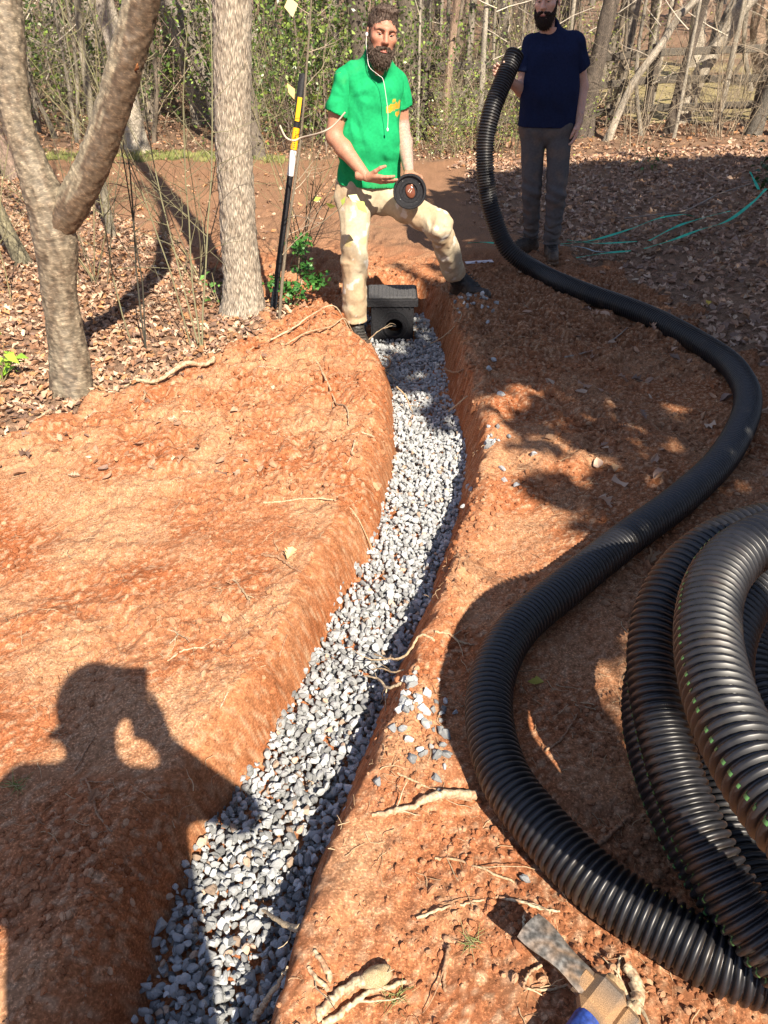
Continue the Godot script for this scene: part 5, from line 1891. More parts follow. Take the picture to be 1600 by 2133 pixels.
func boot(t: Node3D, ankle: Vector3, toe: Vector3, cuff: Vector3, sole_y: float, col: Color, dusty: float, called := "boot") -> void:
	var fw := Vector3(toe.x - ankle.x, 0, toe.z - ankle.z).normalized()
	var sd := fw.cross(Vector3.UP)
	var heel := Vector3(ankle.x, sole_y, ankle.z) - fw * 0.06
	var tip := heel + fw * 0.30
	var lo := Vector3(minf(heel.x, tip.x), sole_y, minf(heel.z, tip.z)) - Vector3(0.09, 0.03, 0.09)
	var hi := Vector3(maxf(heel.x, tip.x), maxf(cuff.y, ankle.y + 0.1) + 0.06, maxf(heel.z, tip.z)) + Vector3(0.09, 0.02, 0.09)
	lo = lo.min(cuff - Vector3.ONE * 0.09)
	hi = hi.max(cuff + Vector3.ONE * 0.09)
	var s := Sdf.new(lo, hi, 0.0058)
	var u := Vector3.UP
	s.cap(heel + fw * 0.03 + u * 0.045, heel + fw * 0.15 + u * 0.048, 0.040, 0.044, 0.03)
	s.cap(heel + fw * 0.15 + u * 0.048, tip - fw * 0.048 + u * 0.042, 0.046, 0.042, 0.03)
	s.cap(heel + fw * 0.16 + u * 0.075, heel + fw * 0.075 + u * 0.12, 0.040, 0.048, 0.03)
	s.cap(heel + fw * 0.06 + u * 0.06, cuff, 0.048, 0.053, 0.03)
	s.cut(Vector3(0, sole_y + 0.014, 0), Vector3(0, -1, 0))
	s.cut_near(cuff, (cuff - ankle).normalized(), 0.12)
	s.wob(n_fine, 2.2, 0.005)
	var mesh := s.mesh(func(p: Vector3) -> Color:
		var f := sstep(0.13, 0.0, p.y - sole_y) * dusty + 0.35 * dusty * n_fine.get_noise_3dv(p * 1.5)
		return col.lerp(Color(0.32, 0.19, 0.11), clampf(f, 0.0, 0.85)))
	var bt := part(called, mesh, M.leather, t)
	s = Sdf.new(lo, hi, 0.006)
	s.cap(heel + fw * 0.028 + u * 0.012, heel + fw * 0.13 + u * 0.012, 0.042, 0.040, 0.02)
	s.cap(heel + fw * 0.13 + u * 0.012, tip - fw * 0.045 + u * 0.012, 0.043, 0.045, 0.02)
	s.cut(Vector3(0, sole_y + 0.022, 0), Vector3(0, 1, 0))
	s.cut(Vector3(0, sole_y, 0), Vector3(0, -1, 0))
	part("sole", s.mesh(func(p: Vector3) -> Color: return Color(0.05, 0.042, 0.036).lerp(Color(0.30, 0.17, 0.09), dusty)), M.leather, bt)
	var b := MB.new()
	for k in 6:
		var f := k / 5.0
		var c := (heel + fw * lerpf(0.185, 0.10, f) + u * lerpf(0.095, 0.165, f)) + fw * 0.018
		b.tube(smooth_path([c - sd * 0.026 - fw * 0.012, c + u * 0.006 + fw * 0.010, c + sd * 0.026 - fw * 0.012], 4), taper(9, 0.0024, 0.0024), 5, Color(0.05, 0.048, 0.045))
	part("laces", b.mesh(), M.hair, bt)

func build_green_man() -> void:
	rng.seed = 82
	var ft := Vector3(0.1, -0.05, -4.95)
	var t := thing("person", ft, "bearded person in a bright green T-shirt and dusty tan trousers straddling the trench", "person", "")
	var tone := Color(0.49, 0.245, 0.16)
	var skin := func(p: Vector3) -> Color:
		var c := tone
		if p.y > 1.36 and p.z > -4.86: c = c.lerp(Color(0.52, 0.21, 0.14), 0.5)
		c = c * (1.0 + 0.18 * n_fine.get_noise_3dv(p * 2.0))
		if p.x > 0.06 and p.y < 1.12 and p.y > 0.88:     # tattooed forearm
			var q := n_fine.get_noise_3dv(p * 6.0)
			c = Color(0.53, 0.37, 0.29).lerp(Color(0.26, 0.17, 0.17), sstep(0.02, 0.22, absf(q)) * 0.45)
			if q > 0.25: c = c.lerp(Color(0.50, 0.20, 0.18), 0.5)
		return c
	var shR := Vector3(-0.225, 1.335, -4.87)
	var shL := Vector3(0.075, 1.325, -5.04)
	var elR := Vector3(-0.285, 1.05, -4.83)
	var wrR := Vector3(-0.098, 0.862, -4.68)
	var elL := Vector3(0.105, 1.07, -5.06)
	var wrL := Vector3(0.145, 0.865, -4.83)
	var hipR := Vector3(-0.175, 0.72, -4.92)
	var hipL := Vector3(-0.015, 0.72, -5.0)
	var knR := Vector3(-0.180, 0.365, -4.80)
	var anR := Vector3(-0.190, -0.07, -4.83)
	var knL := Vector3(0.325, 0.585, -4.75)
	var anL := Vector3(0.488, 0.15, -5.13)
	var L := Vector3(shL.x - shR.x, 0, shL.z - shR.z).normalized()
	var F := Vector3(-L.z, 0, L.x)
	# body (skin)
	var body := MB.new()
	var s := Sdf.new(Vector3(-0.42, -0.1, -5.25), Vector3(0.60, 1.46, -4.5), 0.0095)
	var ch := (shR + shL) * 0.5
	s.cap(Vector3(-0.09, 0.80, -4.97), ch - Vector3(0, 0.08, 0) - F * 0.02, 0.085, 0.085, 0.05)
	var dn := Vector3(0, -0.03, 0)
	s.cap(shR + dn, shL + dn, 0.036, 0.036, 0.03)
	s.cap(ch, Vector3(-0.035, 1.43, -4.91), 0.055, 0.052, 0.03)
	s.cap(shR + dn, shR.lerp(elR, 0.5), 0.040, 0.054, 0.01)
	s.cap(shR.lerp(elR, 0.5), elR, 0.054, 0.045, 0.02)
	s.cap(elR, elR.lerp(wrR, 0.3), 0.045, 0.047, 0.02)
	s.cap(elR.lerp(wrR, 0.3), wrR, 0.047, 0.028, 0.02)
	s.cap(shL + dn, shL.lerp(elL, 0.5), 0.038, 0.052, 0.01)
	s.cap(shL.lerp(elL, 0.5), elL, 0.052, 0.044, 0.02)
	s.cap(elL, elL.lerp(wrL, 0.35), 0.044, 0.047, 0.02)
	s.cap(elL.lerp(wrL, 0.35), wrL, 0.047, 0.029, 0.02)
	s.cap(hipR, knR, 0.07, 0.05, 0.03); s.cap(knR, anR, 0.05, 0.04, 0.02)
	s.cap(hipL, knL, 0.07, 0.05, 0.03); s.cap(knL, anL, 0.05, 0.04, 0.02)
	s.cut(Vector3(0, 1.40, 0), Vector3(0, 1, 0))
	s.add_to(body, skin)
	var hy := 0.24
	var HB := Basis(Vector3.UP, hy) * Basis(Vector3(0, 0, 1), -0.16) * Basis(Vector3(1, 0, 0), 0.05)
	var X := Transform3D(HB, Vector3(-0.012, 1.538, -4.865))
	make_head(body, t, X, skin, Color(0.035, 0.022, 0.016), Color(0.030, 0.020, 0.015), Color(0.15, 0.11, 0.09), 0.0)
	hand(body, wrR, Vector3(0.97, -0.13, 0.28), Vector3(0.05, 0.72, -0.66), true, [0.14, 0.12, 0.16, 0.26], Vector3(0.45, 0.75, 0.45), skin)
	hand(body, wrL, Vector3(0.05, -0.55, 0.80), Vector3(-0.1, 0.75, 0.55), false, [0.5, 0.5, 0.5, 0.5], Vector3(0.5, 0.7, 0.4), skin)
	part("body", body.mesh(), M.skin, t)
	# T-shirt
	s = Sdf.new(Vector3(-0.46, 0.70, -5.28), Vector3(0.30, 1.50, -4.62), 0.0082)
	var hemc := Vector3(-0.085, 0.79, -4.95)
	var mid := Vector3(-0.09, 1.02, -4.95)
	for g in [-1.0, 0.0, 1.0]:
		s.cap(hemc + L * 0.082 * g, mid + L * 0.070 * g + F * 0.01, 0.122, 0.116, 0.06)
		s.cap(mid + L * 0.070 * g + F * 0.01, ch + L * 0.075 * g - Vector3(0, 0.075, 0) + F * 0.018, 0.116, 0.106, 0.06)
	s.cap(shR + L * 0.06 - Vector3(0, 0.02, 0), shL - L * 0.06 - Vector3(0, 0.02, 0), 0.064, 0.064, 0.05)
	s.cap(Vector3(-0.038, 1.405, -4.925), shR + L * 0.02, 0.06, 0.052, 0.05)
	s.cap(Vector3(-0.038, 1.405, -4.925), shL - L * 0.02, 0.06, 0.052, 0.05)
	s.cap(ch + Vector3(0, 0.02, 0), Vector3(-0.038, 1.425, -4.925), 0.082, 0.068, 0.05)
	var ciR := shR + (elR - shR) * 0.62
	var ciL := shL + (elL - shL) * 0.62
	var wn := mk_noise(83, 5.5, 2)
	var drape := func(p: Vector3, e: float) -> float:
		# drapes running from the raised chest down to the left hip, and rumples above the hem
		var q := p.y * 30.0 + p.x * 22.0 + 3.5 * wn.get_noise_3dv(p * 0.7)
		var lower := sstep(1.20, 0.9, p.y)
		var arm := exp(-pow(p.distance_to(Vector3(-0.19, 1.2, -4.80)) / 0.16, 2.0))
		var q2 := atan2(p.y - 1.24, p.x + 0.2) * 9.0
		return e + 0.012 * lower * pow(0.5 + 0.5 * sin(q), 2.0) + 0.005 * arm * sstep(0.04, 0.12, p.distance_to(Vector3(-0.19, 1.2, -4.80))) * sin(q2) + 0.018 * wn.get_noise_3d(p.x * 1.0, p.y * 0.6 + p.x, p.z * 1.0) + 0.003 * wn.get_noise_3d(p.x * 3.0, p.y * 1.2 + p.x, p.z * 3.0)
	s.by(drape)
	s.cut(hemc + Vector3(0, -0.015, 0), Vector3(-0.08, -1, 0).normalized())
	s.ell(Transform3D(Basis(), Vector3(-0.028, 1.458, -4.87)), Vector3(0.068, 0.058, 0.080), 0.01, true)
	var sl := Sdf.new(Vector3(-0.46, 1.0, -5.28), Vector3(0.30, 1.50, -4.62), 0.0082)
	sl.cap(shR - Vector3(0, 0.012, 0), ciR + (elR - shR) * 0.15, 0.064, 0.074, 0.02)
	sl.cap(shL - Vector3(0, 0.012, 0), ciL + (elL - shL) * 0.15, 0.062, 0.072, 0.02)
	sl.by(drape)
	sl.cut_near(ciR, ((elR - shR).normalized() + Vector3(-0.22, 0, 0)).normalized(), 0.15)
	sl.cut_near(ciL, ((elL - shL).normalized() + Vector3(0.2, 0, 0)).normalized(), 0.14)
	var lc := Vector3(0.055, 1.19, -4.9)
	var green := func(p: Vector3) -> Color:
		var c := Color(0.018, 0.34, 0.125) * (1.0 + 0.06 * wn.get_noise_3dv(p * 1.5))
		var dirt := sstep(0.25, 0.55, n_mid.get_noise_3dv(p * 0.9)) * 0.3
		c = c.lerp(Color(0.10, 0.23, 0.07), dirt)
		var lx := (p - lc).dot(L)
		var ly := p.y - lc.y - lx * 0.25
		if (p - lc).dot(F) > -0.03 and p.x < 0.12:
			var q := n_fine.get_noise_2d(lx * 9.0, ly * 4.0)
			if absf(ly - 0.004) < 0.017 and absf(lx) < 0.05 and q > -0.22: c = Color(0.80, 0.33, 0.03)
			elif absf(ly + 0.040) < 0.013 and lx > 0.008 and lx < 0.048 and q > -0.28: c = Color(0.80, 0.33, 0.03)
			elif absf(ly - 0.034) < 0.008 and absf(lx + 0.01) < 0.02 and q > 0.05: c = Color(0.65, 0.42, 0.04)
		return c
	var sb := MB.new()
	s.add_to(sb, green)
	sl.add_to(sb, green)
	part("t_shirt", sb.mesh(), M.cloth, t)
	# trousers
	s = Sdf.new(Vector3(-0.36, -0.13, -5.30), Vector3(0.64, 0.86, -4.56), 0.0085)
	s.cap(hipR + Vector3(0, 0.075, 0) + L * 0.03, hipL + Vector3(0, 0.075, 0) - L * 0.03, 0.118, 0.118, 0.05)
	s.cap(hipR, hipL, 0.118, 0.118, 0.05)
	s.cap(hipR, knR, 0.106, 0.078, 0.04)
	s.cap(knR, anR + Vector3(0, 0.06, 0), 0.078, 0.068, 0.03)
	s.cap(knR.lerp(anR, 0.5), anR + Vector3(0, 0.02, 0), 0.074, 0.074, 0.02)
	s.cap(hipL, knL, 0.104, 0.078, 0.04)
	s.cap(knL, anL, 0.076, 0.066, 0.03)
	s.cap(knL.lerp(anL, 0.45) + Vector3(-0.012, 0, 0), anL + Vector3(0, 0.0, 0), 0.074, 0.070, 0.02)
	var tn := mk_noise(84, 6.5, 2)
	s.by(func(p: Vector3, e: float) -> float:
		var q := 0.0
		var dk := minf(absf(p.y - knR.y + 0.02), 0.3) if p.x < 0.05 else minf(p.distance_to(knL), 0.3)
		var rum := exp(-dk * dk / 0.02)
		q += 0.006 * rum * sin(p.y * 75.0 + p.x * 40.0 + 4.0 * tn.get_noise_3dv(p * 0.9)) * sstep(-0.3, 0.3, tn.get_noise_3dv(p * 0.8 + Vector3(5, 5, 5)))
		q += 0.004 * sstep(0.22, 0.0, p.y) * sin(p.y * 80.0 + 4.0 * tn.get_noise_3dv(p * 0.7))
		return e + q + 0.012 * tn.get_noise_3d(p.x * 1.3, p.y * 0.6, p.z * 1.3) + 0.003 * tn.get_noise_3d(p.x * 3.0, p.y * 1.5, p.z * 3.0))
	s.cut(Vector3(0, 0.84, 0), Vector3(0, 1, 0))
	var cufR := anR + Vector3(0, 0.045, 0)
	var cufL := anL + (knL - anL).normalized() * 0.075
	s.cut_near(cufR, Vector3(0, -1, 0), 0.14)
	s.cut_near(cufL, (anL - knL).normalized(), 0.13)
	var khaki := func(p: Vector3) -> Color:
		var c := Color(0.53, 0.445, 0.32) * (1.0 + 0.06 * tn.get_noise_3dv(p))
		c = c.lerp(Color(0.42, 0.28, 0.165), sstep(0.0, 0.45, tn.get_noise_3dv(p * 0.6 + Vector3(3, 1, 2)) + 0.35 * sstep(0.35, 0.0, p.y)) * 0.65)
		var w := tn.get_noise_3dv(p * 1.5 + Vector3(8, 0, 0))
		if w > 0.42: c = c.lerp(Color(0.76, 0.73, 0.68), 0.6)
		if p.x < 0.0 and absf(p.y - 0.5) < 0.06 and tn.get_noise_3dv(p * 1.3 + Vector3(0, 9, 0)) > 0.2: c = c.lerp(Color(0.58, 0.50, 0.16), 0.5)
		return c
	part("trousers", s.mesh(khaki), M.cloth, t)
	boot(t, Vector3(-0.185, -0.10, -4.83), Vector3(-0.08, -0.2, -4.62), anR + Vector3(0.004, 0.075, 0), -0.205, Color(0.05, 0.045, 0.042), 0.95)
	boot(t, Vector3(0.505, 0.13, -5.14), Vector3(0.69, 0.0, -5.02), anL + (knL - anL).normalized() * 0.09, 0.035, Color(0.022, 0.020, 0.020), 0.3)
	# earphone and its cable
	var b := MB.new()
	var ear := X * Vector3(-0.083, -0.008, 0.004)
	b.tube(smooth_path([ear, ear + Vector3(-0.004, -0.04, 0.012), X * Vector3(-0.075, -0.085, 0.03), X * Vector3(-0.058, -0.15, 0.055), Vector3(-0.03, 1.357, -4.795), Vector3(-0.005, 1.335, -4.785), Vector3(0.012, 1.25, -4.785), Vector3(0.022, 1.17, -4.785), Vector3(0.02, 1.095, -4.79)], 8), taper(65, 0.0015, 0.0015), 6, Color(0.78, 0.76, 0.74))
	b.ball(Transform3D(Basis(), ear), Vector3(0.008, 0.011, 0.009), Color(0.8, 0.8, 0.8), 6)
	b.ball(Transform3D(Basis(), Vector3(0.02, 1.09, -4.79)), Vector3(0.006, 0.010, 0.006), Color(0.8, 0.8, 0.8), 6)
	tag(part("earphones", b.mesh(), M.paint, self), "white earphone cable hanging from the ear of the man in green", "earphones")
	# the round cap he holds out
	var cc := Vector3(0.147, 0.787, -4.665)
	var CX := Transform3D(Basis(Vector3.UP, -0.12) * Basis(Vector3(1, 0, 0), PI / 2 - 0.16), cc)
	var cap := thing("drain_plate", cc, "round black drain cap with a reddish brown centre held by the man in green", "drain cap")
	b = MB.new()
	b.lathe(CX, [Vector2(0.001, -0.018), Vector2(0.088, -0.018), Vector2(0.0945, -0.012), Vector2(0.0945, 0.012), Vector2(0.091, 0.016), Vector2(0.083, 0.016), Vector2(0.079, 0.012), Vector2(0.078, 0.002), Vector2(0.060, 0.001), Vector2(0.058, 0.003), Vector2(0.044, 0.003), Vector2(0.042, -0.002), Vector2(0.038, -0.006), Vector2(0.001, -0.006)], 56, Color(0.022, 0.023, 0.026))
	part("disc", b.mesh(), M.plastic, cap)
	b = MB.new()
	b.ball(CX * Transform3D(Basis(Vector3.UP, 0.4), Vector3(0.002, -0.004, 0)), Vector3(0.027, 0.010, 0.038), Color(0.16, 0.055, 0.035), 10)
	part("centre", b.mesh(), M.eye, cap)
	b = MB.new()
	for k in 2: b.box(CX * Transform3D(Basis(Vector3.UP, -0.6), Vector3(-0.004 + 0.010 * k, 0.006, -0.006 + 0.005 * k)), Vector3(0.003, 0.002, 0.020), Color(0.75, 0.6, 0.5), 0.0005)
	part("clip", b.mesh(), M.paint, cap)
	for k in 4:
		b = MB.new()
		var an := 0.9 + k * PI / 2
		b.ball(CX * Transform3D(Basis(), Vector3(cos(an) * 0.068, 0.003, sin(an) * 0.068)), Vector3(0.003, 0.002, 0.003), Color(0.35, 0.35, 0.36), 5)
		part("screw", b.mesh(), M.steel, cap)

func build_navy_man() -> void:
	rng.seed = 85
	var t := thing("person", Vector3(1.22, 0, -6.22), "bearded person in a navy T-shirt and dark jeans holding the pipe end", "person", "")
	var skin := func(p: Vector3) -> Color:
		return Color(0.72, 0.45, 0.35) * (1.0 + 0.16 * n_fine.get_noise_3dv(p * 2.0))
	var shR := Vector3(1.035, 1.455, -6.31)
	var shL := Vector3(1.335, 1.465, -6.27)
	var elR := Vector3(0.985, 1.17, -6.28)
	var wrR := Vector3(0.845, 1.262, -6.10)
	var elL := Vector3(1.425, 1.19, -6.30)
	var wrL := Vector3(1.410, 0.975, -6.20)
	var hipR := Vector3(1.10, 0.90, -6.28)
	var hipL := Vector3(1.285, 0.90, -6.24)
	var knR := Vector3(1.125, 0.50, -6.24)
	var knL := Vector3(1.297, 0.49, -6.15)
	var anR := Vector3(1.180, 0.11, -6.36)
	var anL := Vector3(1.310, 0.11, -6.20)
	var L := Vector3(shL.x - shR.x, 0, shL.z - shR.z).normalized()
	var F := Vector3(-L.z, 0, L.x)
	var ch := (shR + shL) * 0.5
	var body := MB.new()
	var s := Sdf.new(Vector3(0.72, 0.05, -6.55), Vector3(1.58, 1.60, -5.95), 0.0105)
	s.cap(Vector3(1.19, 0.95, -6.29), ch - Vector3(0, 0.08, 0) - F * 0.02, 0.085, 0.085, 0.05)
	s.cap(shR, shL, 0.05, 0.05, 0.05)
	s.cap(ch, Vector3(1.14, 1.58, -6.27), 0.06, 0.056, 0.04)
	s.cap(shR, elR, 0.05, 0.042, 0.02); s.cap(elR, wrR, 0.042, 0.027, 0.02)
	s.cap(shL, elL, 0.05, 0.043, 0.02); s.cap(elL, wrL, 0.044, 0.028, 0.02)
	s.cap(hipR, knR, 0.07, 0.05, 0.03); s.cap(knR, anR, 0.05, 0.04, 0.02)
	s.cap(hipL, knL, 0.07, 0.05, 0.03); s.cap(knL, anL, 0.05, 0.04, 0.02)
	s.cut(Vector3(0, 1.555, 0), Vector3(0, 1, 0))
	s.add_to(body, skin)
	var X := Transform3D(Basis(Vector3.UP, -0.42) * Basis(Vector3(0, 0, 1), 0.03) * Basis(Vector3(1, 0, 0), 0.10), Vector3(1.105, 1.70, -6.245))
	make_head(body, t, X, skin, Color(0.018, 0.012, 0.010), Color(0.016, 0.011, 0.009), Color(0.04, 0.03, 0.025), 0.0)
	hand(body, wrL, Vector3(-0.16, -0.97, 0.16), Vector3(-0.9, 0.1, -0.25), false, [0.30, 0.36, 0.40, 0.42], Vector3(-0.1, 0.95, 0.25), skin)
	hand(body, wrR, Vector3(-0.72, 0.45, 0.35), Vector3(0.25, -0.15, 0.95), true, [0.55, 0.55, 0.55, 0.55], Vector3(0.4, 0.75, 0.5), skin)
	part("body", body.mesh(), M.skin, t)
	s = Sdf.new(Vector3(0.86, 0.88, -6.56), Vector3(1.58, 1.64, -5.99), 0.009)
	var hemc := Vector3(1.19, 0.94, -6.27)
	var mid := Vector3(1.19, 1.16, -6.27)
	for g in [-1.0, 0.0, 1.0]:
		s.cap(hemc + L * 0.090 * g, mid + L * 0.080 * g + F * 0.012, 0.121, 0.114, 0.06)
		s.cap(mid + L * 0.080 * g + F * 0.012, ch + L * 0.080 * g - Vector3(0, 0.08, 0) + F * 0.015, 0.114, 0.110, 0.06)
	s.cap(shR + L * 0.03, shL - L * 0.03, 0.068, 0.068, 0.05)
	s.cap(ch + Vector3(0, 0.02, 0), Vector3(1.150, 1.555, -6.28), 0.08, 0.065, 0.05)
	var wn := mk_noise(86, 5.0, 2)
	var drape := func(p: Vector3, e: float) -> float: return e + 0.011 * wn.get_noise_3d(p.x * 1.2, p.y * 0.8 + p.x * 0.5, p.z * 1.2) + 0.003 * wn.get_noise_3d(p.x * 3.0, p.y * 1.5, p.z * 3.0)
	s.by(drape)
	s.cut(hemc + Vector3(0, 0.0, 0), Vector3(0, -1, 0))
	s.ell(Transform3D(Basis(), Vector3(1.120, 1.575, -6.20)), Vector3(0.072, 0.068, 0.085), 0.01, true)
	var ciR := shR + (elR - shR) * 0.62
	var ciL := shL + (elL - shL) * 0.62
	var sl := Sdf.new(Vector3(0.86, 1.1, -6.56), Vector3(1.58, 1.64, -5.99), 0.009)
	sl.cap(shR, ciR + (elR - shR) * 0.15, 0.068, 0.070, 0.02)
	sl.cap(shL, ciL + (elL - shL) * 0.15, 0.070, 0.073, 0.02)
	sl.by(drape)
	sl.cut_near(ciR, (elR - shR).normalized(), 0.14)
	sl.cut_near(ciL, ((elL - shL).normalized() + Vector3(0.15, 0.25, 0)).normalized(), 0.15)
	var navy := func(p: Vector3) -> Color: return Color(0.018, 0.025, 0.066)
	var sb := MB.new()
	s.add_to(sb, navy)
	sl.add_to(sb, navy)
	part("t_shirt", sb.mesh(), M.cloth, t)
	s = Sdf.new(Vector3(0.95, 0.04, -6.52), Vector3(1.45, 1.02, -6.02), 0.009)
	s.cap(hipR + Vector3(0, 0.06, 0), hipL + Vector3(0, 0.06, 0), 0.098, 0.098, 0.05)
	s.cap(hipR, hipL, 0.099, 0.099, 0.05)
	s.cap(hipR, knR, 0.096, 0.070, 0.008); s.cap(knR, anR, 0.073, 0.058, 0.02)
	s.cap(hipL, knL, 0.096, 0.070, 0.008); s.cap(knL, anL, 0.073, 0.058, 0.02)
	var tn := mk_noise(87, 6.0, 2)
	s.by(func(p: Vector3, e: float) -> float:
		var q := 0.006 * sstep(0.5, 0.15, p.y) * sin(p.y * 100.0 + 5.0 * tn.get_noise_3dv(p)) + 0.006 * exp(-pow((p.y - 0.5) / 0.1, 2.0)) * sin(p.y * 80.0 + p.x * 30.0)
		return e + q + 0.010 * tn.get_noise_3d(p.x * 1.6, p.y * 0.7, p.z * 1.6))
	s.cut(Vector3(0, 0.99, 0), Vector3(0, 1, 0))
	s.cut(Vector3(0, 0.115, 0), Vector3(0, -1, 0))
	part("jeans", s.mesh(func(p: Vector3) -> Color: return Color(0.115, 0.112, 0.116).lerp(Color(0.20, 0.15, 0.115), sstep(0.0, 0.5, tn.get_noise_3dv(p * 1.2)) * 0.45 + 0.25 * sstep(0.3, 0.1, p.y))), M.cloth, t)
	boot(t, Vector3(1.185, 0.1, -6.36), Vector3(1.06, 0.0, -6.30), anR + Vector3(0, 0.03, 0), 0.012, Color(0.03, 0.027, 0.026), 0.5)
	boot(t, Vector3(1.312, 0.1, -6.21), Vector3(1.30, 0.0, -6.0), anL + Vector3(0, 0.03, 0), 0.012, Color(0.03, 0.027, 0.026), 0.6)

func build_photographer() -> void:
	# stands behind the lens; the picture shows his shadow
	rng.seed = 88
	var t := thing("person", Vector3(-0.1, 0, 0.25), "photographer standing behind the camera, seen only as a shadow on the left bank", "person", "")
	var s := Sdf.new(Vector3(-0.55, -0.03, -0.15), Vector3(0.40, 1.80, 0.50), 0.016)
	var hd := Vector3(-0.115, 1.60, 0.125)
	s.ell(Transform3D(Basis(), hd + Vector3(0, 0.06, 0)), Vector3(0.098, 0.115, 0.11), 0.02)
	s.ell(Transform3D(Basis(), hd + Vector3(-0.03, -0.05, 0.0)), Vector3(0.065, 0.065, 0.06), 0.02)
	s.cap(hd + Vector3(-0.07, -0.045, 0), hd + Vector3(-0.125, -0.055, 0.01), 0.032, 0.012, 0.02)
	s.ell(Transform3D(Basis(Vector3(1, 0, 0), -0.2), Vector3(-0.085, 1.705, 0.085)), Vector3(0.085, 0.014, 0.075), 0.02)
	s.cap(hd + Vector3(0, -0.08, 0.03), Vector3(-0.11, 1.43, 0.2), 0.058, 0.06, 0.04)
	var shL := Vector3(-0.29, 1.42, 0.20)
	var shR := Vector3(0.075, 1.40, 0.20)
	s.cap(shL, shR, 0.075, 0.075, 0.05)
	for g in [-0.09, 0.09]: s.cap(Vector3(-0.11 + g, 0.95, 0.25), Vector3(-0.11 + g, 1.30, 0.21), 0.115, 0.12, 0.06)
	s.cap(shR, Vector3(0.215, 1.19, 0.07), 0.052, 0.044, 0.03)
	s.cap(Vector3(0.215, 1.19, 0.07), Vector3(0.05, 1.49, 0.105), 0.043, 0.030, 0.02)
	s.cap(shL, Vector3(-0.335, 1.16, 0.20), 0.056, 0.046, 0.03)
	s.cap(Vector3(-0.335, 1.16, 0.20), Vector3(-0.28, 0.95, 0.08), 0.044, 0.032, 0.02)
	for g in [-1.0, 1.0]:
		s.cap(Vector3(-0.11 + 0.09 * g, 0.92, 0.25), Vector3(-0.11 + 0.11 * g, 0.5, 0.24), 0.105, 0.075, 0.04)
		s.cap(Vector3(-0.11 + 0.11 * g, 0.5, 0.24), Vector3(-0.11 + 0.12 * g, 0.08, 0.27), 0.072, 0.055, 0.03)
		s.cap(Vector3(-0.11 + 0.12 * g, 0.04, 0.28), Vector3(-0.11 + 0.14 * g, 0.03, 0.12), 0.05, 0.042, 0.03)
	var b := MB.new()
	s.add_to(b, func(p: Vector3) -> Color: return Color(0.5, 0.3, 0.22) if p.y > 1.47 else (Color(0.12, 0.14, 0.2) if p.y > 0.95 else Color(0.07, 0.07, 0.08)))
	hand(b, Vector3(0.05, 1.49, 0.105), Vector3(-0.25, 0.9, -0.12), Vector3(-0.6, 0.0, -0.7), true, [0.3, 0.3, 0.3, 0.3], Vector3(-0.2, 0.9, 0.3), func(p: Vector3) -> Color: return Color(0.5, 0.3, 0.22))
	part("body", b.mesh(), M.cloth, t)
	b = MB.new()
	var PB := Basis(Vector3(1, 0, 0), deg_to_rad(-33.1))
	b.box(Transform3D(PB, Vector3(0, 1.65, 0) + PB * Vector3(-0.022, -0.055, 0.012)), Vector3(0.074, 0.15, 0.008), Color(0.03, 0.03, 0.035), 0.003)
	tag(part("phone", b.mesh(), M.eye, self), "dark phone held up by the photographer, seen only in his shadow", "phone")

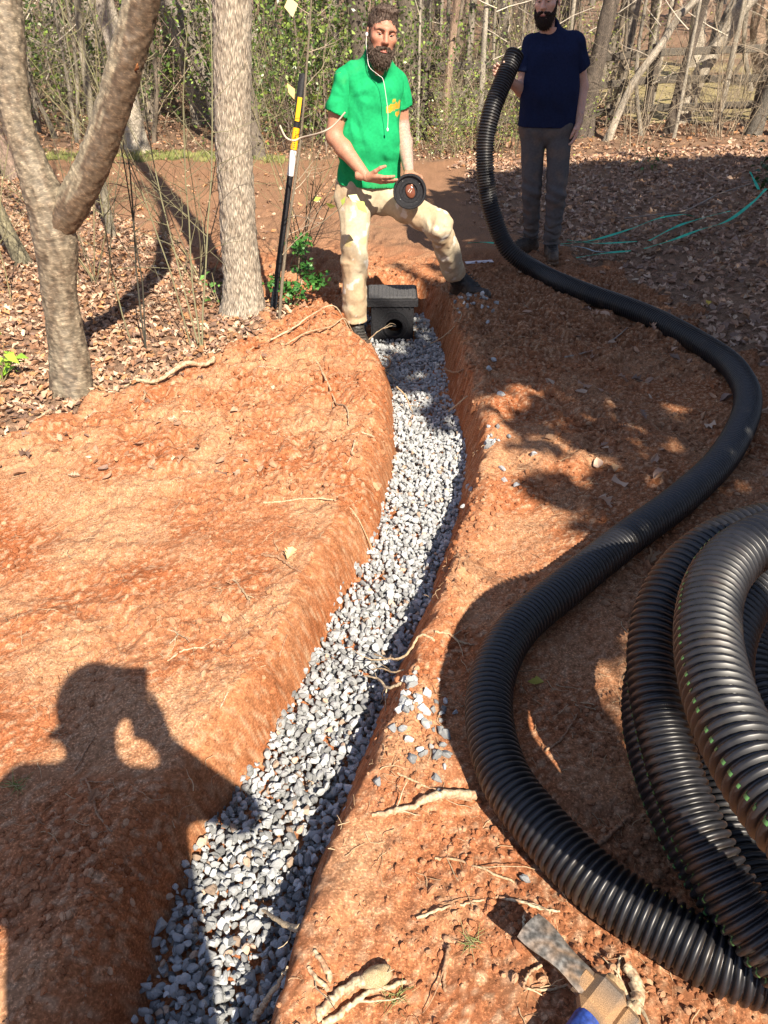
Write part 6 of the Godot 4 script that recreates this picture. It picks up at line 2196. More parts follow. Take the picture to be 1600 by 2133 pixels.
# ---------------------------------------------------------------- shrubs close by
func build_shrubs_near() -> void:
	# tall thin green stems between the two big trees
	var stems := [
		["green_stem_shrub", Vector3(-1.43, 0, -4.25), "cluster of tall thin green and black stems nearest the forked tree", 3, 11],
		["green_stem_shrub", Vector3(-1.10, 0, -4.21), "cluster of tall thin green stems between forked tree and oak", 4, 12],
	]
	for q in stems:
		rng.seed = 700 + q[4]
		var at: Vector3 = q[1]
		at.y = ground_y(at.x, at.z)
		var t := thing(q[0], at, q[2], "shrub")
		for k in q[3]:
			var b := MB.new()
			var an := rng.randf() * TAU
			var root := at + Vector3(cos(an) * 0.05, -0.02, sin(an) * 0.05)
			var pp := branch_path(root, Vector3(rng.randf_range(-0.18, 0.16), 1.0, rng.randf_range(-0.12, 0.12)), rng.randf_range(1.6, 2.3), 0.045, 0.02, 9)
			var dark := rng.randf() < 0.35
			var col := Color(0.20, 0.195, 0.11) if not dark else Color(0.05, 0.045, 0.035)
			b.tube(pp, taper(10, rng.randf_range(0.004, 0.0058), 0.002), 6, col, false)
			twigs(b, pp, 0.006, col.lerp(Color(0.2, 0.17, 0.1), 0.4), 13, 0.55, 1, 4, 0.22)
			part("stem", b.mesh(), M.twig, t)
	# brushy thin twigs crossing the background at the left
	for q in [[Vector3(-2.05, 0, -5.4), 713, "fan of fine bare green twigs right of the leaning stem"], [Vector3(-2.6, 0, -5.0), 714, "spray of long bare twigs behind the fork of the forked tree"], [Vector3(-1.35, 0, -5.6), 715, "thin dark bare stems left of the oak trunk"], [Vector3(-0.62, 0, -5.9), 716, "arching pale twigs right of the oak and behind the tool handle"]]:
		rng.seed = q[1]
		var at: Vector3 = q[0]
		at.y = ground_y(at.x, at.z)
		var t := thing("twiggy_shrub", at, q[2], "shrub")
		var b := MB.new()
		for k in 8:
			var pp := branch_path(at + Vector3(rng.randfn() * 0.05, -0.02, rng.randfn() * 0.05), Vector3(rng.randf_range(-0.5, 0.5), 1, rng.randf_range(-0.3, 0.3)), rng.randf_range(1.4, 2.2), 0.08, 0.0, 9)
			var col := Color(0.28, 0.25, 0.13).lerp(Color(0.11, 0.09, 0.06), rng.randf())
			b.tube(pp, taper(10, 0.0045, 0.0015), 5, col, false)
			twigs(b, pp, 0.0045, col, 16, 0.6, 1, 3, 0.12)
		part("stems", b.mesh(), M.twig, t)
	# the sapling in front of the tool handle, its twig crossing the green shirt
	rng.seed = 720
	var at := Vector3(-0.60, 0, -4.72)
	at.y = ground_y(at.x, at.z)
	var t := thing("sapling", at, "thin leaning sapling in front of the tool handle, twig crossing the green shirt", "sapling")
	var b := MB.new()
	var main := smooth_path([at + Vector3(-0.06, -0.03, 0), Vector3(-0.625, 0.25, -4.72), Vector3(-0.57, 0.55, -4.72), Vector3(-0.505, 0.85, -4.72), Vector3(-0.455, 1.1, -4.72), Vector3(-0.41, 1.4, -4.70), Vector3(-0.365, 1.72, -4.68), Vector3(-0.3, 2.3, -4.65)], 5)
	var bark := Color(0.40, 0.33, 0.24)
	b.tube(main, taper(main.size(), 0.011, 0.004, 0.05), 7, bark, false)
	part("stem", b.mesh(), M.bark, t)
	b = MB.new()
	b.tube(smooth_path([Vector3(-0.575, 1.12, -4.72), Vector3(-0.545, 1.06, -4.715), Vector3(-0.50, 1.045, -4.71), Vector3(-0.455, 1.06, -4.71), Vector3(-0.34, 1.10, -4.58), Vector3(-0.27, 1.135, -4.57), Vector3(-0.205, 1.20, -4.56)], 5), taper(31, 0.0055, 0.0045), 6, Color(0.5, 0.42, 0.33), false)
	b.tube(smooth_path([Vector3(-0.61, 0.42, -4.72), Vector3(-0.5, 0.53, -4.68), Vector3(-0.36, 0.63, -4.60), Vector3(-0.25, 0.72, -4.56), Vector3(-0.2, 0.78, -4.55), Vector3(-0.15, 0.79, -4.55)], 5), taper(26, 0.004, 0.002), 5, Color(0.36, 0.30, 0.2), false)
	twigs(b, main, 0.007, bark, 16, 0.40, 1, 4, 0.25)
	part("twigs", b.mesh(), M.twig, t)
	b = MB.new()
	for q in [[Vector3(-0.20, 0.79, -4.545), 0.085, -0.5], [Vector3(-0.165, 0.765, -4.54), 0.10, -0.75], [Vector3(-0.27, 0.73, -4.55), 0.06, 2.9], [Vector3(-0.235, 0.735, -4.55), 0.05, 1.2], [Vector3(-0.40, 0.745, -4.62), 0.05, 0.4]]:
		leaf(b, q[0], q[1], Color(0.34, 0.42, 0.09), Basis(Vector3(0, 0, 1), q[2]) * Basis(Vector3(1, 0, 0), 1.1), 0.55)
	part("leaves", b.mesh(), M.green_leaf, t)
	b = MB.new()
	leaf(b, Vector3(-0.545, 1.31, -4.93), 0.10, Color(0.62, 0.40, 0.2), Basis(Vector3(0, 0, 1), -1.1) * Basis(Vector3(1, 0, 0), 1.2), 0.42)
	leaf(b, Vector3(-0.475, 1.71, -4.62), 0.09, Color(0.66, 0.52, 0.3), Basis(Vector3(0, 0, 1), -1.4) * Basis(Vector3(1, 0, 0), 1.3), 0.8)
	part("dry_leaves", b.mesh(), M.dry_leaf, t)
	# glossy evergreen by the oak
	rng.seed = 730
	at = Vector3(-0.60, ground_y(-0.60, -5.05), -5.05)
	t = thing("holly_bush", at, "small glossy green leafy bush beside the foot of the tool handle", "bush")
	var st := MB.new()
	var lv := MB.new()
	for q in [[Vector3(0.06, 0.40, -0.02), 90], [Vector3(-0.10, 0.17, 0.06), 90], [Vector3(0.16, 0.19, 0.05), 110], [Vector3(0.02, 0.14, 0.12), 100], [Vector3(0.08, 0.26, 0.0), 60]]:
		var tip: Vector3 = at + q[0]
		var pp := smooth_path([at, at.lerp(tip, 0.5) + Vector3(0.01, 0.03, 0.0), tip], 5)
		st.tube(pp, taper(pp.size(), 0.006, 0.003), 5, Color(0.2, 0.16, 0.1), false)
		for k in q[1]:
			var d := Vector3(rng.randfn(), rng.randfn() * 0.75, rng.randfn()).normalized() * rng.randf_range(0.01, 0.085)
			leaf(lv, tip + d, rng.randf_range(0.028, 0.05), Color(0.035, 0.13, 0.028).lerp(Color(0.10, 0.25, 0.05), rng.randf() * rng.randf()), rand_basis(rng), 0.55)
	part("stems", st.mesh(), M.twig, t)
	part("leaves", lv.mesh(), M.green_leaf, t)
	# bright young leaves at the left edge, vine leaves by the oak, green sprays on the right bank
	var sprays := [
		[Vector3(-1.98, 0, -3.72), "young plant with bright yellow green leaves at the left edge", Color(0.26, 0.44, 0.05), 34, 0.085, 0.20, 740],
		[Vector3(-1.09, 0, -5.05), "vine with dark green leaves at the left foot of the oak", Color(0.11, 0.24, 0.05), 46, 0.045, 0.22, 741],
		[Vector3(3.9, 0, -8.2), "dark green leafy sapling at the right edge of the leaf bank", Color(0.04, 0.10, 0.035), 150, 0.075, 0.50, 742],
		[Vector3(3.1, 0, -9.6), "low green plant growing through the leaf bank", Color(0.07, 0.15, 0.04), 40, 0.06, 0.3, 743],
	]
	for q in sprays:
		rng.seed = q[6]
		at = q[0]
		at.y = ground_y(at.x, at.z)
		t = thing("leafy_plant", at, q[1], "plant")
		st = MB.new()
		lv = MB.new()
		for k in 7:
			var pp := branch_path(at, Vector3(rng.randf_range(-0.8, 0.8), 1.0, rng.randf_range(-0.8, 0.8)), q[5] * rng.randf_range(0.7, 1.4), 0.12, 0.0, 5)
			st.tube(pp, taper(6, 0.004, 0.0015), 4, Color(0.22, 0.18, 0.1), false)
			for j in int(q[3] / 7.0):
				var p: Vector3 = pp[rng.randi_range(1, 5)] + Vector3(rng.randfn(), rng.randfn() * 0.5, rng.randfn()) * q[5] * 0.16
				leaf(lv, p, q[4] * rng.randf_range(0.6, 1.2), q[2] * rng.randf_range(0.7, 1.3), Basis.from_euler(Vector3(rng.randfn() * 0.5, rng.randf() * TAU, rng.randfn() * 0.5)), 0.6)
		part("stems", st.mesh(), M.twig, t)
		part("leaves", lv.mesh(), M.green_leaf, t)

func root_line(called: String, label: String, cat: String, group: String, pts: Array, r0: float, r1: float, col: Color, lift := 0.3, forks := 0) -> void:
	# a root or stick lying on the ground: [x, z] or [x, z, height above the ground]
	var pp := []
	for q in pts:
		var hh: float = q[2] if q.size() > 2 else 0.0
		pp.append(Vector3(q[0], ground_y(q[0], q[1]) + maxf(r0, r1) * lift * 0.4 + hh * 0.8, q[1]))
	var sm := smooth_path(pp, 7)
	for k in sm.size():
		sm[k] += Vector3(rng.randfn(), rng.randfn() * 0.5, rng.randfn()) * r0 * 0.30
	var b := MB.new()
	var i0 := b.v.size()
	b.tube(sm, taper(sm.size(), r0, r1, 0.2), 7, col, true, col * 0.85)
	for k in range(i0, b.c.size()):      # soil still clinging to it
		b.c[k] = b.c[k].lerp(Color(0.46, 0.20, 0.10), sstep(-0.05, 0.3, n_fine.get_noise_3dv(b.v[k] * 2.5)) * 0.75)
	for k in forks:
		i0 = rng.randi_range(2, sm.size() - 3)
		var ax := (sm[i0 + 1] - sm[i0]).normalized()
		var d := (ax + ax.cross(Vector3.UP) * rng.randf_range(-1.2, 1.2) + Vector3(0, 0.15, 0)).normalized()
		var f := branch_path(sm[i0], d, rng.randf_range(0.05, 0.14), 0.2, -0.05, 5)
		b.tube(f, taper(6, r0 * 0.45, 0.0008), 5, col * 0.9, false)
	var o := part(called, b.mesh(), M.wood, self)
	tag(o, label, cat, group)

func build_roots() -> void:
	rng.seed = 760
	root_line("cut_branch", "thick pale cut root lying on the ground below the two stem clusters", "root", "", [[-1.354, -3.736, 0.000], [-1.297, -3.752, 0.020], [-1.198, -3.717, 0.030], [-1.126, -3.737, 0.040], [-1.040, -3.809, 0.050], [-0.969, -3.893, 0.045], [-0.915, -3.943, 0.030]], 0.0088, 0.0136, Color(0.74, 0.58, 0.38), 0.3, 2)
	root_line("root", "thin root forking downward from the thick pale cut root", "root", "", [[-1.256, -3.721, 0.020], [-1.192, -3.537, 0.010], [-1.197, -3.431, 0.000], [-1.213, -3.367, 0.000]], 0.0056, 0.004, Color(0.66, 0.48, 0.29), 0.3, 1)
	root_line("root", "reddish root looping over the soil at the foot of the forked tree", "root", "", [[-1.831, -4.031, 0.050], [-1.718, -3.903, 0.060], [-1.611, -3.809, 0.050], [-1.517, -3.698, 0.030], [-1.420, -3.653, 0.010], [-1.329, -3.587, 0.000]], 0.0048, 0.0048, Color(0.66, 0.48, 0.29), 0.3, 1)
	root_line("stick", "pale split stick lying in leaves at the left edge of the clay", "stick", "", [[-1.659, -3.172, 0.010], [-1.629, -3.260, 0.015], [-1.608, -3.363, 0.020]], 0.0088, 0.0072, Color(0.74, 0.58, 0.38), 0.3, 0)
	root_line("stick", "pale bare stick slanting up at the left edge beside the leaning sapling", "stick", "", [[-3.028, -6.193, 0.020], [-2.994, -6.389, 0.120], [-2.998, -6.734, 0.220]], 0.0064, 0.0048, Color(0.74, 0.58, 0.38), 0.3, 0)
	root_line("root", "long thin pale root with a forked end lying across the left bank", "root", "", [[-0.480, -2.596, 0.000], [-0.404, -2.610, 0.005], [-0.309, -2.617, 0.005], [-0.203, -2.628, 0.005], [-0.115, -2.581, 0.005], [-0.028, -2.520, 0.004]], 0.0048, 0.0024, Color(0.66, 0.48, 0.29), 0.3, 2)
	root_line("root", "stubby dark curved root halfway along the left bank", "root", "", [[-0.443, -2.251, 0.005], [-0.388, -2.227, 0.010], [-0.332, -2.181, 0.008], [-0.289, -2.136, 0.000]], 0.0056, 0.004, Color(0.48, 0.28, 0.16), 0.3, 1)
	root_line("root", "short thick straight root chip above the middle of the left bank", "root", "", [[-0.518, -2.104, 0.004], [-0.479, -2.030, 0.006], [-0.443, -1.972, 0.000]], 0.0048, 0.0032, Color(0.66, 0.48, 0.29), 0.3, 1)
	root_line("root", "dark straight twig near the top of the left bank", "root", "", [[-0.834, -2.470, 0.003], [-0.824, -2.551, 0.006], [-0.819, -2.638, 0.003]], 0.0036, 0.0032, Color(0.48, 0.28, 0.16), 0.3, 0)
	root_line("root", "long wavy pale root down the slope by the upper trench edge", "root", "", [[-0.365, -3.926, 0.020], [-0.300, -3.721, 0.020], [-0.239, -3.515, 0.020], [-0.182, -3.389, 0.010], [-0.162, -3.230, 0.005]], 0.006, 0.004, Color(0.66, 0.48, 0.29), 0.3, 1)
	root_line("root", "long root reaching from the oak side to the booted foot on the spoil", "root", "", [[-0.644, -4.183, 0.030], [-0.535, -4.345, 0.050], [-0.422, -4.523, 0.060], [-0.294, -4.610, 0.090], [-0.165, -4.717, 0.100], [-0.030, -4.734, 0.200], [0.053, -4.698, 0.270]], 0.0056, 0.0024, Color(0.74, 0.58, 0.38), 0.3, 3)
	root_line("root", "thin root curving from the muddy boot across the basin front", "root", "", [[-0.156, -4.717, 0.100], [-0.072, -4.494, 0.100], [0.000, -4.315, 0.090], [0.077, -4.206, 0.050]], 0.0048, 0.0024, Color(0.74, 0.58, 0.38), 0.3, 3)
	root_line("root", "thin dark root running along the spoil above the left bank", "root", "", [[-0.544, -4.085, 0.020], [-0.443, -4.243, 0.030], [-0.317, -4.454, 0.040], [-0.235, -4.584, 0.060], [-0.164, -4.685, 0.080]], 0.0048, 0.004, Color(0.66, 0.48, 0.29), 0.3, 3)
	root_line("root", "pale snapped stick lying flat by the upper left trench edge", "root", "", [[-0.171, -3.123, 0.003], [-0.110, -3.136, 0.006], [-0.049, -3.166, 0.003]], 0.0048, 0.004, Color(0.74, 0.58, 0.38), 0.3, 0)
	root_line("root", "short pale root standing off the slope below the snapped stick", "root", "", [[-0.130, -3.068, 0.003], [-0.137, -2.969, 0.008], [-0.156, -2.898, 0.000]], 0.0048, 0.0032, Color(0.74, 0.58, 0.38), 0.3, 0)
	root_air("root", "thin root crossing the upper gravel from the left wall", "root", "", [[0.067, -3.849, -0.050], [0.118, -3.879, -0.120], [0.144, -3.811, -0.160], [0.157, -3.814, -0.190]], 0.0048, 0.0024, Color(0.66, 0.48, 0.29), 1)
	root_air("root", "curved brown root lying on the gravel by the muddy boot", "root", "", [[0.000, -4.321, -0.150], [0.035, -4.420, -0.160], [0.036, -4.538, -0.170], [0.000, -4.636, -0.190]], 0.0064, 0.004, Color(0.48, 0.28, 0.16), 0)
	root_air("root", "brown root stub poking from the right wall by the gravel head", "root", "", [[0.348, -4.191, -0.090], [0.390, -4.040, -0.050], [0.435, -3.961, 0.000]], 0.0072, 0.0048, Color(0.48, 0.28, 0.16), 0)
	root_air("root", "pale root standing out of the right wall at mid trench", "root", "", [[0.342, -3.686, -0.120], [0.380, -3.594, -0.030], [0.417, -3.550, 0.030]], 0.0048, 0.0032, Color(0.74, 0.58, 0.38), 0)
	root_air("root", "thin root crossing from the right bank into the gravel head", "root", "", [[0.299, -4.678, -0.120], [0.372, -4.590, -0.040], [0.461, -4.607, 0.000], [0.484, -4.745, 0.060], [0.440, -4.777, 0.080]], 0.004, 0.0024, Color(0.66, 0.48, 0.29), 2)
	root_line("root", "thick pale cut root lying on the right bank under the pipe bend", "root", "", [[-0.029, -1.169, 0.000], [0.035, -1.176, 0.010], [0.095, -1.196, 0.015], [0.149, -1.212, 0.020], [0.227, -1.223, 0.020]], 0.0056, 0.0128, Color(0.74, 0.58, 0.38), 0.3, 3)
	root_line("root", "thin wavy root above the thick pale cut root on the right bank", "root", "", [[0.027, -1.290, 0.003], [0.061, -1.270, 0.006], [0.103, -1.248, 0.006], [0.145, -1.233, 0.003]], 0.0036, 0.0024, Color(0.66, 0.48, 0.29), 0.3, 1)
	root_air("root", "spreading root spur hanging from the right wall over the gravel", "root", "", [[0.157, -1.778, -0.020], [0.114, -1.804, -0.030], [0.068, -1.782, -0.050], [0.018, -1.798, -0.080], [-0.032, -1.862, -0.120]], 0.0052, 0.0024, Color(0.66, 0.48, 0.29), 3)
	root_air("root", "second root spur below it hanging over the gravel", "root", "", [[0.050, -1.610, -0.030], [0.007, -1.644, -0.050], [-0.015, -1.708, -0.080], [-0.061, -1.752, -0.110]], 0.0052, 0.0024, Color(0.74, 0.58, 0.38), 3)
	root_air("root", "thin root of the right wall bent across the shaded gravel", "root", "", [[0.061, -1.698, -0.030], [0.030, -1.718, -0.060], [-0.008, -1.765, -0.090], [-0.038, -1.789, -0.120]], 0.0032, 0.002, Color(0.66, 0.48, 0.29), 1)
	root_line("root", "pale root lying on the right bank beside the curving pipe", "root", "", [[0.158, -1.811, 0.004], [0.203, -1.807, 0.008], [0.239, -1.785, 0.008], [0.276, -1.776, 0.002]], 0.0048, 0.0032, Color(0.66, 0.48, 0.29), 0.3, 2)
	root_line("root", "long thin root curving across the right bank towards the mattock", "root", "", [[0.071, -0.915, 0.004], [0.126, -0.932, 0.006], [0.190, -0.948, 0.006], [0.255, -0.963, 0.004]], 0.0036, 0.0024, Color(0.74, 0.58, 0.38), 0.3, 1)
	root_line("root", "thin pale root running beside the pipe towards the mattock blade", "root", "", [[0.117, -1.058, 0.004], [0.172, -1.051, 0.006], [0.230, -1.020, 0.008], [0.292, -0.994, 0.004]], 0.0032, 0.0024, Color(0.66, 0.48, 0.29), 0.3, 2)
	root_line("root", "thin root from above the mattock blade to the pipe", "root", "", [[0.255, -0.959, 0.006], [0.300, -0.941, 0.010], [0.344, -0.926, 0.008], [0.381, -0.923, 0.004]], 0.0036, 0.0024, Color(0.74, 0.58, 0.38), 0.3, 2)
	root_air("root", "two pronged pale root stub jutting from the right wall near the bottom", "root", "", [[-0.291, -1.026, -0.160], [-0.248, -0.970, -0.100], [-0.207, -0.924, -0.050], [-0.182, -0.899, -0.020]], 0.0032, 0.0096, Color(0.74, 0.58, 0.38), 1)
	root_air("root", "long pale root standing in the trench corner at the bottom edge", "root", "", [[-0.281, -0.798, -0.180], [-0.251, -0.805, -0.120], [-0.221, -0.810, -0.060], [-0.199, -0.819, -0.010]], 0.008, 0.0032, Color(0.74, 0.58, 0.38), 0)
	root_line("cut_root", "thick pale severed root with a torn end beside the beige stone", "root", "", [[-0.131, -0.716, 0.000], [-0.104, -0.745, 0.012], [-0.077, -0.766, 0.015], [-0.041, -0.782, 0.015]], 0.008, 0.0104, Color(0.74, 0.58, 0.38), 0.3, 1)
	root_line("root", "long curved severed root below the beige stone at the bottom edge", "root", "", [[-0.121, -0.707, 0.004], [-0.080, -0.732, 0.012], [-0.029, -0.763, 0.016], [0.044, -0.784, 0.010]], 0.0072, 0.0048, Color(0.74, 0.58, 0.38), 0.3, 1)
	root_line("root", "short stubby root left of the beige stone", "root", "", [[-0.142, -0.831, 0.000], [-0.125, -0.805, 0.010], [-0.106, -0.781, 0.012]], 0.0048, 0.0064, Color(0.74, 0.58, 0.38), 0.3, 0)
	root_line("root", "slim root curl left of the thick severed root", "root", "", [[-0.152, -0.800, 0.000], [-0.135, -0.775, 0.010], [-0.110, -0.764, 0.010]], 0.004, 0.0048, Color(0.74, 0.58, 0.38), 0.3, 1)
	root_line("root", "crooked dark root standing on the right bank above the grass tuft", "root", "", [[0.136, -0.853, 0.010], [0.128, -0.821, 0.015], [0.121, -0.790, 0.012], [0.124, -0.773, 0.000]], 0.0048, 0.0032, Color(0.48, 0.28, 0.16), 0.3, 1)
	root_line("root", "thin pale root left of the mattock blade", "root", "", [[0.301, -0.912, 0.004], [0.294, -0.880, 0.006], [0.285, -0.852, 0.003]], 0.0032, 0.0024, Color(0.74, 0.58, 0.38), 0.3, 0)
	root_line("root", "bent pale root below the mattock blade", "root", "", [[0.325, -0.814, 0.010], [0.297, -0.795, 0.012], [0.278, -0.767, 0.012], [0.292, -0.763, 0.010], [0.337, -0.769, 0.008], [0.372, -0.775, 0.004]], 0.0032, 0.0024, Color(0.74, 0.58, 0.38), 0.3, 1)
	root_line("root", "thin straight root right of the mattock head", "root", "", [[0.487, -0.827, 0.004], [0.472, -0.796, 0.008], [0.463, -0.773, 0.004]], 0.0036, 0.0024, Color(0.74, 0.58, 0.38), 0.3, 0)
	root_line("wood_chip", "torn pale wood chip right of the mattock head", "wood chip", "", [[0.495, -0.805, 0.010], [0.498, -0.768, 0.020], [0.492, -0.735, 0.015], [0.480, -0.724, 0.000]], 0.0112, 0.0128, Color(0.74, 0.58, 0.38), 0.3, 2)
	root_line("root", "thick brown root in the pipe shadow beside the lower pipe bend", "root", "", [[0.496, -1.083, 0.004], [0.535, -1.108, 0.010], [0.581, -1.149, 0.006]], 0.0064, 0.0048, Color(0.48, 0.28, 0.16), 0.3, 1)
	root_line("root", "curved dark root lying in the coil shadow", "root", "", [[0.426, -1.355, 0.003], [0.470, -1.393, 0.006], [0.514, -1.451, 0.006], [0.545, -1.502, 0.003]], 0.0032, 0.0024, Color(0.48, 0.28, 0.16), 0.3, 1)
	root_line("root", "small pale root in the shade beside the shadow of the coil", "root", "", [[0.541, -1.527, 0.003], [0.569, -1.517, 0.006], [0.601, -1.509, 0.003]], 0.0028, 0.002, Color(0.66, 0.48, 0.29), 0.3, 0)
	root_line("stick", "long grey stick lying in the shaded clay right of the basin", "stick", "", [[1.012, -4.090, 0.004], [1.133, -4.157, 0.020], [1.306, -4.308, 0.020], [1.480, -4.537, 0.010]], 0.0048, 0.004, Color(0.42, 0.36, 0.30), 0.3, 1)
	root_line("stick", "thin bent twig above the long grey stick on the shaded clay", "stick", "", [[1.558, -5.009, 0.004], [1.695, -4.990, 0.010], [1.813, -4.806, 0.008]], 0.0032, 0.0024, Color(0.42, 0.36, 0.30), 0.3, 0)
	root_line("stick", "long thin grey branch lying across the shaded leaf bank", "stick", "", [[2.222, -7.454, 0.050], [2.547, -7.507, 0.060], [2.806, -7.493, 0.080], [3.256, -7.884, 0.100], [3.848, -8.305, 0.100]], 0.0048, 0.008, Color(0.42, 0.36, 0.30), 0.3, 2)
	root_line("stick", "thin arching grey branch above it on the leaf bank", "stick", "", [[3.621, -9.611, 0.050], [3.516, -8.570, 0.060], [3.788, -8.494, 0.060], [3.940, -8.375, 0.050]], 0.0048, 0.0032, Color(0.42, 0.36, 0.30), 0.3, 1)
	root_line("stick", "short pale stick in the shade by the right boot of the man in green", "stick", "", [[0.933, -5.038, 0.004], [0.982, -4.987, 0.008], [1.036, -4.931, 0.004]], 0.004, 0.0032, Color(0.74, 0.58, 0.38), 0.3, 0)
	root_line("root", "wavy root in the photographer shadow on the left bank", "root", "", [[-0.766, -1.282, 0.003], [-0.725, -1.220, 0.006], [-0.696, -1.165, 0.006], [-0.649, -1.121, 0.003]], 0.0032, 0.0024, Color(0.48, 0.28, 0.16), 0.3, 1)
	root_line("root", "thin dark root across the shadow of the photographer head", "root", "", [[-0.804, -1.309, 0.003], [-0.798, -1.370, 0.005], [-0.788, -1.418, 0.005]], 0.0024, 0.0016, Color(0.48, 0.28, 0.16), 0.3, 0)
	root_line("root", "small pale root above the photographer shadow head", "root", "", [[-0.654, -1.704, 0.004], [-0.611, -1.744, 0.006], [-0.548, -1.758, 0.003]], 0.0032, 0.0024, Color(0.74, 0.58, 0.38), 0.3, 2)
	root_line("root", "pale forked root in the dusty middle of the left bank", "root", "", [[-0.684, -1.834, 0.003], [-0.649, -1.816, 0.006], [-0.646, -1.787, 0.006], [-0.660, -1.762, 0.003]], 0.0032, 0.0024, Color(0.74, 0.58, 0.38), 0.3, 2)
	root_line("root", "straight pale twig right of the photographer shadow head", "root", "", [[-0.459, -1.505, 0.003], [-0.450, -1.536, 0.005], [-0.443, -1.560, 0.003]], 0.0032, 0.0024, Color(0.74, 0.58, 0.38), 0.3, 0)
	root_line("root", "thin red root between the smooth wall and the left bank middle", "root", "", [[-0.327, -1.767, 0.004], [-0.316, -1.809, 0.006], [-0.309, -1.840, 0.004]], 0.0032, 0.0024, Color(0.48, 0.28, 0.16), 0.3, 0)
	strap("pale green plastic strap end left of the hanging pipe", [[0.688, -6.469, 0.010], [0.820, -6.418, 0.015], [0.909, -6.348, 0.010]], 0.022, Color(0.07, 0.48, 0.33))
	strap("long arching green strap on the leaf bank, highest of the tangle", [[1.401, -6.289, 0.010], [1.684, -6.444, 0.020], [2.070, -6.744, 0.060], [2.346, -6.880, 0.100], [2.598, -7.016, 0.090], [2.710, -7.043, 0.060]], 0.024, Color(0.07, 0.48, 0.33))
	strap("short pale green strap lying on bare clay nearest the pipe", [[1.463, -5.980, 0.010], [1.722, -6.112, 0.015], [1.949, -6.231, 0.010]], 0.024, Color(0.07, 0.48, 0.33))
	strap("long green strap curving up to the right edge of the tangle", [[2.072, -6.294, 0.020], [2.369, -6.506, 0.020], [2.609, -6.640, 0.030], [2.925, -6.848, 0.040], [3.308, -7.307, 0.060], [3.565, -7.659, 0.080]], 0.026, Color(0.07, 0.48, 0.33))
	strap("dull green strap in the middle of the tangle", [[2.162, -6.475, 0.020], [2.455, -6.789, 0.030], [2.689, -7.006, 0.040], [3.071, -7.178, 0.030]], 0.024, Color(0.07, 0.48, 0.33))
	strap("green strap end sticking up out of the leaves at the right", [[3.665, -8.306, 0.120], [3.645, -8.113, 0.070], [3.615, -7.913, 0.020]], 0.022, Color(0.07, 0.48, 0.33))
	strap("dull green strap running flat behind the boots of the man in navy", [[1.488, -6.438, 0.010], [1.707, -6.373, 0.015], [2.055, -6.444, 0.020]], 0.02, Color(0.07, 0.48, 0.33))
	strap("thin grey blue cord beside the straps", [[1.409, -6.333, 0.010], [1.595, -6.309, 0.020], [1.681, -6.173, 0.010], [1.854, -6.188, 0.010]], 0.012, Color(0.36, 0.50, 0.52))

func root_air(called: String, label: String, cat: String, group: String, pts: Array, r0: float, r1: float, col: Color, forks := 0) -> void:
	# a root that leaves the trench wall and hangs over the gravel: [x, z, height]
	var pp := []
	for q in pts: pp.append(Vector3(q[0], maxf(q[2], ground_y(q[0], q[1]) + r0 * 0.3), q[1]))
	var sm := smooth_path(pp, 7)
	for k in sm.size():
		sm[k] += Vector3(rng.randfn(), rng.randfn() * 0.6, rng.randfn()) * r0 * 0.25
	var b := MB.new()
	b.tube(sm, taper(sm.size(), r0, r1, 0.14), 7, col, true, col * 0.85)
	for k in forks:
		var i0 := rng.randi_range(3, sm.size() - 3)
		var ax := (sm[i0 + 1] - sm[i0]).normalized()
		var f := branch_path(sm[i0], ax + Vector3(rng.randfn(), rng.randfn() * 0.5, rng.randfn()) * 0.7, rng.randf_range(0.06, 0.15), 0.2, -0.04, 5)
		b.tube(f, taper(6, r0 * 0.5, 0.0008), 5, col * 0.9, false)
	tag(part(called, b.mesh(), M.wood, self), label, cat, group)

func strap(label: String, pts: Array, w: float, col: Color) -> void:
	var pp := []
	for q in pts: pp.append(Vector3(q[0], ground_y(q[0], q[1]) + q[2] + 0.05, q[1]))
	var o := part("plastic_strap", ribbon(smooth_path(pp, 8), w * 1.2, col), M.strap, self)
	tag(o, label, "strap")

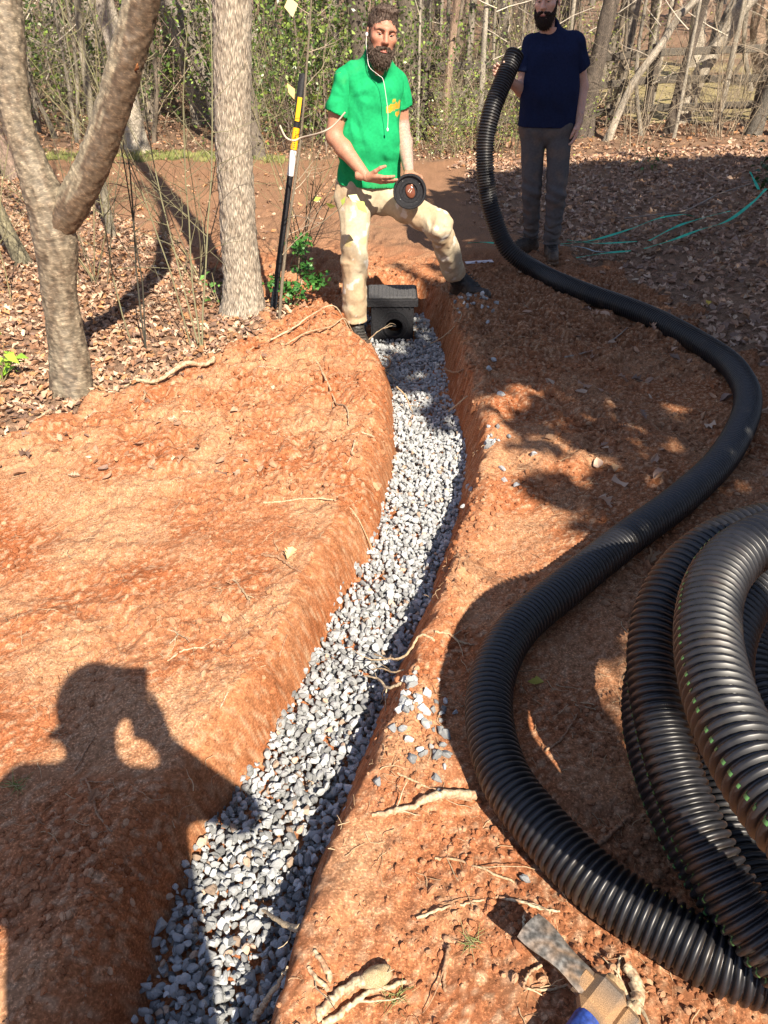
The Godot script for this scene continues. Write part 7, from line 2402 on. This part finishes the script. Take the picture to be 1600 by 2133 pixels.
func build_small_things() -> void:
	# stones that rolled out on to the banks
	var groups := [
		[Vector2(0.60, -4.86), 34, 0.085, 0.055, "grey gravel stones heaped on the clod before the right boot of the man in green", "stones on the clod by the boot"],
		[Vector2(0.462, -3.13), 15, 0.055, 0.06, "white gravel stones scattered on the sunlit right bank halfway up", "stones on the right bank halfway up"],
		[Vector2(0.095, -1.505), 44, 0.05, 0.055, "grey and white gravel stones spilled on the right bank left of the pipe bend", "stones spilled left of the pipe bend"],
		[Vector2(0.100, -1.340), 9, 0.03, 0.018, "gravel stones in the small pile below the larger spill", "stones in the small pile"],
	]
	var meshes := []
	for k in 6: meshes.append(stone_mesh(100 + k))
	rng.seed = 770
	for q in groups:
		var c: Vector2 = q[0]
		for k in q[1]:
			var x: float = c.x + rng.randfn() * q[2]
			var z: float = c.y + rng.randfn() * q[3]
			if trench(x, z) > 0.0: x = lut(LIP_R, z) + 0.02
			var s := rng.randf_range(0.008, 0.017)
			loose_stone(meshes[rng.randi() % 6], x, z, s, stone_color(rng, 0.35 if q[3] > 0.056 else 0.1), q[4], q[5])
	for q in [[0.65, -2.94], [0.50, -2.82], [0.50, -2.74], [0.54, -2.70], [0.33, -2.68], [0.59, -3.55], [0.64, -4.62], [0.37, -2.80], [0.37, -2.90], [0.55, -3.80], [0.60, -3.95]]:
		loose_stone(meshes[rng.randi() % 6], q[0], q[1], rng.randf_range(0.014, 0.02), Color(0.72, 0.74, 0.77), "single pale gravel stone lying on the upper right bank", "single stones on the upper right bank")
	for q in [[-0.017, -1.26], [0.135, -1.27], [0.165, -1.34], [0.14, -1.22], [0.155, -1.43], [0.43, -1.07], [0.32, -1.0]]:
		loose_stone(meshes[rng.randi() % 6], q[0], q[1], rng.randf_range(0.012, 0.018), Color(0.36, 0.38, 0.41), "single grey gravel stone on the clay near the lower pipe bend", "single stones near the lower pipe bend")
	# the beige stone among the severed roots
	var boulder := Sdf.new(Vector3(-0.09, -0.05, -0.86), Vector3(0.07, 0.09, -0.72), 0.004)
	var y := ground_y(-0.017, -0.79)
	boulder.ell(Transform3D(Basis(Vector3.UP, 0.4), Vector3(-0.017, y + 0.014, -0.79)), Vector3(0.032, 0.022, 0.021), 0.01)
	boulder.ell(Transform3D(Basis(), Vector3(-0.004, y + 0.017, -0.795)), Vector3(0.018, 0.02, 0.016), 0.012)
	boulder.wob(n_fine, 2.0, 0.006)
	tag(part("stone", boulder.mesh(func(p: Vector3) -> Color: return Color(0.62, 0.44, 0.24).lerp(Color(0.70, 0.55, 0.36), 0.5 + n_fine.get_noise_3dv(p * 3.0))), M.crumb, self), "beige stone caked in clay among severed roots at the bottom edge", "stone")
	# the white strip by the boot
	var t := thing("paper_strip", Vector3(0.75, ground_y(0.75, -6.03), -6.03), "white strip of paper label lying on the clay between the two men", "paper strip")
	var b := MB.new()
	var yy := ground_y(0.75, -6.03) + 0.014
	var tilt := Basis(Vector3.UP, 0.13) * Basis(Vector3(0, 0, 1), 0.03)
	b.box(Transform3D(tilt, Vector3(0.735, yy, -6.03)), Vector3(0.215, 0.006, 0.055), Color(0.62, 0.62, 0.70), 0.001)
	part("strip", b.mesh(), M.paint, t)
	b = MB.new()
	b.box(Transform3D(tilt, Vector3(0.822, yy + 0.0035, -6.03)), Vector3(0.022, 0.004, 0.03), Color(0.03, 0.03, 0.05), 0.001)
	b.box(Transform3D(tilt, Vector3(0.738, yy + 0.0033, -6.012)), Vector3(0.13, 0.003, 0.004), Color(0.2, 0.2, 0.3), 0.0005)
	part("print", b.mesh(), M.paint, t)
	# hair roots lying all over the clay
	rng.seed = 780
	var fm := []
	for k in 5:
		var mb := MB.new()
		var p := branch_path(Vector3(-0.5, 0, 0), Vector3(1, 0, rng.randf_range(-0.4, 0.4)), 1.0, 0.30, 0.0, 9)
		for j in p.size(): p[j].y *= 0.35
		mb.tube(p, taper(10, 0.017, 0.007), 4, Color.WHITE, false)
		if k % 2 == 0: mb.tube(branch_path(p[4], Vector3(0.6, 0.05, rng.randf_range(-0.9, 0.9)), 0.4, 0.25, 0.0, 5), taper(6, 0.012, 0.006), 4, Color.WHITE, false)
		fm.append(mb.mesh())
	var xf := []
	var cc := []
	for k in 5:
		xf.append([]); cc.append([])
	for k in 4500:
		var z := -0.65 - 4.6 * pow(rng.randf(), 1.2)
		var x := rng.randf_range(-0.55, 0.5) * (1.2 + 1.3 * absf(z)) * 0.9
		if trench(x, z) > 0.4 or cover(x, z) != 0: continue
		if n_mask.get_noise_2d(x * 1.3 + 70.0, z * 1.3) < -0.12: continue
		var s := rng.randf_range(0.02, 0.085)
		var m := rng.randi() % 5
		var bs := Basis(Vector3.UP, rng.randf() * TAU) * Basis(Vector3(0, 0, 1), rng.randfn() * 0.12)
		xf[m].append(Transform3D(bs.scaled(Vector3.ONE * s), Vector3(x, ground_y(x, z) + 0.002, z)))
		cc[m].append(Color(0.72, 0.54, 0.33).lerp(Color(0.45, 0.25, 0.13), rng.randf()) * rng.randf_range(0.8, 1.2))
	for k in 5:
		tag(multi("root_fibres", fm[k], M.wood, xf[k], cc[k]), "fine torn root fibres strewn over the bare clay", "root fibres", "", "stuff")
	# separate fallen leaves lying on the bare clay
	rng.seed = 790
	for q in [[0.96, -2.22, 0.055, "curled brown leaf in the shade beside the straight run of pipe", Color(0.32, 0.2, 0.12)], [0.44, -1.60, 0.04, "yellow green leaf lying in the shadow of the coil", Color(0.45, 0.40, 0.10)], [2.13, -5.0, 0.06, "yellow leaf lying at the edge of the shaded leaf bank", Color(0.62, 0.47, 0.10)], [0.98, -2.85, 0.05, "torn brown leaf on the dappled right bank", Color(0.42, 0.28, 0.17)], [-0.34, -2.24, 0.055, "pale wood chip or leaf lying in the middle of the left bank", Color(0.66, 0.50, 0.28)], [-0.72, -1.21, 0.035, "curled brown leaf inside the photographer's shadow", Color(0.34, 0.18, 0.1)]]:
		var m := MeshInstance3D.new()
		m.mesh = dry_leaf_mesh(300 + rng.randi() % 6)
		var mat: StandardMaterial3D = M.dry_leaf.duplicate()
		mat.albedo_color = Color(q[4]).linear_to_srgb()
		mat.vertex_color_use_as_albedo = false
		m.material_override = mat
		m.name = numbered("fallen_leaf")
		add_child(m)
		m.position = Vector3(q[0], ground_y(q[0], q[1]) + 0.008, q[1])
		m.rotation = Vector3(0.15, rng.randf() * TAU, 0.1)
		m.scale = Vector3.ONE * float(q[2]) * 1.3
		tag(m, q[3], "leaf")

func loose_stone(mesh: Mesh, x: float, z: float, s: float, col: Color, label: String, group: String) -> void:
	var m := MeshInstance3D.new()
	m.mesh = mesh
	var key := "stone_%d" % int(col.g * 12.0)
	if not M.has(key):
		var mat: StandardMaterial3D = M.stone.duplicate()
		mat.vertex_color_use_as_albedo = false
		mat.albedo_color = lin(col.r, col.g, col.b)
		M[key] = mat
	m.material_override = M[key]
	m.name = numbered("gravel_stone")
	add_child(m)
	m.transform = Transform3D(rand_basis(rng).scaled(Vector3.ONE * s), Vector3(x, ground_y(x, z) + s * 0.45, z))
	tag(m, label, "stone", group)
